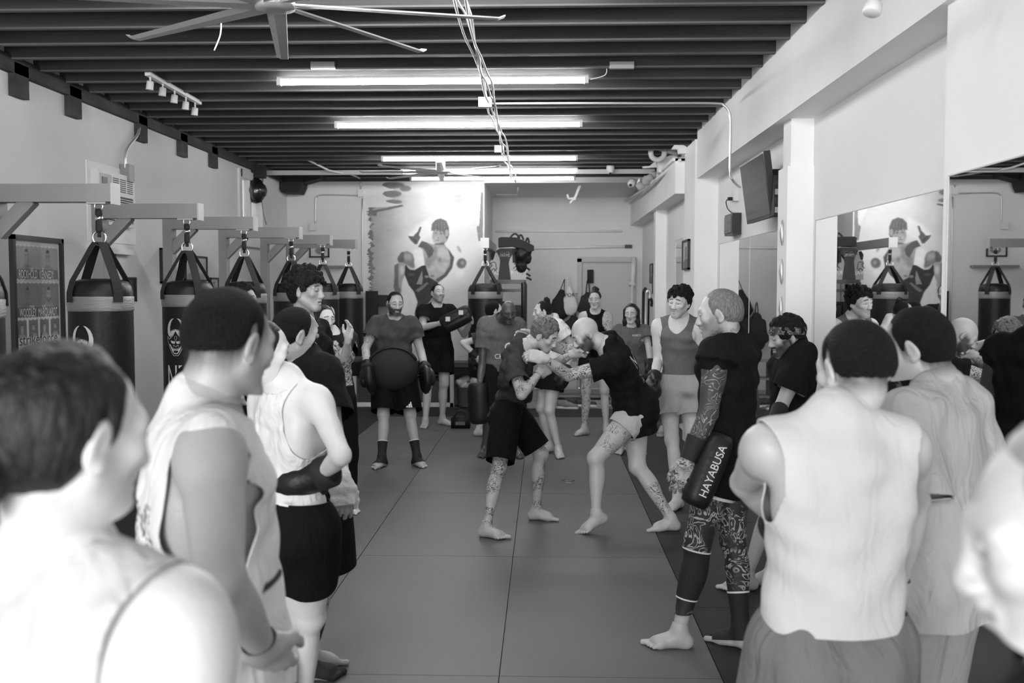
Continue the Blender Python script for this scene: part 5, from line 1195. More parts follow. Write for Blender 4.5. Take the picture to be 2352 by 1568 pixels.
# kick shield on the floor
ks = empty('kick_pad', FL(1057, 984), 'small black leather focus pad lying on the mat, centre back', 'pad')
c = FL(1057, 984); bm = bmesh.new(); bbox(bm, c+np.array([-.115, 0, 0]), c+np.array([.115, .22, .13])); from_bm('pad_body', bm, M_leather, ks, bevel=.03, smooth=True)
for dx in (-.04, .05): obj_tube('strap', [c+np.array([-.09, .1+dx, .12]), c+np.array([-.04, .1+dx, .2]), c+np.array([.04, .1+dx, .2]), c+np.array([.09, .1+dx, .12])], .012, M_web, ks, sm=6, flat=2.)
box('pad_patch', c+np.array([-.06, -.004, .045]), c+np.array([.06, .0, .085]), mat('grey_patch', .12, .4), ks, .001)
# gear rack
gr = empty('gear_rack', (-.4, 14.1, 0), 'black tubular rack carrying pads beside the wide bag', 'rack'); yR = 13.9; s_ = yR/F
gx = lambda px: (px-1250)*s_; gz = lambda py: 1.75-(py-660)*s_
M_rk = mat('black_rack_metal', .02, .35)
for x in (gx(1142), gx(1203)):
    for yy in (yR, yR+.5): bm = bmesh.new(); tube(bm, [(x, yy, 0), (x, yy, gz(652)), ] if yy > yR else [(x, yy, 0), (x, yy, gz(652)), (x-.01*(1 if x > -.4 else -1), yy, gz(648))], .038, 12); from_bm('upright', bm, M_rk, gr, smooth=True)
for z in (gz(648), gz(667), 1.25, .8, .3): 
    for yy in (yR, yR+.5): bm = bmesh.new(); bbox(bm, (gx(1140), yy-.015, z-.02), (gx(1203), yy+.015, z+.02)); from_bm('rail', bm, M_rk, gr)
    for x in (gx(1142), gx(1203)): bm = bmesh.new(); bbox(bm, (x-.015, yR, z-.02), (x+.015, yR+.5, z+.02)); from_bm('rail', bm, M_rk, gr)
box('top_shelf', (gx(1138), yR-.02, gz(648)+.02), (gx(1206), yR+.52, gz(648)+.035), M_rk, gr)
for i, (x0, x1, z0, z1) in enumerate(((1146, 1172, 1.27, 1.55), (1175, 1200, 1.27, 1.5), (1146, 1198, .82, 1.15), (1148, 1196, .32, .7))):
    r = empty('stored_pad', ((gx(x0)+gx(x1))/2, yR+.25, z0), ['black pad on upper rack shelf, left one', 'black pad on upper rack shelf, right one', 'wide black pad on the middle rack shelf', 'big black pad on the lowest rack shelf'][i], 'pad'); box('pad_body', (gx(x0), yR+.08, z0), (gx(x1), yR+.4, z1), M_leather, r, .03); box('pad_strap', (gx(x0)+.03, yR+.07, z0+.1), (gx(x1)-.03, yR+.085, z0+.15), M_web, r)
# body protector on the rack: silver sides, dark centre
bp = empty('body_protector', (gx(1165), yR+.1, gz(646)), 'silver and grey padded body protector standing on the gear rack', 'body protector')
def rk(px, py, dy=0): return np.array([gx(px), yR+.12+dy, gz(py)])
def shell(name, pts, th, m, parent, bev=.01, bow=.0):
    bm = bmesh.new(); A = [bm.verts.new(p) for p in pts]; B = [bm.verts.new(np.array(p)+np.array([0, th, 0])) for p in pts]; bm.faces.new(A); bm.faces.new(B[::-1]); n = len(pts)
    for i in range(n): bm.faces.new((A[i], A[(i+1) % n], B[(i+1) % n], B[i]))
    return from_bm(name, bm, m, parent, bevel=bev)
M_sil = mat('silver_leather', .27, .3, bump=.1, bscale=20, spec=.6); M_gl = mat('grey_leather', .06, .7, bump=.1, bscale=20, spec=.2)
shell('side_panel', [rk(1125, 642), rk(1125, 600), rk(1131, 592), rk(1138, 580), rk(1148, 592), rk(1148, 642)], .12, M_sil, bp, .012)
shell('side_panel', [rk(1168, 642), rk(1168, 600), rk(1177, 586), rk(1185, 594), rk(1203, 602), rk(1210, 612), rk(1212, 640), rk(1205, 643)], .12, M_sil, bp, .012)
shell('centre_panel', [rk(1143, 645, -.02), rk(1148, 600, -.02), rk(1146, 590, -.02), rk(1138, 576, -.02), rk(1148, 570, -.02), rk(1177, 570, -.02), rk(1178, 580, -.02), rk(1170, 592, -.02), rk(1168, 605, -.02), rk(1173, 644, -.02)], .1, M_gl, bp, .012)
shell('shoulder_strap', [rk(1177, 603, -.03), rk(1176, 570, -.03), rk(1185, 570, -.03), rk(1184, 603, -.03)], .02, M_blackm, bp, .003)
shell('arm_hole_lining', [rk(1127, 595, -.01), rk(1126, 585, -.01), rk(1131, 577, -.01), rk(1137, 578, -.01), rk(1133, 594, -.01), rk(1129, 598, -.01)], .02, M_blackm, bp, .003)
onrk = lambda px, py, dy=-.026: (lambda u, v: (gx(px)+u, yR+.12+dy, gz(py)+v))
text_on('protector_lettering', 'RIVAL', .055, onrk(1159, 589), M_print, bp, sx=1.)
text_on('protector_lettering', 'RIVAL', .085, onrk(1190, 631, -.006), M_print, bp, sx=.95); text_on('protector_lettering', 'VAL', .085, onrk(1136, 631, -.006), M_print, bp, sx=.9)
def rings2(cx, cy):
    out = []
    for k in (-1, 1): out += stroke([(cx+k*.035+.028*math.cos(a), cy+.028*math.sin(a)) for a in np.linspace(0, 6.28, 12)], .009)
    return out
flatpolys('protector_emblem', rings2(0, 0), lambda u, v: (gx(1159)+u, yR+.094, gz(583)+v), M_print, bp)
for cx in (1132, 1188): flatpolys('protector_emblem', stroke([(-.07, -.02), (-.02, .04), (-.05, .07), (.03, .09), (.06, -.03)], .012)+stroke([(-.04, -.06), (0, -.02), (.04, -.04), (.02, -.07)], .012), lambda u, v: (gx(cx)+u*.8, yR+.112, gz(614)+v*.8), M_blackm, bp)
for i, (y_, x_) in enumerate(((614, 1213), (628, 1214), (637, 1216))): obj_tube('buckle_strap', [rk(1208, y_), rk(x_, y_+3), rk(x_+4, y_+6)], .014, M_blackm, bp, sm=3)
kp = empty('kick_shield', rk(1175, 553), 'long black kick shield lying across the body protector', 'pad')
shell('pad_body', [rk(1144, 567, -.05), rk(1144, 547, -.05), rk(1150, 544, -.05), rk(1185, 545, -.05), rk(1205, 553, -.05), rk(1226, 564, -.05), rk(1226, 574, -.05), rk(1215, 578, -.05), rk(1195, 570, -.05), rk(1175, 565, -.05), rk(1160, 566, -.05)], .25, M_blackm, kp, .012)
for x0, x1, y0 in ((1171, 1193, 545), (1188, 1202, 548), (1207, 1215, 555)): obj_tube('carry_handle', [rk(x0, y0, .05), rk((x0*2+x1)/3, y0-8, .05), rk((x0+x1*2)/3, y0-8, .05), rk(x1, y0+2, .05)], .014, M_web, kp, sm=6)
def glove_lump(p, s, label, name='boxing_glove', m=None):
    r = empty(name, p, label, 'glove', 'gloves piled beside the kick shield'); Q = SDF(); p = np.asarray(p)
    Q.ell(p, np.array([.075, .09, .085])*s, None, '', .02); Q.ell(p+np.array([.05, -.04, .02])*s, np.array([.035, .05, .035])*s, None, '', .02); Q.cone(p+np.array([0, .0, -.05])*s, p+np.array([.0, .02, -.15])*s, [.055*s, .06*s], '', .02)
    V, T = Q.mesh(.012); mesh_np('glove_body', V, T, m or M_leather, r); bm = bmesh.new(); lathe(bm, [(.064*s, -.02*s), (.066*s, -.0), (.064*s, .02*s)], p+np.array([0, .015, -.12])*s, 16); from_bm('wrist_strap', bm, M_web, r, smooth=True)
glove_lump(rk(1197, 585, -.02), 1.2, 'black glove hanging right of the body protector, upper one'); glove_lump(rk(1210, 572, .05), 1.0, 'black glove under the end of the kick shield'); glove_lump(rk(1188, 580, .03), .9, 'black glove between protector strap and shield')
# ------------------------------------------------------------------ recess: sacks, coats, poles, shoes
def sack(c, w, h, label, m, lean=0., text=None):
    r = empty('drawstring_sack', c, label, 'bag'); Q = SDF(); c = np.asarray(c, float)
    Q.cone(c+np.array([0, 0, h*.1]), c+np.array([lean*.3, 0, h*.8]), [w*.5, w*.42, w*.15], '', .05, ts=[0, .4, 1], flat=1.8, flatdir=[0, 1, 0])
    V, T = Q.mesh(.014, warp=folds(.008, .12, 2)); mesh_np('sack_body', V, T, m, r); top = c+np.array([lean, 0, h*1.35])
    for k in (-1, 1): obj_tube('cord', [c+np.array([k*w*.3, -.02, h*.25]), c+np.array([k*w*.12+lean*.4, -.02, h*.8]), top], .007, M_web if m is M_blackm else m, r, sm=4)
    if text: text_on('sack_lettering', text, .09, lambda u, v: (c[0]+.0+u, c[1]-w*.32, c[2]+h*.5+v), M_blackm, r)
sack(P(1286, 716, 17.24), .36, .42, 'black drawstring sack hanging on the back wall', M_blackm, .08); sack(P(1309, 712, 17.2), .27, .46, 'white drawstring sack with letters beside the black one', mat('white_cloth', .8), -.04, 'SPORT')
Q = SDF(); r_ = np.random.RandomState(9)
for i, (x, y, d, w, h, l) in enumerate(((1253, 760, 17.25, .16, .45, 'dark coat hanging below the black sack, left'), (1280, 755, 17.25, .15, .4, 'dark coat hanging below the white sack, middle'), (1318, 765, 17.25, .17, .42, 'dark coat hanging left of the grey door frame'), (1350, 700, 17.25, .13, .3, 'black strap bag hanging in front of the door'))):
    c = P(x, y, d); Q = SDF(); Q.cone(c+np.array([0, 0, h*.5]), c-np.array([0, 0, h*.5]), [w*.6, w, w*.9], '', .05, flat=1.6, flatdir=[0, 1, 0]); Q.cone(c+np.array([-w*.6, 0, h*.4]), c+np.array([-w*1.1, 0, -h*.3]), w*.3, '', .03); V, T = Q.mesh(.016, warp=folds(.015, .14, i)); o = mesh_np(['coat', 'coat', 'coat', 'strap_bag'][i], V, T, mat('dark_cloth', .03, .85)); tag(o, l, ['coat', 'coat', 'coat', 'bag'][i])
    obj_tube('hanging_strap', [c+np.array([-.04, 0, h*.4]), c+np.array([0, 0, h*.4+.33]), c+np.array([.04, 0, h*.4])], .01, M_web, o, sm=4)
A = P(1349, 619, YB-.02); B = P(1363, 650, YB-.02); box('notice_panel', (A[0], YB-.03, B[2]), (B[0], YB+.02, A[2]), M_blackm); tag(bpy.data.objects['notice_panel'], 'small black rectangular panel on the grey door', 'sign')
pl = empty('plastic_pole', P(1450, 900, 16.6), 'white plastic pole leaning upright beside the door frame', 'pole')
bm = bmesh.new(); tube(bm, [P(1456, 592, 16.9), P(1452, 652, 16.8)], .042, 14); from_bm('upper_section', bm, M_white, pl, smooth=True); bm = bmesh.new(); tube(bm, [P(1452, 650, 16.8), P(1446, 920, 16.4)], .026, 12); from_bm('lower_section', bm, M_white, pl, smooth=True); bm = bmesh.new(); tube(bm, [P(1452, 649, 16.8), P(1451, 656, 16.78)], .055, 14); from_bm('coupling', bm, M_white, pl, smooth=True)
for i, (xa, ya, xb, yb_, d, l, m) in enumerate(((1478, 668, 1474, 900, 14.6, 'tall black exercise bar leaning by the right wall', M_black), (1485, 672, 1479, 765, 14.3, 'short silver bar hanging on right wall by black one', M_conduit), (1489, 690, 1484, 900, 14.5, 'second dark bar leaning near the right wall column', M_blackm))):
    r = empty('training_bar', P(xb, yb_, d), l, 'bar'); bm = bmesh.new(); tube(bm, [P(xa, ya, d+.1), FL(xb, 660+1.75*F/d, 0.)], .022, 10); from_bm('bar', bm, m, r, smooth=True); bm = bmesh.new(); tube(bm, smooth_path([P(xa, ya, d+.1), P(xa+4, ya-6, d+.1), P(xa+8, ya+2, d+.1), P(xa+7, ya+14, d+.1)], 4), .02, 8); from_bm('hook', bm, m, r, smooth=True)
lump('wall_bracket', [(1503, 778), (1517, 771), (1517, 795), (1510, 790)], 9.6, .08, M_blackm, 'small black wedge bracket on the wall left of tank top man', 'bracket')
# shoe shelf
sh = empty('shoe_shelf', (.4, 16, 0), 'low grey shoe shelf in the recess behind the fighters', 'shelf'); X0, X1 = P(1262, 900, 15.8)[0], P(1405, 900, 15.8)[0]
for z in (.02, .3, .58): box('shelf_board', (X0, 15.7, z), (X1, 16.05, z+.025), mat('grey_board', .3, .6), sh, .003)
for x in (X0, (X0+X1)/2, X1-.03): box('side_panel', (x, 15.7, 0), (x+.03, 16.05, .6), mat('grey_board', .3), sh, .003)
def shoe(c, yaw, L, label, m, sole=None, group=None):
    c = np.asarray(c, float); r = empty('sneaker', c, label, 'shoe', group); f = dirv(yaw); s = np.cross(f, Z); R = np.stack([s, f, Z], 1); k = L/.28
    def q(x, y, z): return c+R@(np.array([x, y, z])*k)
    Q = SDF(); Q.cone(q(0, -.10, .05), q(0, .0, .05), [.038*k, .04*k], '', .02); Q.cone(q(0, -.02, .05), q(0, .12, .033), [.042*k, .034*k], '', .03); Q.cone(q(0, -.1, .08), q(0, -.03, .085), [.03*k, .033*k], '', .03); Q.ell(q(0, -.07, .125), np.array([.026, .045, .03])*k, R, '', .01, sub=True)
    V, T = Q.mesh(.007, g=lambda V: V[:, 2]-c[2]-.012*k); mesh_np('upper', V, T, m, r); Q = SDF(); Q.cone(q(0, -.1, .014), q(0, .12, .014), [.043*k, .04*k, .042*k], '', .02)
    V, T = Q.mesh(.008, g=lambda V: np.minimum(V[:, 2]-c[2]-.0, c[2]+.03*k-V[:, 2])); mesh_np('sole', V, T, sole or M_white, r)
    for i in range(3): obj_tube('lace', [q(-.022, .02+i*.025, .083-.007*i), q(0, .025+i*.025, .092-.008*i), q(.022, .02+i*.025, .083-.007*i)], .0035*k, sole or M_white, r, sm=2, seg=5)
M_shd = mat('dark_shoe_mesh', .05, .7); M_shg = mat('grey_shoe_mesh', .2, .7)
shoe(FL(1302, 938), 105, .3, 'grey and black sneaker on the pale floor, front of the pair', M_shg); shoe(FL(1318, 931), 80, .3, 'dark sneaker behind the grey one on the pale floor', M_shd)
shoe(FL(1345, 933), 100, .3, 'black sneaker left of the tattooed woman leg', M_shd); shoe(FL(1392, 930), 170, .3, 'dark sneaker right of the tattooed leg at the back', M_shd)
for i, (x, z) in enumerate(((.2, .325), (.35, .325), (.62, .325), (.8, .325), (.25, .605), (.7, .605))): shoe((X0+.05+x*.9, 15.85, z), 180, .28, ['grey shoe on middle shelf board, far left', 'dark shoe on middle shelf board, second from left', 'grey shoe on middle shelf board, third from left', 'dark shoe on middle shelf board, far right', 'grey shoe on top of the shoe shelf, left', 'dark shoe on top of the shoe shelf, right'][i], M_shd if i % 2 else M_shg, M_shg, 'shoes on the shelf')
shoe(FL(1522, 998), 200, .3, 'white and black sneaker on black mat left of grey shorts man', mat('white_shoe', .5), M_white); shoe(FL(1424, 1031), 275, .26, 'white sneaker behind the bald fighter, by the woman in grey', mat('white_shoe', .5), M_white)

c = FL(1305, 1103, .0015); flatpolys('mat_print', stroke([(.055*math.cos(a), .035*math.sin(a)) for a in np.linspace(0, 6.28, 14)], .012)+stroke([(-.03, 0), (.03, 0)], .01)+stroke([(-.025, -.1), (.025, -.1)], .012), lambda u, v: (c[0]+u, c[1]+v, .0012), M_print, fl)
A = pw(842, 668); B = pw(870, 835); r = empty('wall_pad', ((A[0]+B[0])/2, YM, B[2]), 'tall black wall pad at the left edge of the mural', 'pad'); box('pad_body', (A[0], YM-.09, B[2]), (B[0], YM-.01, A[2]), M_blackm, r, .02); box('pad_top', (B[0]-.02, YM-.08, A[2]-.22), (B[0]+.16, YM-.012, A[2]-.06), M_blackm, r, .03)
# ------------------------------------------------------------------ who stands where
from mathutils.bvhtree import BVHTree
def pattern_mat(name, base, line, scale=9, rough=.6, lo=.55, hi=.7, dist=2.5, freq=30):
    if name in MATS: return MATS[name]
    m = mat(name, base, rough); nt = m.node_tree; N = nt.nodes; L = nt.links; b = N['Principled BSDF']; tc = N.new('ShaderNodeTexCoord')
    n = N.new('ShaderNodeTexNoise'); n.inputs['Scale'].default_value = scale; n.inputs['Detail'].default_value = 1; n.inputs['Distortion'].default_value = dist; L.new(tc.outputs['Object'], n.inputs['Vector'])
    a = N.new('ShaderNodeMath'); a.operation = 'MULTIPLY'; a.inputs[1].default_value = freq; s = N.new('ShaderNodeMath'); s.operation = 'SINE'; L.new(n.outputs[0], a.inputs[0]); L.new(a.outputs[0], s.inputs[0])
    r = N.new('ShaderNodeMapRange'); r.inputs[1].default_value = lo; r.inputs[2].default_value = hi; L.new(s.outputs[0], r.inputs[0])
    n2 = N.new('ShaderNodeTexNoise'); n2.inputs['Scale'].default_value = scale*.7; L.new(tc.outputs['Object'], n2.inputs['Vector']); r2 = N.new('ShaderNodeMapRange'); r2.inputs[1].default_value = .45; r2.inputs[2].default_value = .52; L.new(n2.outputs[0], r2.inputs[0])
    mu = N.new('ShaderNodeMath'); mu.operation = 'MULTIPLY'; L.new(r.outputs[0], mu.inputs[0]); L.new(r2.outputs[0], mu.inputs[1])
    x = N.new('ShaderNodeMix'); x.data_type = 'FLOAT'; L.new(mu.outputs[0], x.inputs[0]); x.inputs[2].default_value = base; x.inputs[3].default_value = line; L.new(x.outputs[0], b.inputs['Base Color']); return m
def cloth_m(name, v, **k): return mat(name, v, k.pop('rough', .85), bump=.25, bscale=350, var=.07, vscale=6, spec=.12, fold=k.pop('fold', .55), **k)
M_blk = cloth_m('black_cotton', .009); M_blk2 = cloth_m('black_shorts_cloth', .007); M_wht = cloth_m('white_cotton', .74); M_off = cloth_m('pale_cotton', .55, fold=.25)
M_gry = cloth_m('grey_cotton', .12); M_dgry = cloth_m('dark_grey_cotton', .045); M_lgry = cloth_m('light_grey_cotton', .42)
M_supp = mat('black_knit_support', .012, .75, bump=.4, bscale=200); M_wrap = mat('white_hand_wrap', .7, .8, bump=.6, bscale=60)
M_hd = mat('dark_hair', .011, .5, bump=1.2, bscale=70, var=.5, vscale=60, stretch=(1, 1, .25), spec=.3)
M_hc = mat('dark_curly_hair', .009, .6, spec=.2, bump=1.2, bscale=110, var=.5, vscale=50)
M_hs = mat('short_dark_hair', .009, .7, spec=.15, bump=1., bscale=220, var=.4, vscale=120)
M_hb = mat('blond_cropped_hair', .17, .5, bump=1.2, bscale=130, var=.35, vscale=110, stretch=(1, 1, .4)); M_hl = mat('light_blonde_hair', .3, .45, bump=.8, bscale=60, var=.3, vscale=40, stretch=(1, 1, .15))
M_hf = mat('fair_curly_hair', .12, .5, bump=1., bscale=90, var=.5, vscale=60)
def print_on(o, org, n, up, polys=None, text=None, size=.1, m=None, name='shirt_lettering', sx=1., sub=.02, parent=None, rot=0., lift=.003, off=(0, 0)):
    "lays flat print or lettering onto the surface of a garment"
    me = o.data; w = np.array(wpos(o)); bv = BVHTree.FromPolygons([tuple(v.co) for v in me.vertices], [tuple(p.vertices) for p in me.polygons])
    n = nrm(n); up = nrm(np.asarray(up)-n*(np.asarray(up)@n)); r = np.cross(up, n); c, s = math.cos(rot), math.sin(rot)
    def place(u, v):
        u, v = u+off[0], v+off[1]; u, v = u*c-v*s, u*s+v*c; p = np.asarray(org)-w+r*u+up*v+n*.25; h = bv.ray_cast(Vector(p), Vector(-n), .6)
        q = np.array(h[0]) if h[0] is not None else p-n*.25
        return q+n*lift+w
    if text: return text_on(name, text, size, place, m or M_print, parent or o, sx=sx, sub=sub)
    return flatpolys(name, polys, place, m or M_print, parent or o, sub)
def hframe(f, k):
    kind, d, pn, th, W = f.hand_frame(k); return W, d, pn, th
def boxing_glove(f, root, k, s=1., m=None, name='boxing_glove'):
    W, d, pn, th = hframe(f, k); Q = SDF(); c = lambda a, b, z: W+(d*a+th*b+pn*z)*s
    R = np.stack([th, pn, d], 1)
    Q.ell(c(.10, -.005, .0), np.array([.062, .058, .085])*s, R, '', .03); Q.ell(c(.15, -.005, .025), np.array([.06, .05, .05])*s, R, '', .03)
    Q.cone(c(.055, .055, .02), c(.115, .06, .04), [.028*s, .024*s], '', .02); Q.cone(c(-.02, 0, 0), c(.03, 0, 0), [.044*s, .047*s], '', .02)
    V, T = Q.mesh(.008); g = mesh_np(name, V, T, m or M_leather, root)
    bm = bmesh.new(); lathe(bm, [(.046*s, -.03), (.0515*s, -.025), (.0515*s, .025), (.046*s, .03)], c(-.015, 0, 0), 20, d); from_bm('wrist_strap', bm, M_web, g, smooth=True); return g
def thai_pad(c, d, n, L=.38, W=.2, T=.1, label=None, text=None, root=None):
    "curved forearm pad: c centre, d long axis, n outward normal of its striking face"
    d = nrm(d); n = nrm(np.asarray(n)-d*(np.asarray(n)@d)); s = np.cross(d, n); c = np.asarray(c, float)
    r = empty('thai_pad', c, label, 'pad'); bm = bmesh.new(); nu, nv = 8, 12; G = {}
    for side in (0, 1):
        for i in range(nu+1):
            for j in range(nv+1):
                u = (i/nu-.5)*2; v = (j/nv-.5)*2; ru = 1-.12*abs(v)**4; bow = -.25*u*u*W*.5-.04*v*v*L*.3
                tt = T*(1-.3*u**6)*(1-.3*v**8)*.5; G[side, i, j] = bm.verts.new(c+s*u*W/2*ru+d*v*L/2*(1-.06*abs(u)**4)+n*(bow+(tt if side else -tt)))
    for i in range(nu):
        for j in range(nv):
            bm.faces.new((G[1, i, j], G[1, i+1, j], G[1, i+1, j+1], G[1, i, j+1])); bm.faces.new((G[0, i, j], G[0, i, j+1], G[0, i+1, j+1], G[0, i+1, j]))
    for i in range(nu): bm.faces.new((G[0, i, 0], G[0, i+1, 0], G[1, i+1, 0], G[1, i, 0])); bm.faces.new((G[0, i, nv], G[1, i, nv], G[1, i+1, nv], G[0, i+1, nv]))
    for j in range(nv): bm.faces.new((G[0, 0, j], G[1, 0, j], G[1, 0, j+1], G[0, 0, j+1])); bm.faces.new((G[0, nu, j], G[0, nu, j+1], G[1, nu, j+1], G[1, nu, j]))
    b = from_bm('pad_body', bm, M_leather, r, smooth=True)
    for v in (-.22, .22): obj_tube('strap', [c+s*W*.45+d*v*L-n*T*.3, c+s*W*.25+d*v*L-n*(T*.5+.06), c-s*W*.25+d*v*L-n*(T*.5+.06), c-s*W*.45+d*v*L-n*T*.3], .014, M_web, r, sm=5, flat=1., seg=6)
    if text: text_on('pad_lettering', text, .062, lambda u, v: c+d*u+s*(v-.02)+n*(T*.5+.002-.12*abs((v-.02)/(W/2))**2*W*.5), M_print, r, sx=1.1, space=1.05, sub=.02)
    return r
def fist_mitt(f, root_label, k, s=1., name='focus_mitt'):
    W, d, pn, th = hframe(f, k); c = W+d*.11*s; r = empty(name, c, root_label, 'pad'); bm = bmesh.new()
    lathe(bm, [(.02, -.035), (.09, -.03), (.115, -.012), (.12, .01), (.1, .03), (.04, .022), (.01, .02)], c+pn*.02, 28, pn); bmesh.ops.scale(bm, vec=(s, s, s), space=Matrix.Translation(-Vector(c)), verts=bm.verts); from_bm('pad_body', bm, M_leather, r, smooth=True)
    Q = SDF(); Q.ell(W+d*.09*s-pn*.03*s, np.array([.06, .035, .08])*s, np.stack([th, pn, d], 1), '', .02); Q.cone(W-d*.05, W+d*.04, [.044*s, .048*s], '', .02); Q.cone(W+d*.06+th*.055*s, W+d*.12*s+th*.055*s, .022*s, '', .02); V, T = Q.mesh(.009); mesh_np('hand_cover', V, T, M_leather, r)
    bm = bmesh.new(); lathe(bm, [(.047*s, -.02), (.052*s, -.018), (.052*s, .018), (.047*s, .02)], W-d*.01, 20, d); from_bm('wrist_strap', bm, M_web, r, smooth=True)
    box('logo_patch', c+np.array([-.012, -.04, .0]), c+np.array([.012, -.036, .008]), mat('grey_patch', .12), r); return r
def pel(px, d, z): p = P(px, 700, d); return np.array([p[0], d, z])
EY = lambda px, py, s=-1: (lambda S, L: RS(px, py, S, L, s))
def ankle(px, py, u=1.): p = FL(px, py, .085*u); return p
def setattr_col(o, fn):
    me = o.data; n = len(me.vertices); V = np.zeros(n*3, np.float32); me.vertices.foreach_get('co', V); V = V.reshape(-1, 3)+np.array(wpos(o.parent)); t = fn(V)
    at = me.color_attributes.new('Col', 'FLOAT_COLOR', 'POINT'); c = np.ones((n, 4), np.float32); c[:, :3] = t[:, None]; at.data.foreach_set('color', c.ravel())
M_prn = mat('printed_cloth', 1., .85, bump=.25, bscale=350, attr='Col', spec=.15, fold=.55)
S_mid = skin_mat('light_skin', .50, .045, 0); S_pale = skin_mat('pale_skin', .66, .05, 0); S_tan = skin_mat('tan_skin', .36, .04, 0); S_dark = skin_mat('dark_skin', .065, .02, 0, hair=.012, rough=.38)
S_ink = skin_mat('tattooed_light_skin', .50, .06, 1); S_heavy = skin_mat('heavily_tattooed_skin', .42, .045, 2)
# ================================================================== the two fighters
def fighter_left():
    f = Fig(1.70, girth=.95, pel=P(1168, 945, 7.35), neck=RS(1196, 800, P(1168, 945, 7.35), .53, -1), hip=95, sho=98)
    f.head_set(112, -32, 6, c=f.N+nrm(P(1254, 768, f.N[1])-f.N)*.20); f.legs(1, ankle(1118, 1206), foot=118, pole=dirv(95)); f.legs(-1, ankle(1232, 1168), foot=98, pole=dirv(95))
    f.arms(1, EY(1198, 906, -1), EY(1238, 858, 1), 'grip', hdir=nrm([.8, .3, .4])); f.arms(-1, EY(1262, 842, 1), EY(1318, 812, -1), 'fist', hdir=(1, 0, .25))
    f.ink = [('uarm+1', .2, 1.1, 1), ('farm+1', -.1, 1.05, 1), ('farm-1', -.1, 1, 1), ('uarm-1', .2, 1.1, 1), ('thigh-1', .5, 1.1, 1), ('shank+1', -.1, 1.05, 1), ('shank-1', -.1, 1., 1), ('thigh+1', .6, 1.1, 1)]; f.build_sdf()
    r = person('curly fair-haired fighter bent forward in black t-shirt, tattooed legs', f.O); f.skin(r, skin_mat('tattooed_skin_dense', .5, .05, 0), beard=.15, fade=.25); f.eyes(r)
    f.top(r, M_dgry, loose=.0, sl=.62, slr=.018, hem=-.10, neck=.056, seed=2, wr=.007); f.bottom(r, M_blk2, leglen=.86, legr=.022, waist=.14, seed=4); f.hair(r, M_hf, 'curly', seed=3, thick=.01, line=.102)
    return f, r
def fighter_right():
    pe = P(1458, 945, 7.38); f = Fig(1.82, girth=1.06, pel=pe, neck=RS(1396, 796, pe, .56, -1), hip=272, sho=268)
    f.head_set(262, -34, 0, c=P(1345, 768, 7.2)); f.legs(-1, ankle(1369, 1196), foot=248, pole=nrm([-1, -.2, .3]), pitch=22); f.leg[-1][2][2] += .05; f.legs(1, ankle(1541, 1190), foot=262, pole=nrm([-1, 0, .3]))
    f.arms(-1, EY(1306, 862, -1), EY(1248, 822, -1), 'cup', hdir=nrm([-1, .15, .15]), palm=(0, .8, -.5)); f.arms(1, EY(1306, 806, 1), EY(1226, 776, 1), 'cup', hdir=nrm([-1, -.2, .2]), palm=(0, -.9, -.3))
    f.ink = [('uarm-1', .2, 1.1, 1), ('farm-1', -.1, .95, 1), ('uarm+1', .2, 1.1, 1), ('farm+1', -.1, .8, 1), ('thigh-1', .35, .85, .8), ('shank+1', .35, .95, 1)]; f.build_sdf()
    r = person('bald bearded fighter in black t-shirt gripping the other fighter neck', f.O); f.skin(r, S_ink, beard=.9, brow=.9); f.eyes(r)
    t = f.top(r, M_blk, loose=.03, sl=.52, slr=.016, hem=-.14, seed=7, wr=.007); b = f.bottom(r, cloth_m('white_satin', .5, rough=.5), leglen=.36, legr=.02, seed=5, wr=.006, off=.004)
    setw = mat('dark_trim', .03); n = nrm(np.cross(f.cup, f.CF[:, 0])); back = -f.CF[:, 1]
    pn_ = nrm(back*1.1+np.array([0, -.7, 0])); og = f.N+back*.13
    print_on(t, og-.24*f.cup-np.array([0, .06, 0]), pn_, f.cup, text='N', size=.17, sx=.8, name='shirt_lettering'); print_on(t, og-.32*f.cup-np.array([0, .06, 0]), pn_, f.cup, text='C', size=.06); print_on(t, og-.37*f.cup-np.array([0, .06, 0]), pn_, f.cup, text='LOS', size=.04)
    return f, r
FL1, R1 = fighter_left(); FR1, R2 = fighter_right()
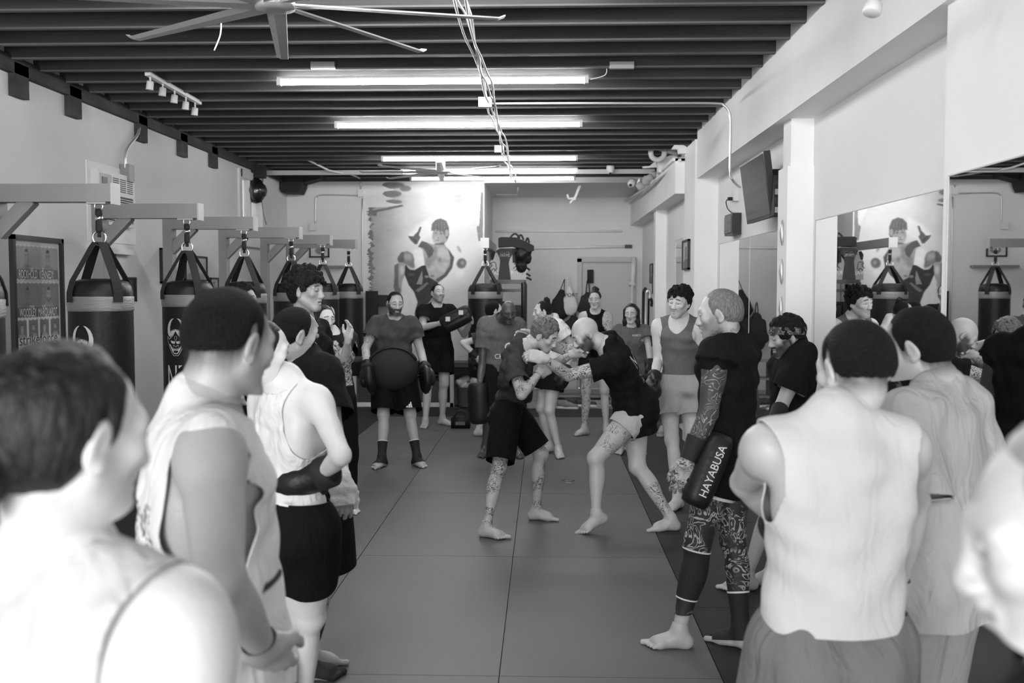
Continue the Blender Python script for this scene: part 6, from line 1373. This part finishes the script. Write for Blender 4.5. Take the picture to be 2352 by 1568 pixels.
# ================================================================== behind them
def grey_shirt_man():
    u = 1.74/1.75; f = Fig(1.74, girth=1.08, pel=pel(905, 9.95, .90), neck=None, hip=176, sho=174); f.N = f.N
    f.head_set(158, -10, 0); f.legs(1, ankle(877, 1052), foot=205); f.legs(-1, ankle(958, 1050), foot=140)
    f.arms(1, EY(840, 800, -1), EY(843, 846, -1), 'glove'); f.arms(-1, EY(966, 806, -1), EY(977, 848, -1), 'glove'); f.ink = [('uarm+1', .3, 1.1, 1), ('farm+1', -.1, 1, 1)]; f.build_sdf()
    r = person('bearded man in dark grey t-shirt and black shorts, belly pad, ankle supports', f.O); f.skin(r, skin_mat('light_skin_man', .46, .12, 1), beard=.95, fade=.3, brow=.95, res=1.1); f.eyes(r)
    f.top(r, mat('sweaty_grey_cotton', .05, .85, var=.35, vscale=5), loose=.02, sl=.55, slr=.02, seed=11, wr=.005, res=1.1); s_ = f.bottom(r, M_blk2, leglen=.93, legr=.03, res=1.1); f.hair(r, M_hs, 'crop', thick=.003, line=.102, res=1.1)
    print_on(s_, P(943, 928, 9.8), (0, -1, 0), Z, polys=[[(-.03, -.02), (-.012, -.02), (-.012, .0), (-.03, -.01)], [(-.008, -.02), (.01, -.02), (.01, .02), (-.008, .01)], [(.014, -.02), (.032, -.02), (.016, .035), (.006, .03)]], name='shorts_mark')
    for k in (1, -1): f.sleeve(r, M_supp, ['shank%+d' % k, 'foot%+d' % k], .62, 1.13, infl=.006); f.sleeve(r, M_print, ['shank%+d' % k], .605, .625, name='support_hem', infl=.007); f.sleeve(r, M_wrap, ['farm%+d' % k], .82, 1.02, name='wrist_wrap', infl=.006)
    fist_mitt(f, 'round black focus mitt hanging from the grey-shirt man right hand', 1, 1.25); fist_mitt(f, 'black focus mitt on the grey-shirt man left hand, beside the back man', -1, 1.2)
    c = f.O+f.PF[:, 1]*.16+Z*.07; bp2 = empty('belly_pad', c, 'large black rounded belly pad strapped on the grey-shirt man', 'pad'); Q = SDF()
    Q.ell(c, [.25, .085, .2], f.PF, '', .03); Q.ell(c-Z*.08, [.23, .09, .17], f.PF, '', .05); V, T = Q.mesh(.016); pb_ = mesh_np('pad_body', V, T, M_blackm, bp2); bm = bmesh.new(); tube(bm, [c+f.PF@np.array([.245*math.cos(a), .035, .19*math.sin(a)]) for a in np.linspace(.35, 2.8, 16)], .014, 8); from_bm('pad_rim', bm, M_leather, bp2, smooth=True)
    flatpolys('pad_mark', [[(-.02, .025), (.022, 0), (0, .0)], [(0, 0), (.022, 0), (-.02, -.03)]], lambda a, b: c+f.PF[:, 1]*.088+np.array([a, 0, b])+np.array([.02, 0, -.01]), M_print, bp2)
    for k in (1, -1): obj_tube('waist_strap', [c+f.PF@np.array([k*.2, .0, .02]), c+f.PF@np.array([k*.22, -.1, .03]), c+f.PF@np.array([k*.12, -.26, .03])], .022, M_web, bp2, sm=4)
grey_shirt_man()
def pad_holder():
    f = Fig(1.80, girth=1.05, pel=pel(1003, 12.7, .95), hip=165, sho=160); f.head_set(150, 12, -6); f.legs(1, ankle(977, 965), foot=185); f.legs(-1, ankle(1016, 960), foot=120)
    f.arms(1, EY(972, 752, -1), EY(1012, 742, -1), 'grip', hdir=(1, -.2, .3)); f.arms(-1, EY(1066, 768, -1), EY(1082, 736, -1), 'grip', hdir=(-.2, -.1, 1)); f.build_sdf()
    r = person('man in black t-shirt tilting his head back while handling pads', f.O); f.skin(r, skin_mat('light_skin_man', .46, .12, 1), stub=.5, res=1.25); f.eyes(r)
    f.top(r, M_blk, loose=.03, sl=.6, slr=.03, hem=-.12, res=1.25); f.bottom(r, M_blk2, leglen=.7, legr=.03, res=1.25); f.hair(r, M_hs, 'short', thick=.008, res=1.25, line=.096)
    c = P(1046, 728, 12.25); t = thai_pad(c, P(1080, 712, 12.25)-P(1012, 746, 12.25), (.2, -1, .3), .4, .17, .1, 'black striking pad with white patches held by the man behind')
    for dx in (-.1, .08): d_ = nrm(P(1080, 712, 12.25)-P(1012, 746, 12.25)); box('pad_patch', c+d_*dx+np.array([-.025, -.08, -.005]), c+d_*dx+np.array([.03, -.06, .05]), M_print, t, .002)
    c2 = P(1052, 742, 12.2); thai_pad(c2, P(1080, 722, 12.25)-P(1020, 752, 12.25), (.1, -1, -.5), .36, .12, .08, 'second black pad under the white-patched pad of the back man')
pad_holder()
def hips_person():
    f = Fig(1.66, girth=.92, pel=pel(1112, 11.8, .88), hip=80, sho=85, neck=P(1122, 752, 11.7)); f.head_set(75, -5, 0, c=P(1136, 714, 11.7)); f.legs(1, ankle(1100, 985)); f.legs(-1, ankle(1128, 980))
    f.arms(1, EY(1063, 787, -1), EY(1098, 822, 1), 'relaxed'); f.arms(-1); f.build_sdf(); r = person('dark-haired person in dark t-shirt, hands on hips, behind the bald man', f.O); f.skin(r, S_mid, res=1.3)
    f.top(r, M_dgry, loose=.03, sl=.6, slr=.03, hem=-.1, res=1.2); f.bottom(r, M_blk2, leglen=.9, res=1.3); f.hair(r, M_hs, 'short', thick=.014, res=1.3, low=-.075)
    f.sleeve(r, M_supp, ['farm+1', 'uarm+1'], .55, .95, name='forearm_guard', which='farm+1', res=1.3)
hips_person()
def bald_watcher():
    f = Fig(1.70, girth=1.12, pel=pel(1152, 10.35, .885), hip=172, sho=170); f.head_set(166, -16, 0, c=P(1168, 717, 10.15)); f.legs(1, ankle(1113, 1028), foot=195); f.legs(-1, ankle(1184, 1030), foot=150)
    f.arms(1, EY(1108, 838, -1), EY(1102, 880, -1), 'glove'); f.arms(-1, None, None, 'glove'); f.build_sdf(); r = person('bald dark-skinned man in grey v-neck t-shirt watching the fighters', f.O); f.skin(r, S_dark, beard=.5, brow=.6, res=1.1); f.eyes(r)
    t = f.top(r, M_gry, loose=.012, sl=.58, slr=.02, nf=.06, neck=.066, res=1.1); f.bottom(r, M_blk2, leglen=.95, legr=.03, res=1.1)
    c = P(1168, 795, 10); print_on(t, c, (0, -1, .1), Z, polys=stroke([(.04*math.cos(a), .04*math.sin(a)) for a in np.linspace(.6, 5.7, 12)], .014)+stroke([(.0, .02), (.02, -.01), (-.01, -.02)], .01), name='shirt_emblem', sub=.03); print_on(t, P(1150, 822, 10), (0, -1, .1), Z, text='CHU', size=.07)
    W = f.arm[1][2]; thai_pad(W+np.array([-.02, -.06, -.2]), (0.05, 0, -1), (-.3, -1, 0), .42, .2, .11, 'black thai pad on the bald watcher right arm, hanging low')
    thai_pad(f.arm[-1][2]+np.array([.02, -.06, -.12]), (0, 0, -1), (.3, -1, 0), .38, .19, .1, 'black thai pad on the bald watcher left arm, behind the fighter')
bald_watcher()
def ponytail_woman():
    f = Fig(1.67, fem=True, pel=pel(1268, 10.4, .88), hip=250, sho=245); f.head_set(258, -3, 0, c=P(1246, 716, 10.35)); f.legs(-1, ankle(1283, 1030), foot=170); f.legs(1, ankle(1262, 1020), foot=220); f.arms(-1, EY(1318, 800, -1), EY(1300, 850, -1), 'glove'); f.arms(1); f.build_sdf()
    r = person('woman in profile with curly dark topknot and white top, behind fighters', f.O); f.skin(r, S_mid, res=1.2); f.eyes(r); f.top(r, M_wht, name='vest_top', loose=.02, sl=.5, slr=.02, res=1.2); b = f.bottom(r, M_blk2, leglen=.5, legr=.035, res=1.2); f.hair(r, M_hc, 'topbun', thick=.012, res=1.2, amp=.003)
    boxing_glove(f, r, -1, 1.1)
ponytail_woman()
def halter_woman():
    f = Fig(1.72, fem=True, pel=pel(1368, 12.1, .92), hip=185, sho=188); f.head_set(192, -6, 0); f.legs(1, ankle(1342, 982), foot=230, pole=dirv(190)); f.legs(-1, ankle(1392, 978)); f.arms(1); f.arms(-1, EY(1400, 770, -1)); f.ink = [('uarm-1', -.1, .9, 1), ('thigh+1', .4, 1.1, 1), ('shank+1', -.1, 1, 1)]; f.build_sdf()
    r = person('frowning woman in black halter top with tattooed shoulder, hair tied up', f.O); f.skin(r, skin_mat('tattooed_woman_skin', .5, .06, 1), res=1.25, brow=.9); f.eyes(r); f.top(r, M_blk, name='halter_top', loose=0, sl=0, tank=True, off=.004, wr=.001, hem=.12, nf=.03, neck=.068, arm=.13, strap=.02, res=1.1); f.bottom(r, M_blk2, leglen=.35, legr=.02, res=1.2); f.hair(r, M_hd, 'topbun', thick=.006, res=1.25)
halter_woman()
def grey_tee_woman():
    f = Fig(1.58, fem=True, pel=pel(1452, 10.5, .85), hip=188, sho=190); f.head_set(196, -8, 0); f.legs(1); f.legs(-1); f.arms(1); f.arms(-1, EY(1490, 800, -1), EY(1494, 838, -1), 'glove'); f.build_sdf()
    r = person('young woman with long dark hair in grey t-shirt, behind the bald fighter', f.O); f.skin(r, skin_mat('light_skin', .50), res=1.15, brow=.9); f.eyes(r); t = f.top(r, M_gry, loose=.03, sl=.62, slr=.035, hem=-.12, res=1.1); f.bottom(r, M_blk2, leglen=.9, legr=.02, res=1.2); f.hair(r, M_hd, 'long', thick=.008, res=1.15)
    print_on(t, P(1464, 773, 10.3), (0, -1, 0), Z, text='ASICS', size=.03, sx=1.2); boxing_glove(f, r, -1, 1.15)
grey_tee_woman()
def tank_man():
    f = Fig(1.80, girth=1.0, pel=pel(1561, 8.3, .93), hip=198, sho=200); f.head_set(212, -8, -6, c=P(1560, 694, 8.2)); f.legs(1, FL(1556, 1142, .085), foot=215); f.legs(-1, FL(1600, 1150, .085)); f.arms(1, EY(1512, 826, -1), EY(1502, 868, -1), 'glove'); f.arms(-1); f.build_sdf()
    r = person('curly-haired man in sweaty grey tank top and pale grey shorts', f.O); f.skin(r, S_pale, stub=.35, brow=.95, res=1.); f.eyes(r)
    f.top(r, mat('grey_tank_cotton', .13, .85, bump=.2, bscale=300, var=.25, vscale=3.5, fold=.4), name='tank_top', loose=.0, sl=0, tank=True, off=.006, wr=.004, hem=-.07, neck=.085, nf=.085, nb=.03, arm=.11, strap=.035); b = f.bottom(r, mat('pale_grey_shorts', .36, .85, var=.12, vscale=5), leglen=.62, legr=.05, wr=.007, waist=.1)
    c0 = P(1575, 905, 8.2); setattr_col(b, lambda V: .4*(1-.6*np.exp(-(((V[:, 0]-c0[0])/.07)**2+((V[:, 2]-c0[2])/.03)**2)))); b.data.materials[0] = M_prn
    f.hair(r, M_hc, 'curly', seed=5, thick=.022, low=-.08, line=.07); boxing_glove(f, r, 1, 1.15); f.sleeve(r, M_wrap, ['farm+1'], .7, 1., name='hand_wrap', infl=.005)
tank_man()
def blond_man():
    f = Fig(1.78, girth=1.05, pel=pel(1672, 4.9, .94), hip=292, sho=300); f.N = f.N+np.array([.0, 0, .0]); f.head_set(284, -8, 0, c=P(1652, 722, 4.85)); f.legs(-1, ankle(1560, 1448), foot=272, pole=dirv(280)); f.legs(1, FL(1702, 1447, .085), foot=312, pole=dirv(300))
    f.arms(-1, EY(1628, 948, -1), EY(1578, 1062, -1), 'relaxed', hdir=nrm([-.35, 0, -1])); f.arms(1); f.ink = [('neckk', -.5, 1.2, 1), ('hand-1', -.1, 1., 1)]; f.build_sdf()
    r = person('blond man with tattooed neck in black sleeveless shirt and patterned leggings', f.O); f.skin(r, skin_mat('tattooed_neck_skin', .46, .06, 0), stub=.5, brow=.4, fade=0); f.eyes(r)
    M_slv = pattern_mat('patterned_sleeve', .05, .3, 7, lo=.8, hi=.95, freq=44); M_leg = pattern_mat('patterned_leggings', .022, .42, 8, lo=.5, hi=.62, dist=3, freq=34)
    for k in (1, -1): f.sleeve(r, M_slv, ['uarm%+d' % k, 'farm%+d' % k], -.1, 1.95, name='patterned_sleeve', infl=.0045, which='uarm%+d' % k) if False else None
    Q = SDF(); Q.p = [q for q in f.B.p if q.tag[:4] in ('uarm', 'farm', 'tors')]
    for k in (1, -1):
        fl = lambda t, k=k: t in ('uarm%+d' % k, 'farm%+d' % k, 'torso'); S, E, W = f.arm[k]; ax = nrm(W-E)
        V, T = Q.mesh(.0075, infl=.004, flt=fl, warp=folds(.002, .05, 3), g=lambda V: np.minimum(.21-(V-E)@ax, V[:, 2]-f.O[2]-.04)); mesh_np('patterned_sleeve', V, T, M_slv, r)
    t = f.top(r, M_blk, name='sleeveless_shirt', loose=.03, sl=0.12, slr=.03, off=.012, hem=-.06, wr=.006, seed=8, neck=.068); f.bottom(r, M_blk2, leglen=.42, legr=.04, wr=.006)
    Q = SDF(); Q.p = [q for q in f.B.p if q.tag[:5] in ('thigh', 'shank')]; A1 = f.leg[1][2]
    V, T = Q.mesh(.0075, infl=.004, g=lambda V: V[:, 2]-.17); mesh_np('leggings', V, T, M_leg, r)
    f.sleeve(r, M_supp, ['shank-1', 'thigh-1'], .08, .62, name='calf_sleeve', infl=.009, which='shank-1'); f.sleeve(r, M_print, ['shank-1', 'thigh-1'], .065, .085, name='sleeve_hem', infl=.010, which='shank-1'); f.sleeve(r, M_print, ['shank-1'], .615, .632, name='sleeve_hem', infl=.010)
    f.sleeve(r, M_supp, ['shank+1', 'foot+1'], .58, 1.1, infl=.007, which='shank+1'); f.sleeve(r, M_print, ['shank+1'], .57, .59, name='support_hem', infl=.009)
    b2 = f.sleeve(r, M_wht, ['thigh-1'], .42, .46, name='undershorts_hem', infl=.03); f.sleeve(r, M_wht, ['thigh+1'], .42, .46, name='undershorts_hem', infl=.03)
    f.sleeve(r, M_blackm, ['farm-1'], .5, .95, name='wrist_guard', infl=.012)
    for k in (1, -1): f.sleeve(r, mat('patterned_collar', .3, .8), ['neck', 'torso'], 0, 1) if False else None
    f.hair(r, M_hb, 'short', thick=.006, line=.096, low=-.05)
    W = f.arm[-1][2]; E = f.arm[-1][1]; ax = nrm(W-E); thai_pad(P(1628, 1080, 4.62), P(1606, 1128, 4.6)-P(1650, 1022, 4.64), (.1, -1, .1), .36, .13, .09, 'black lettered thai pad hanging at the blond man forearm', text=None)
    tp = bpy.data.objects[[o.name for o in COL.objects if o.name.startswith('thai_pad')][-1]]; c = P(1628, 1080, 4.62); d = nrm(P(1650, 1022, 4.64)-P(1606, 1128, 4.6)); s = np.cross(nrm([.1, -1, .1]), d)
    for o in COL.objects:
        if o.name.startswith('thai_pad') and o.get('label', '').startswith('black lettered'): tp = o
    n_ = nrm([.1, -1, .1]); n_ = nrm(n_-d*(n_@d)); s = np.cross(n_, d); text_on('pad_lettering', 'HAYABUSA', .055, lambda u, v: c+d*u+s*(v-.025)*-1*-1+n_*(.047), M_print, tp, sx=.92, sub=.03)
blond_man()
def headband_man():
    f = Fig(1.68, girth=1.02, pel=pel(1822, 5.85, .9), hip=262, sho=265); f.head_set(266, -14, 0, c=P(1806, 774, 5.8)); f.legs(-1, ankle(1716, 1322), foot=262); f.legs(1, FL(1782, 1316, .085)+np.array([0, .1, 0]), foot=250); f.arms(-1, EY(1792, 938, -1), EY(1762, 1010, -1), 'glove'); f.arms(1); f.build_sdf()
    r = person('bearded man with paisley headband in black lettered t-shirt by column', f.O); f.skin(r, skin_mat('light_skin_man', .46, .12, 1), beard=.95, brow=.95); f.eyes(r); t = f.top(r, M_blk, loose=.02, sl=.65, slr=.035, hem=-.1, seed=6)
    f.bottom(r, M_blk2, leglen=.9, legr=.02); f.hair(r, M_hc, 'curly', seed=9, thick=.01, line=.096, low=-.03)
    Q = SDF(); Q.ell(f.HC+f.HF@np.array([0, -.012, .03]), np.array([.0785, .0985, .0905])+.014, f.HF); V, T = Q.mesh(.005, g=lambda V: np.minimum((V-f.HC)@f.HF[:, 2]-.018-.25*((V-f.HC)@f.HF[:, 1]), .062+.25*((V-f.HC)@f.HF[:, 1])-(V-f.HC)@f.HF[:, 2])); mesh_np('headband', V, T, pattern_mat('paisley_band', .04, .4, 40, lo=.2, hi=.5, freq=20), r)
    for s_, y_, z_ in (('NOR', 862, .055), ('A', 905, .05), ('LOS', 935, .055), ('THA', 952, .045)): print_on(t, P(1862, y_, 5.85), (.75, -.65, 0), Z, text=s_, size=z_)
    f.sleeve(r, M_supp, ['farm-1', 'uarm-1'], .0, .45, name='elbow_support', infl=.007, which='farm-1'); boxing_glove(f, r, -1, 1.1); boxing_glove(f, r, 1, 1.1) if False else None
headband_man()
# ================================================================== left group
def print_woman():
    f = Fig(1.64, fem=True, pel=pel(762, 7.6, .89), hip=140, sho=142); f.head_set(138, -4, 0, c=P(745, 733, 7.55)); f.legs(1); f.legs(-1); f.arms(-1, EY(792, 822, -1), EY(800, 778, -1), 'relaxed', hdir=(0.2, 0, 1)); f.arms(1, EY(735, 850, -1), EY(748, 890, -1), 'fist'); f.build_sdf()
    r = person('dark-haired woman in black t-shirt with large pale graphic print', f.O); f.skin(r, S_pale, res=1.15, brow=.9); f.eyes(r); t = f.top(r, M_prn, loose=.03, sl=.6, slr=.03, hem=-.1, res=.9)
    def col(V):
        X = (V-f.C)@f.CF; m = (X[:, 1] > .02)&(np.abs(X[:, 0]) < .13)&(X[:, 2] > -.22)&(X[:, 2] < .1+.03*np.sin(X[:, 0]*80)); n = np.sin(X[:, 0]*130+6*np.sin(X[:, 2]*45))*np.sin(X[:, 2]*110+5*np.sin(X[:, 0]*60)); return np.where(m, np.where(n > -.3, .42+.25*n, .04), .013)
    setattr_col(t, col); f.bottom(r, M_blk2, full=True, legr=.01, res=1.2); f.hair(r, M_hd, 'long', thick=.006, res=1.15, low=-.09, line=.094, sides=-.03)
print_woman()
def curly_boy():
    f = Fig(1.84, girth=.9, pel=pel(700, 6.2, .96), hip=105, sho=110, ); f.head_set(108, -3, 0, c=P(705, 668, 6.15)); f.legs(1); f.legs(-1); f.arms(1); f.arms(-1); f.build_sdf(); r = person('tall curly-haired young man in black t-shirt behind the left group', f.O); f.skin(r, S_tan, brow=.9); f.eyes(r)
    f.top(r, M_blk, loose=.03, sl=.6, slr=.03, neck=.075); f.bottom(r, M_blk2, leglen=.9); f.hair(r, M_hc, 'curly', seed=12, thick=.032, low=-.085, line=.06)
curly_boy()
def hidden_man():
    f = Fig(1.84, pel=pel(560, 8.1, .97), hip=95, sho=95); f.head_set(98, -4, 0, c=P(560, 688, 8.1)); f.legs(1); f.legs(-1); f.arms(1); f.arms(-1); f.build_sdf(); r = person('tall dark-haired man mostly hidden behind the cropped-hair tank top man', f.O); f.skin(r, S_tan, res=1.2)
    f.top(r, M_blk, loose=.03, sl=.6, slr=.03, res=1.2); f.bottom(r, M_blk2, leglen=.9, res=1.2); f.hair(r, M_hc, 'curly', seed=2, thick=.01, res=1.2)
hidden_man()
def black_shirt_man():
    f = Fig(1.72, girth=1.05, pel=pel(712, 4.35, .91), hip=55, sho=55); f.head_set(62, -6, 0, c=P(684, 770, 4.3)); f.legs(1, ankle(712, 1520)+np.array([-.02, 0, 0]), foot=75); f.legs(-1, ankle(735, 1495)+np.array([-.05, 0, 0]), foot=60); f.arms(1, EY(765, 990, -1), EY(786, 1108, -1), 'relaxed', hdir=(.05, 0, -1)); f.arms(-1); f.ink = [('shank+1', -.1, 1, 1), ('thigh+1', .6, 1.1, 1)]; f.build_sdf()
    r = person('dark-haired man in black t-shirt with wrapped hand and one ankle support', f.O); f.skin(r, skin_mat('tattooed_tan_skin', .38, .05, 1), fade=.4); f.eyes(r); f.top(r, M_blk, loose=.03, sl=.75, slr=.03, hem=-.12, seed=5); f.bottom(r, M_blk2, leglen=.95, legr=.04); f.hair(r, M_hs, 'short', thick=.012, line=.096, low=-.05)
    f.sleeve(r, M_supp, ['shank+1', 'foot+1'], .55, 1.12, infl=.006, which='shank+1'); f.sleeve(r, M_wrap, ['farm+1', 'hand+1'], .6, 1.32, name='hand_wrap', infl=.004, which='farm+1', wr=.002)
black_shirt_man()
def white_top_woman():
    f = Fig(1.66, fem=True, girth=1.04, pel=pel(668, 3.55, .89), hip=35, sho=38); f.head_set(62, -8, 0, c=P(606, 806, 3.5)); f.legs(1, FL(700, 1600, .085), foot=50); f.legs(-1, FL(650, 1640, .085), foot=30); f.arms(1, EY(784, 1046, -1), EY(740, 1088, 1), 'glove', hdir=nrm([-.8, .3, -.35])); f.arms(-1); f.build_sdf()
    r = person('woman seen from behind in white tank top, gloved hand on hip', f.O); f.skin(r, S_pale, brow=.8); f.eyes(r); f.top(r, M_wht, name='tank_top', loose=0, sl=0, tank=True, off=.006, wr=.003, wl=.06, hem=.02, neck=.11, nf=.02, nb=.09, arm=.17, strap=.01); b = f.bottom(r, M_blk2, leglen=.58, legr=.012, waist=.1, wr=.002)
    print_on(b, P(652, 1158, 3.4), (-.2, -1, 0), Z, polys=[[(-.018, -.004), (.018, -.008), (.018, .0), (-.018, .004)]], name='shorts_tag'); boxing_glove(f, r, 1, 1.15); f.hair(r, M_hd, 'bun', thick=.005)
white_top_woman()
def tank_back_man():
    f = Fig(1.77, girth=1.16, pel=pel(470, 2.12, .93), hip=62, sho=66); f.head_set(32, -10, 0, c=P(528, 790, 2.15)); f.legs(1); f.legs(-1); f.arms(1, EY(505, 1330, -1), EY(600, 1480, 1), 'relaxed'); f.arms(-1); f.build_sdf()
    r = person('man with cropped dark hair in loose pale tank top, seen from behind', f.O); f.skin(r, skin_mat('light_skin_near', .36), fade=1., hl=(.096, -.028, .04), res=.9); f.eyes(r)
    t = f.top(r, M_prn, name='tank_top', loose=.05, sl=0, tank=True, off=.012, wr=.007, wl=.12, hem=-.14, neck=.075, nf=.03, nb=.0, arm=.15, armz=-.15, strap=.065, seed=4)
    def col(V):
        X = (V-f.C)@f.CF; n = np.sin(X[:, 0]*170+4*np.sin(X[:, 2]*90))*np.sin(X[:, 2]*190+4*np.sin(X[:, 0]*80)); m = (X[:, 1] < -.06)&(np.abs(X[:, 0]+.0) < .12)&(X[:, 2] < .02)&(X[:, 2] > -.16)&(n > .15); c = np.where(m, .05, .66)
        for p, s in ((P(597, 1372, 1.95), .012),): c = np.where(np.linalg.norm(V[:, [0, 2]]-np.array(p)[[0, 2]], axis=1) < s, .04, c)
        return c
    setattr_col(t, col); f.bottom(r, M_blk2, leglen=.9); f.hair(r, M_hs, 'crop', thick=.006, line=.096, low=-.028, sides=.035); obj_tube('necklace', [f.N+f.CF@np.array([.075*math.cos(a), .01+.075*math.sin(a), .03-.02*math.sin(a)]) for a in np.linspace(0, 6.28, 24)], .0015, M_chrome, r)
tank_back_man()
def bun_woman():
    f = Fig(1.66, fem=True, girth=1.25, pel=pel(140, 1.16, .90), hip=14, sho=14); f.head_set(34, -6, 0, c=P(158, 1005, 1.13)); f.legs(1); f.legs(-1); f.arms(1); f.arms(-1); f.build_sdf(); r = person('woman with low dark bun in pale grey tank top, nearest at left', f.O); f.skin(r, skin_mat('near_pale_skin', .6), res=.85); f.eyes(r)
    f.top(r, cloth_m('pale_grey_cotton', .5), name='tank_top', loose=.01, sl=0, tank=True, off=.008, wr=.005, wl=.1, hem=-.05, neck=.085, nf=.05, nb=.0, arm=.15, armz=-.08, strap=.045, res=.9); f.bottom(r, M_blk2, leglen=.6, legr=.01); f.hair(r, M_hd, 'bun', thick=.010, amp=.0012, res=.85, low=-.08, bz=-.05)
bun_woman()
# ================================================================== right group
def pale_tank_man():
    f = Fig(1.70, girth=.98, pel=pel(1925, 2.36, .90), hip=-6, sho=-8); f.head_set(-20, -12, 0, c=P(1963, 848, 2.4)); f.legs(1); f.legs(-1); f.arms(-1, EY(1712, 1108, 1), EY(1800, 1200, 1), 'glove', hdir=nrm([.6, 1, .1])); f.arms(1, EY(2100, 1150, 1), None, 'relaxed'); f.build_sdf()
    r = person('man with dark hair in pale sleeveless shirt, back to the camera, right', f.O); f.skin(r, skin_mat('near_light_skin', .46), fade=1., hl=(.096, -.03, .04), res=.9); t = f.top(r, M_off, name='sleeveless_shirt', loose=.01, sl=0, tank=True, armz=-.07, off=.014, wr=.005, wl=.13, hem=.055, neck=.075, nf=.03, arm=.13, strap=.075, seed=9, res=.9)
    f.bottom(r, cloth_m('brown_grey_shorts', .17), leglen=.85, legr=.045, wr=.006); f.hair(r, M_hs, 'short', thick=.006, line=.102, low=-.035, sides=.04, res=.9); boxing_glove(f, r, -1, 1.15)
    sp_ = [f.N+f.CF@np.array([0, -.09, -.05])]; 
pale_tank_man()
def grey_tee_man():
    f = Fig(1.72, girth=1.04, pel=pel(2150, 2.95, .91), hip=-42, sho=-45); f.head_set(-58, -16, 0, c=P(2102, 800, 2.98)); f.legs(1); f.legs(-1); f.arms(-1); f.arms(1); f.build_sdf(); r = person('dark-haired man in loose light grey t-shirt and grey sweatpants, far right', f.O); f.skin(r, skin_mat('near_light_skin', .46), fade=1., hl=(.096, -.06, .03)); f.eyes(r)
    f.top(r, M_lgry, loose=.06, sl=.8, slr=.05, hem=-.12, wr=.009, wl=.14, seed=6); f.bottom(r, cloth_m('grey_sweatpants', .33), full=True, legr=.025, wr=.008); f.hair(r, M_hs, 'short', thick=.009, line=.096, low=-.075)
grey_tee_man()
def blonde_near():
    f = Fig(1.66, fem=True, pel=pel(2520, .88, .86), hip=-35, sho=-30); f.head_set(-70, -12, 0, c=P(2480, 1240, .86)); f.legs(1); f.legs(-1); f.arms(1); f.arms(-1); f.build_sdf(); r = person('blonde person in black t-shirt at the right edge, closest and blurred', f.O); f.skin(r, skin_mat('near_fair_skin', .45), brow=.1, res=.9); f.eyes(r)
    f.top(r, M_blk, loose=.02, sl=.6, slr=.03); f.bottom(r, M_blk2, leglen=.9); f.hair(r, M_hl, 'bun', thick=.008, res=.9)
blonde_near()
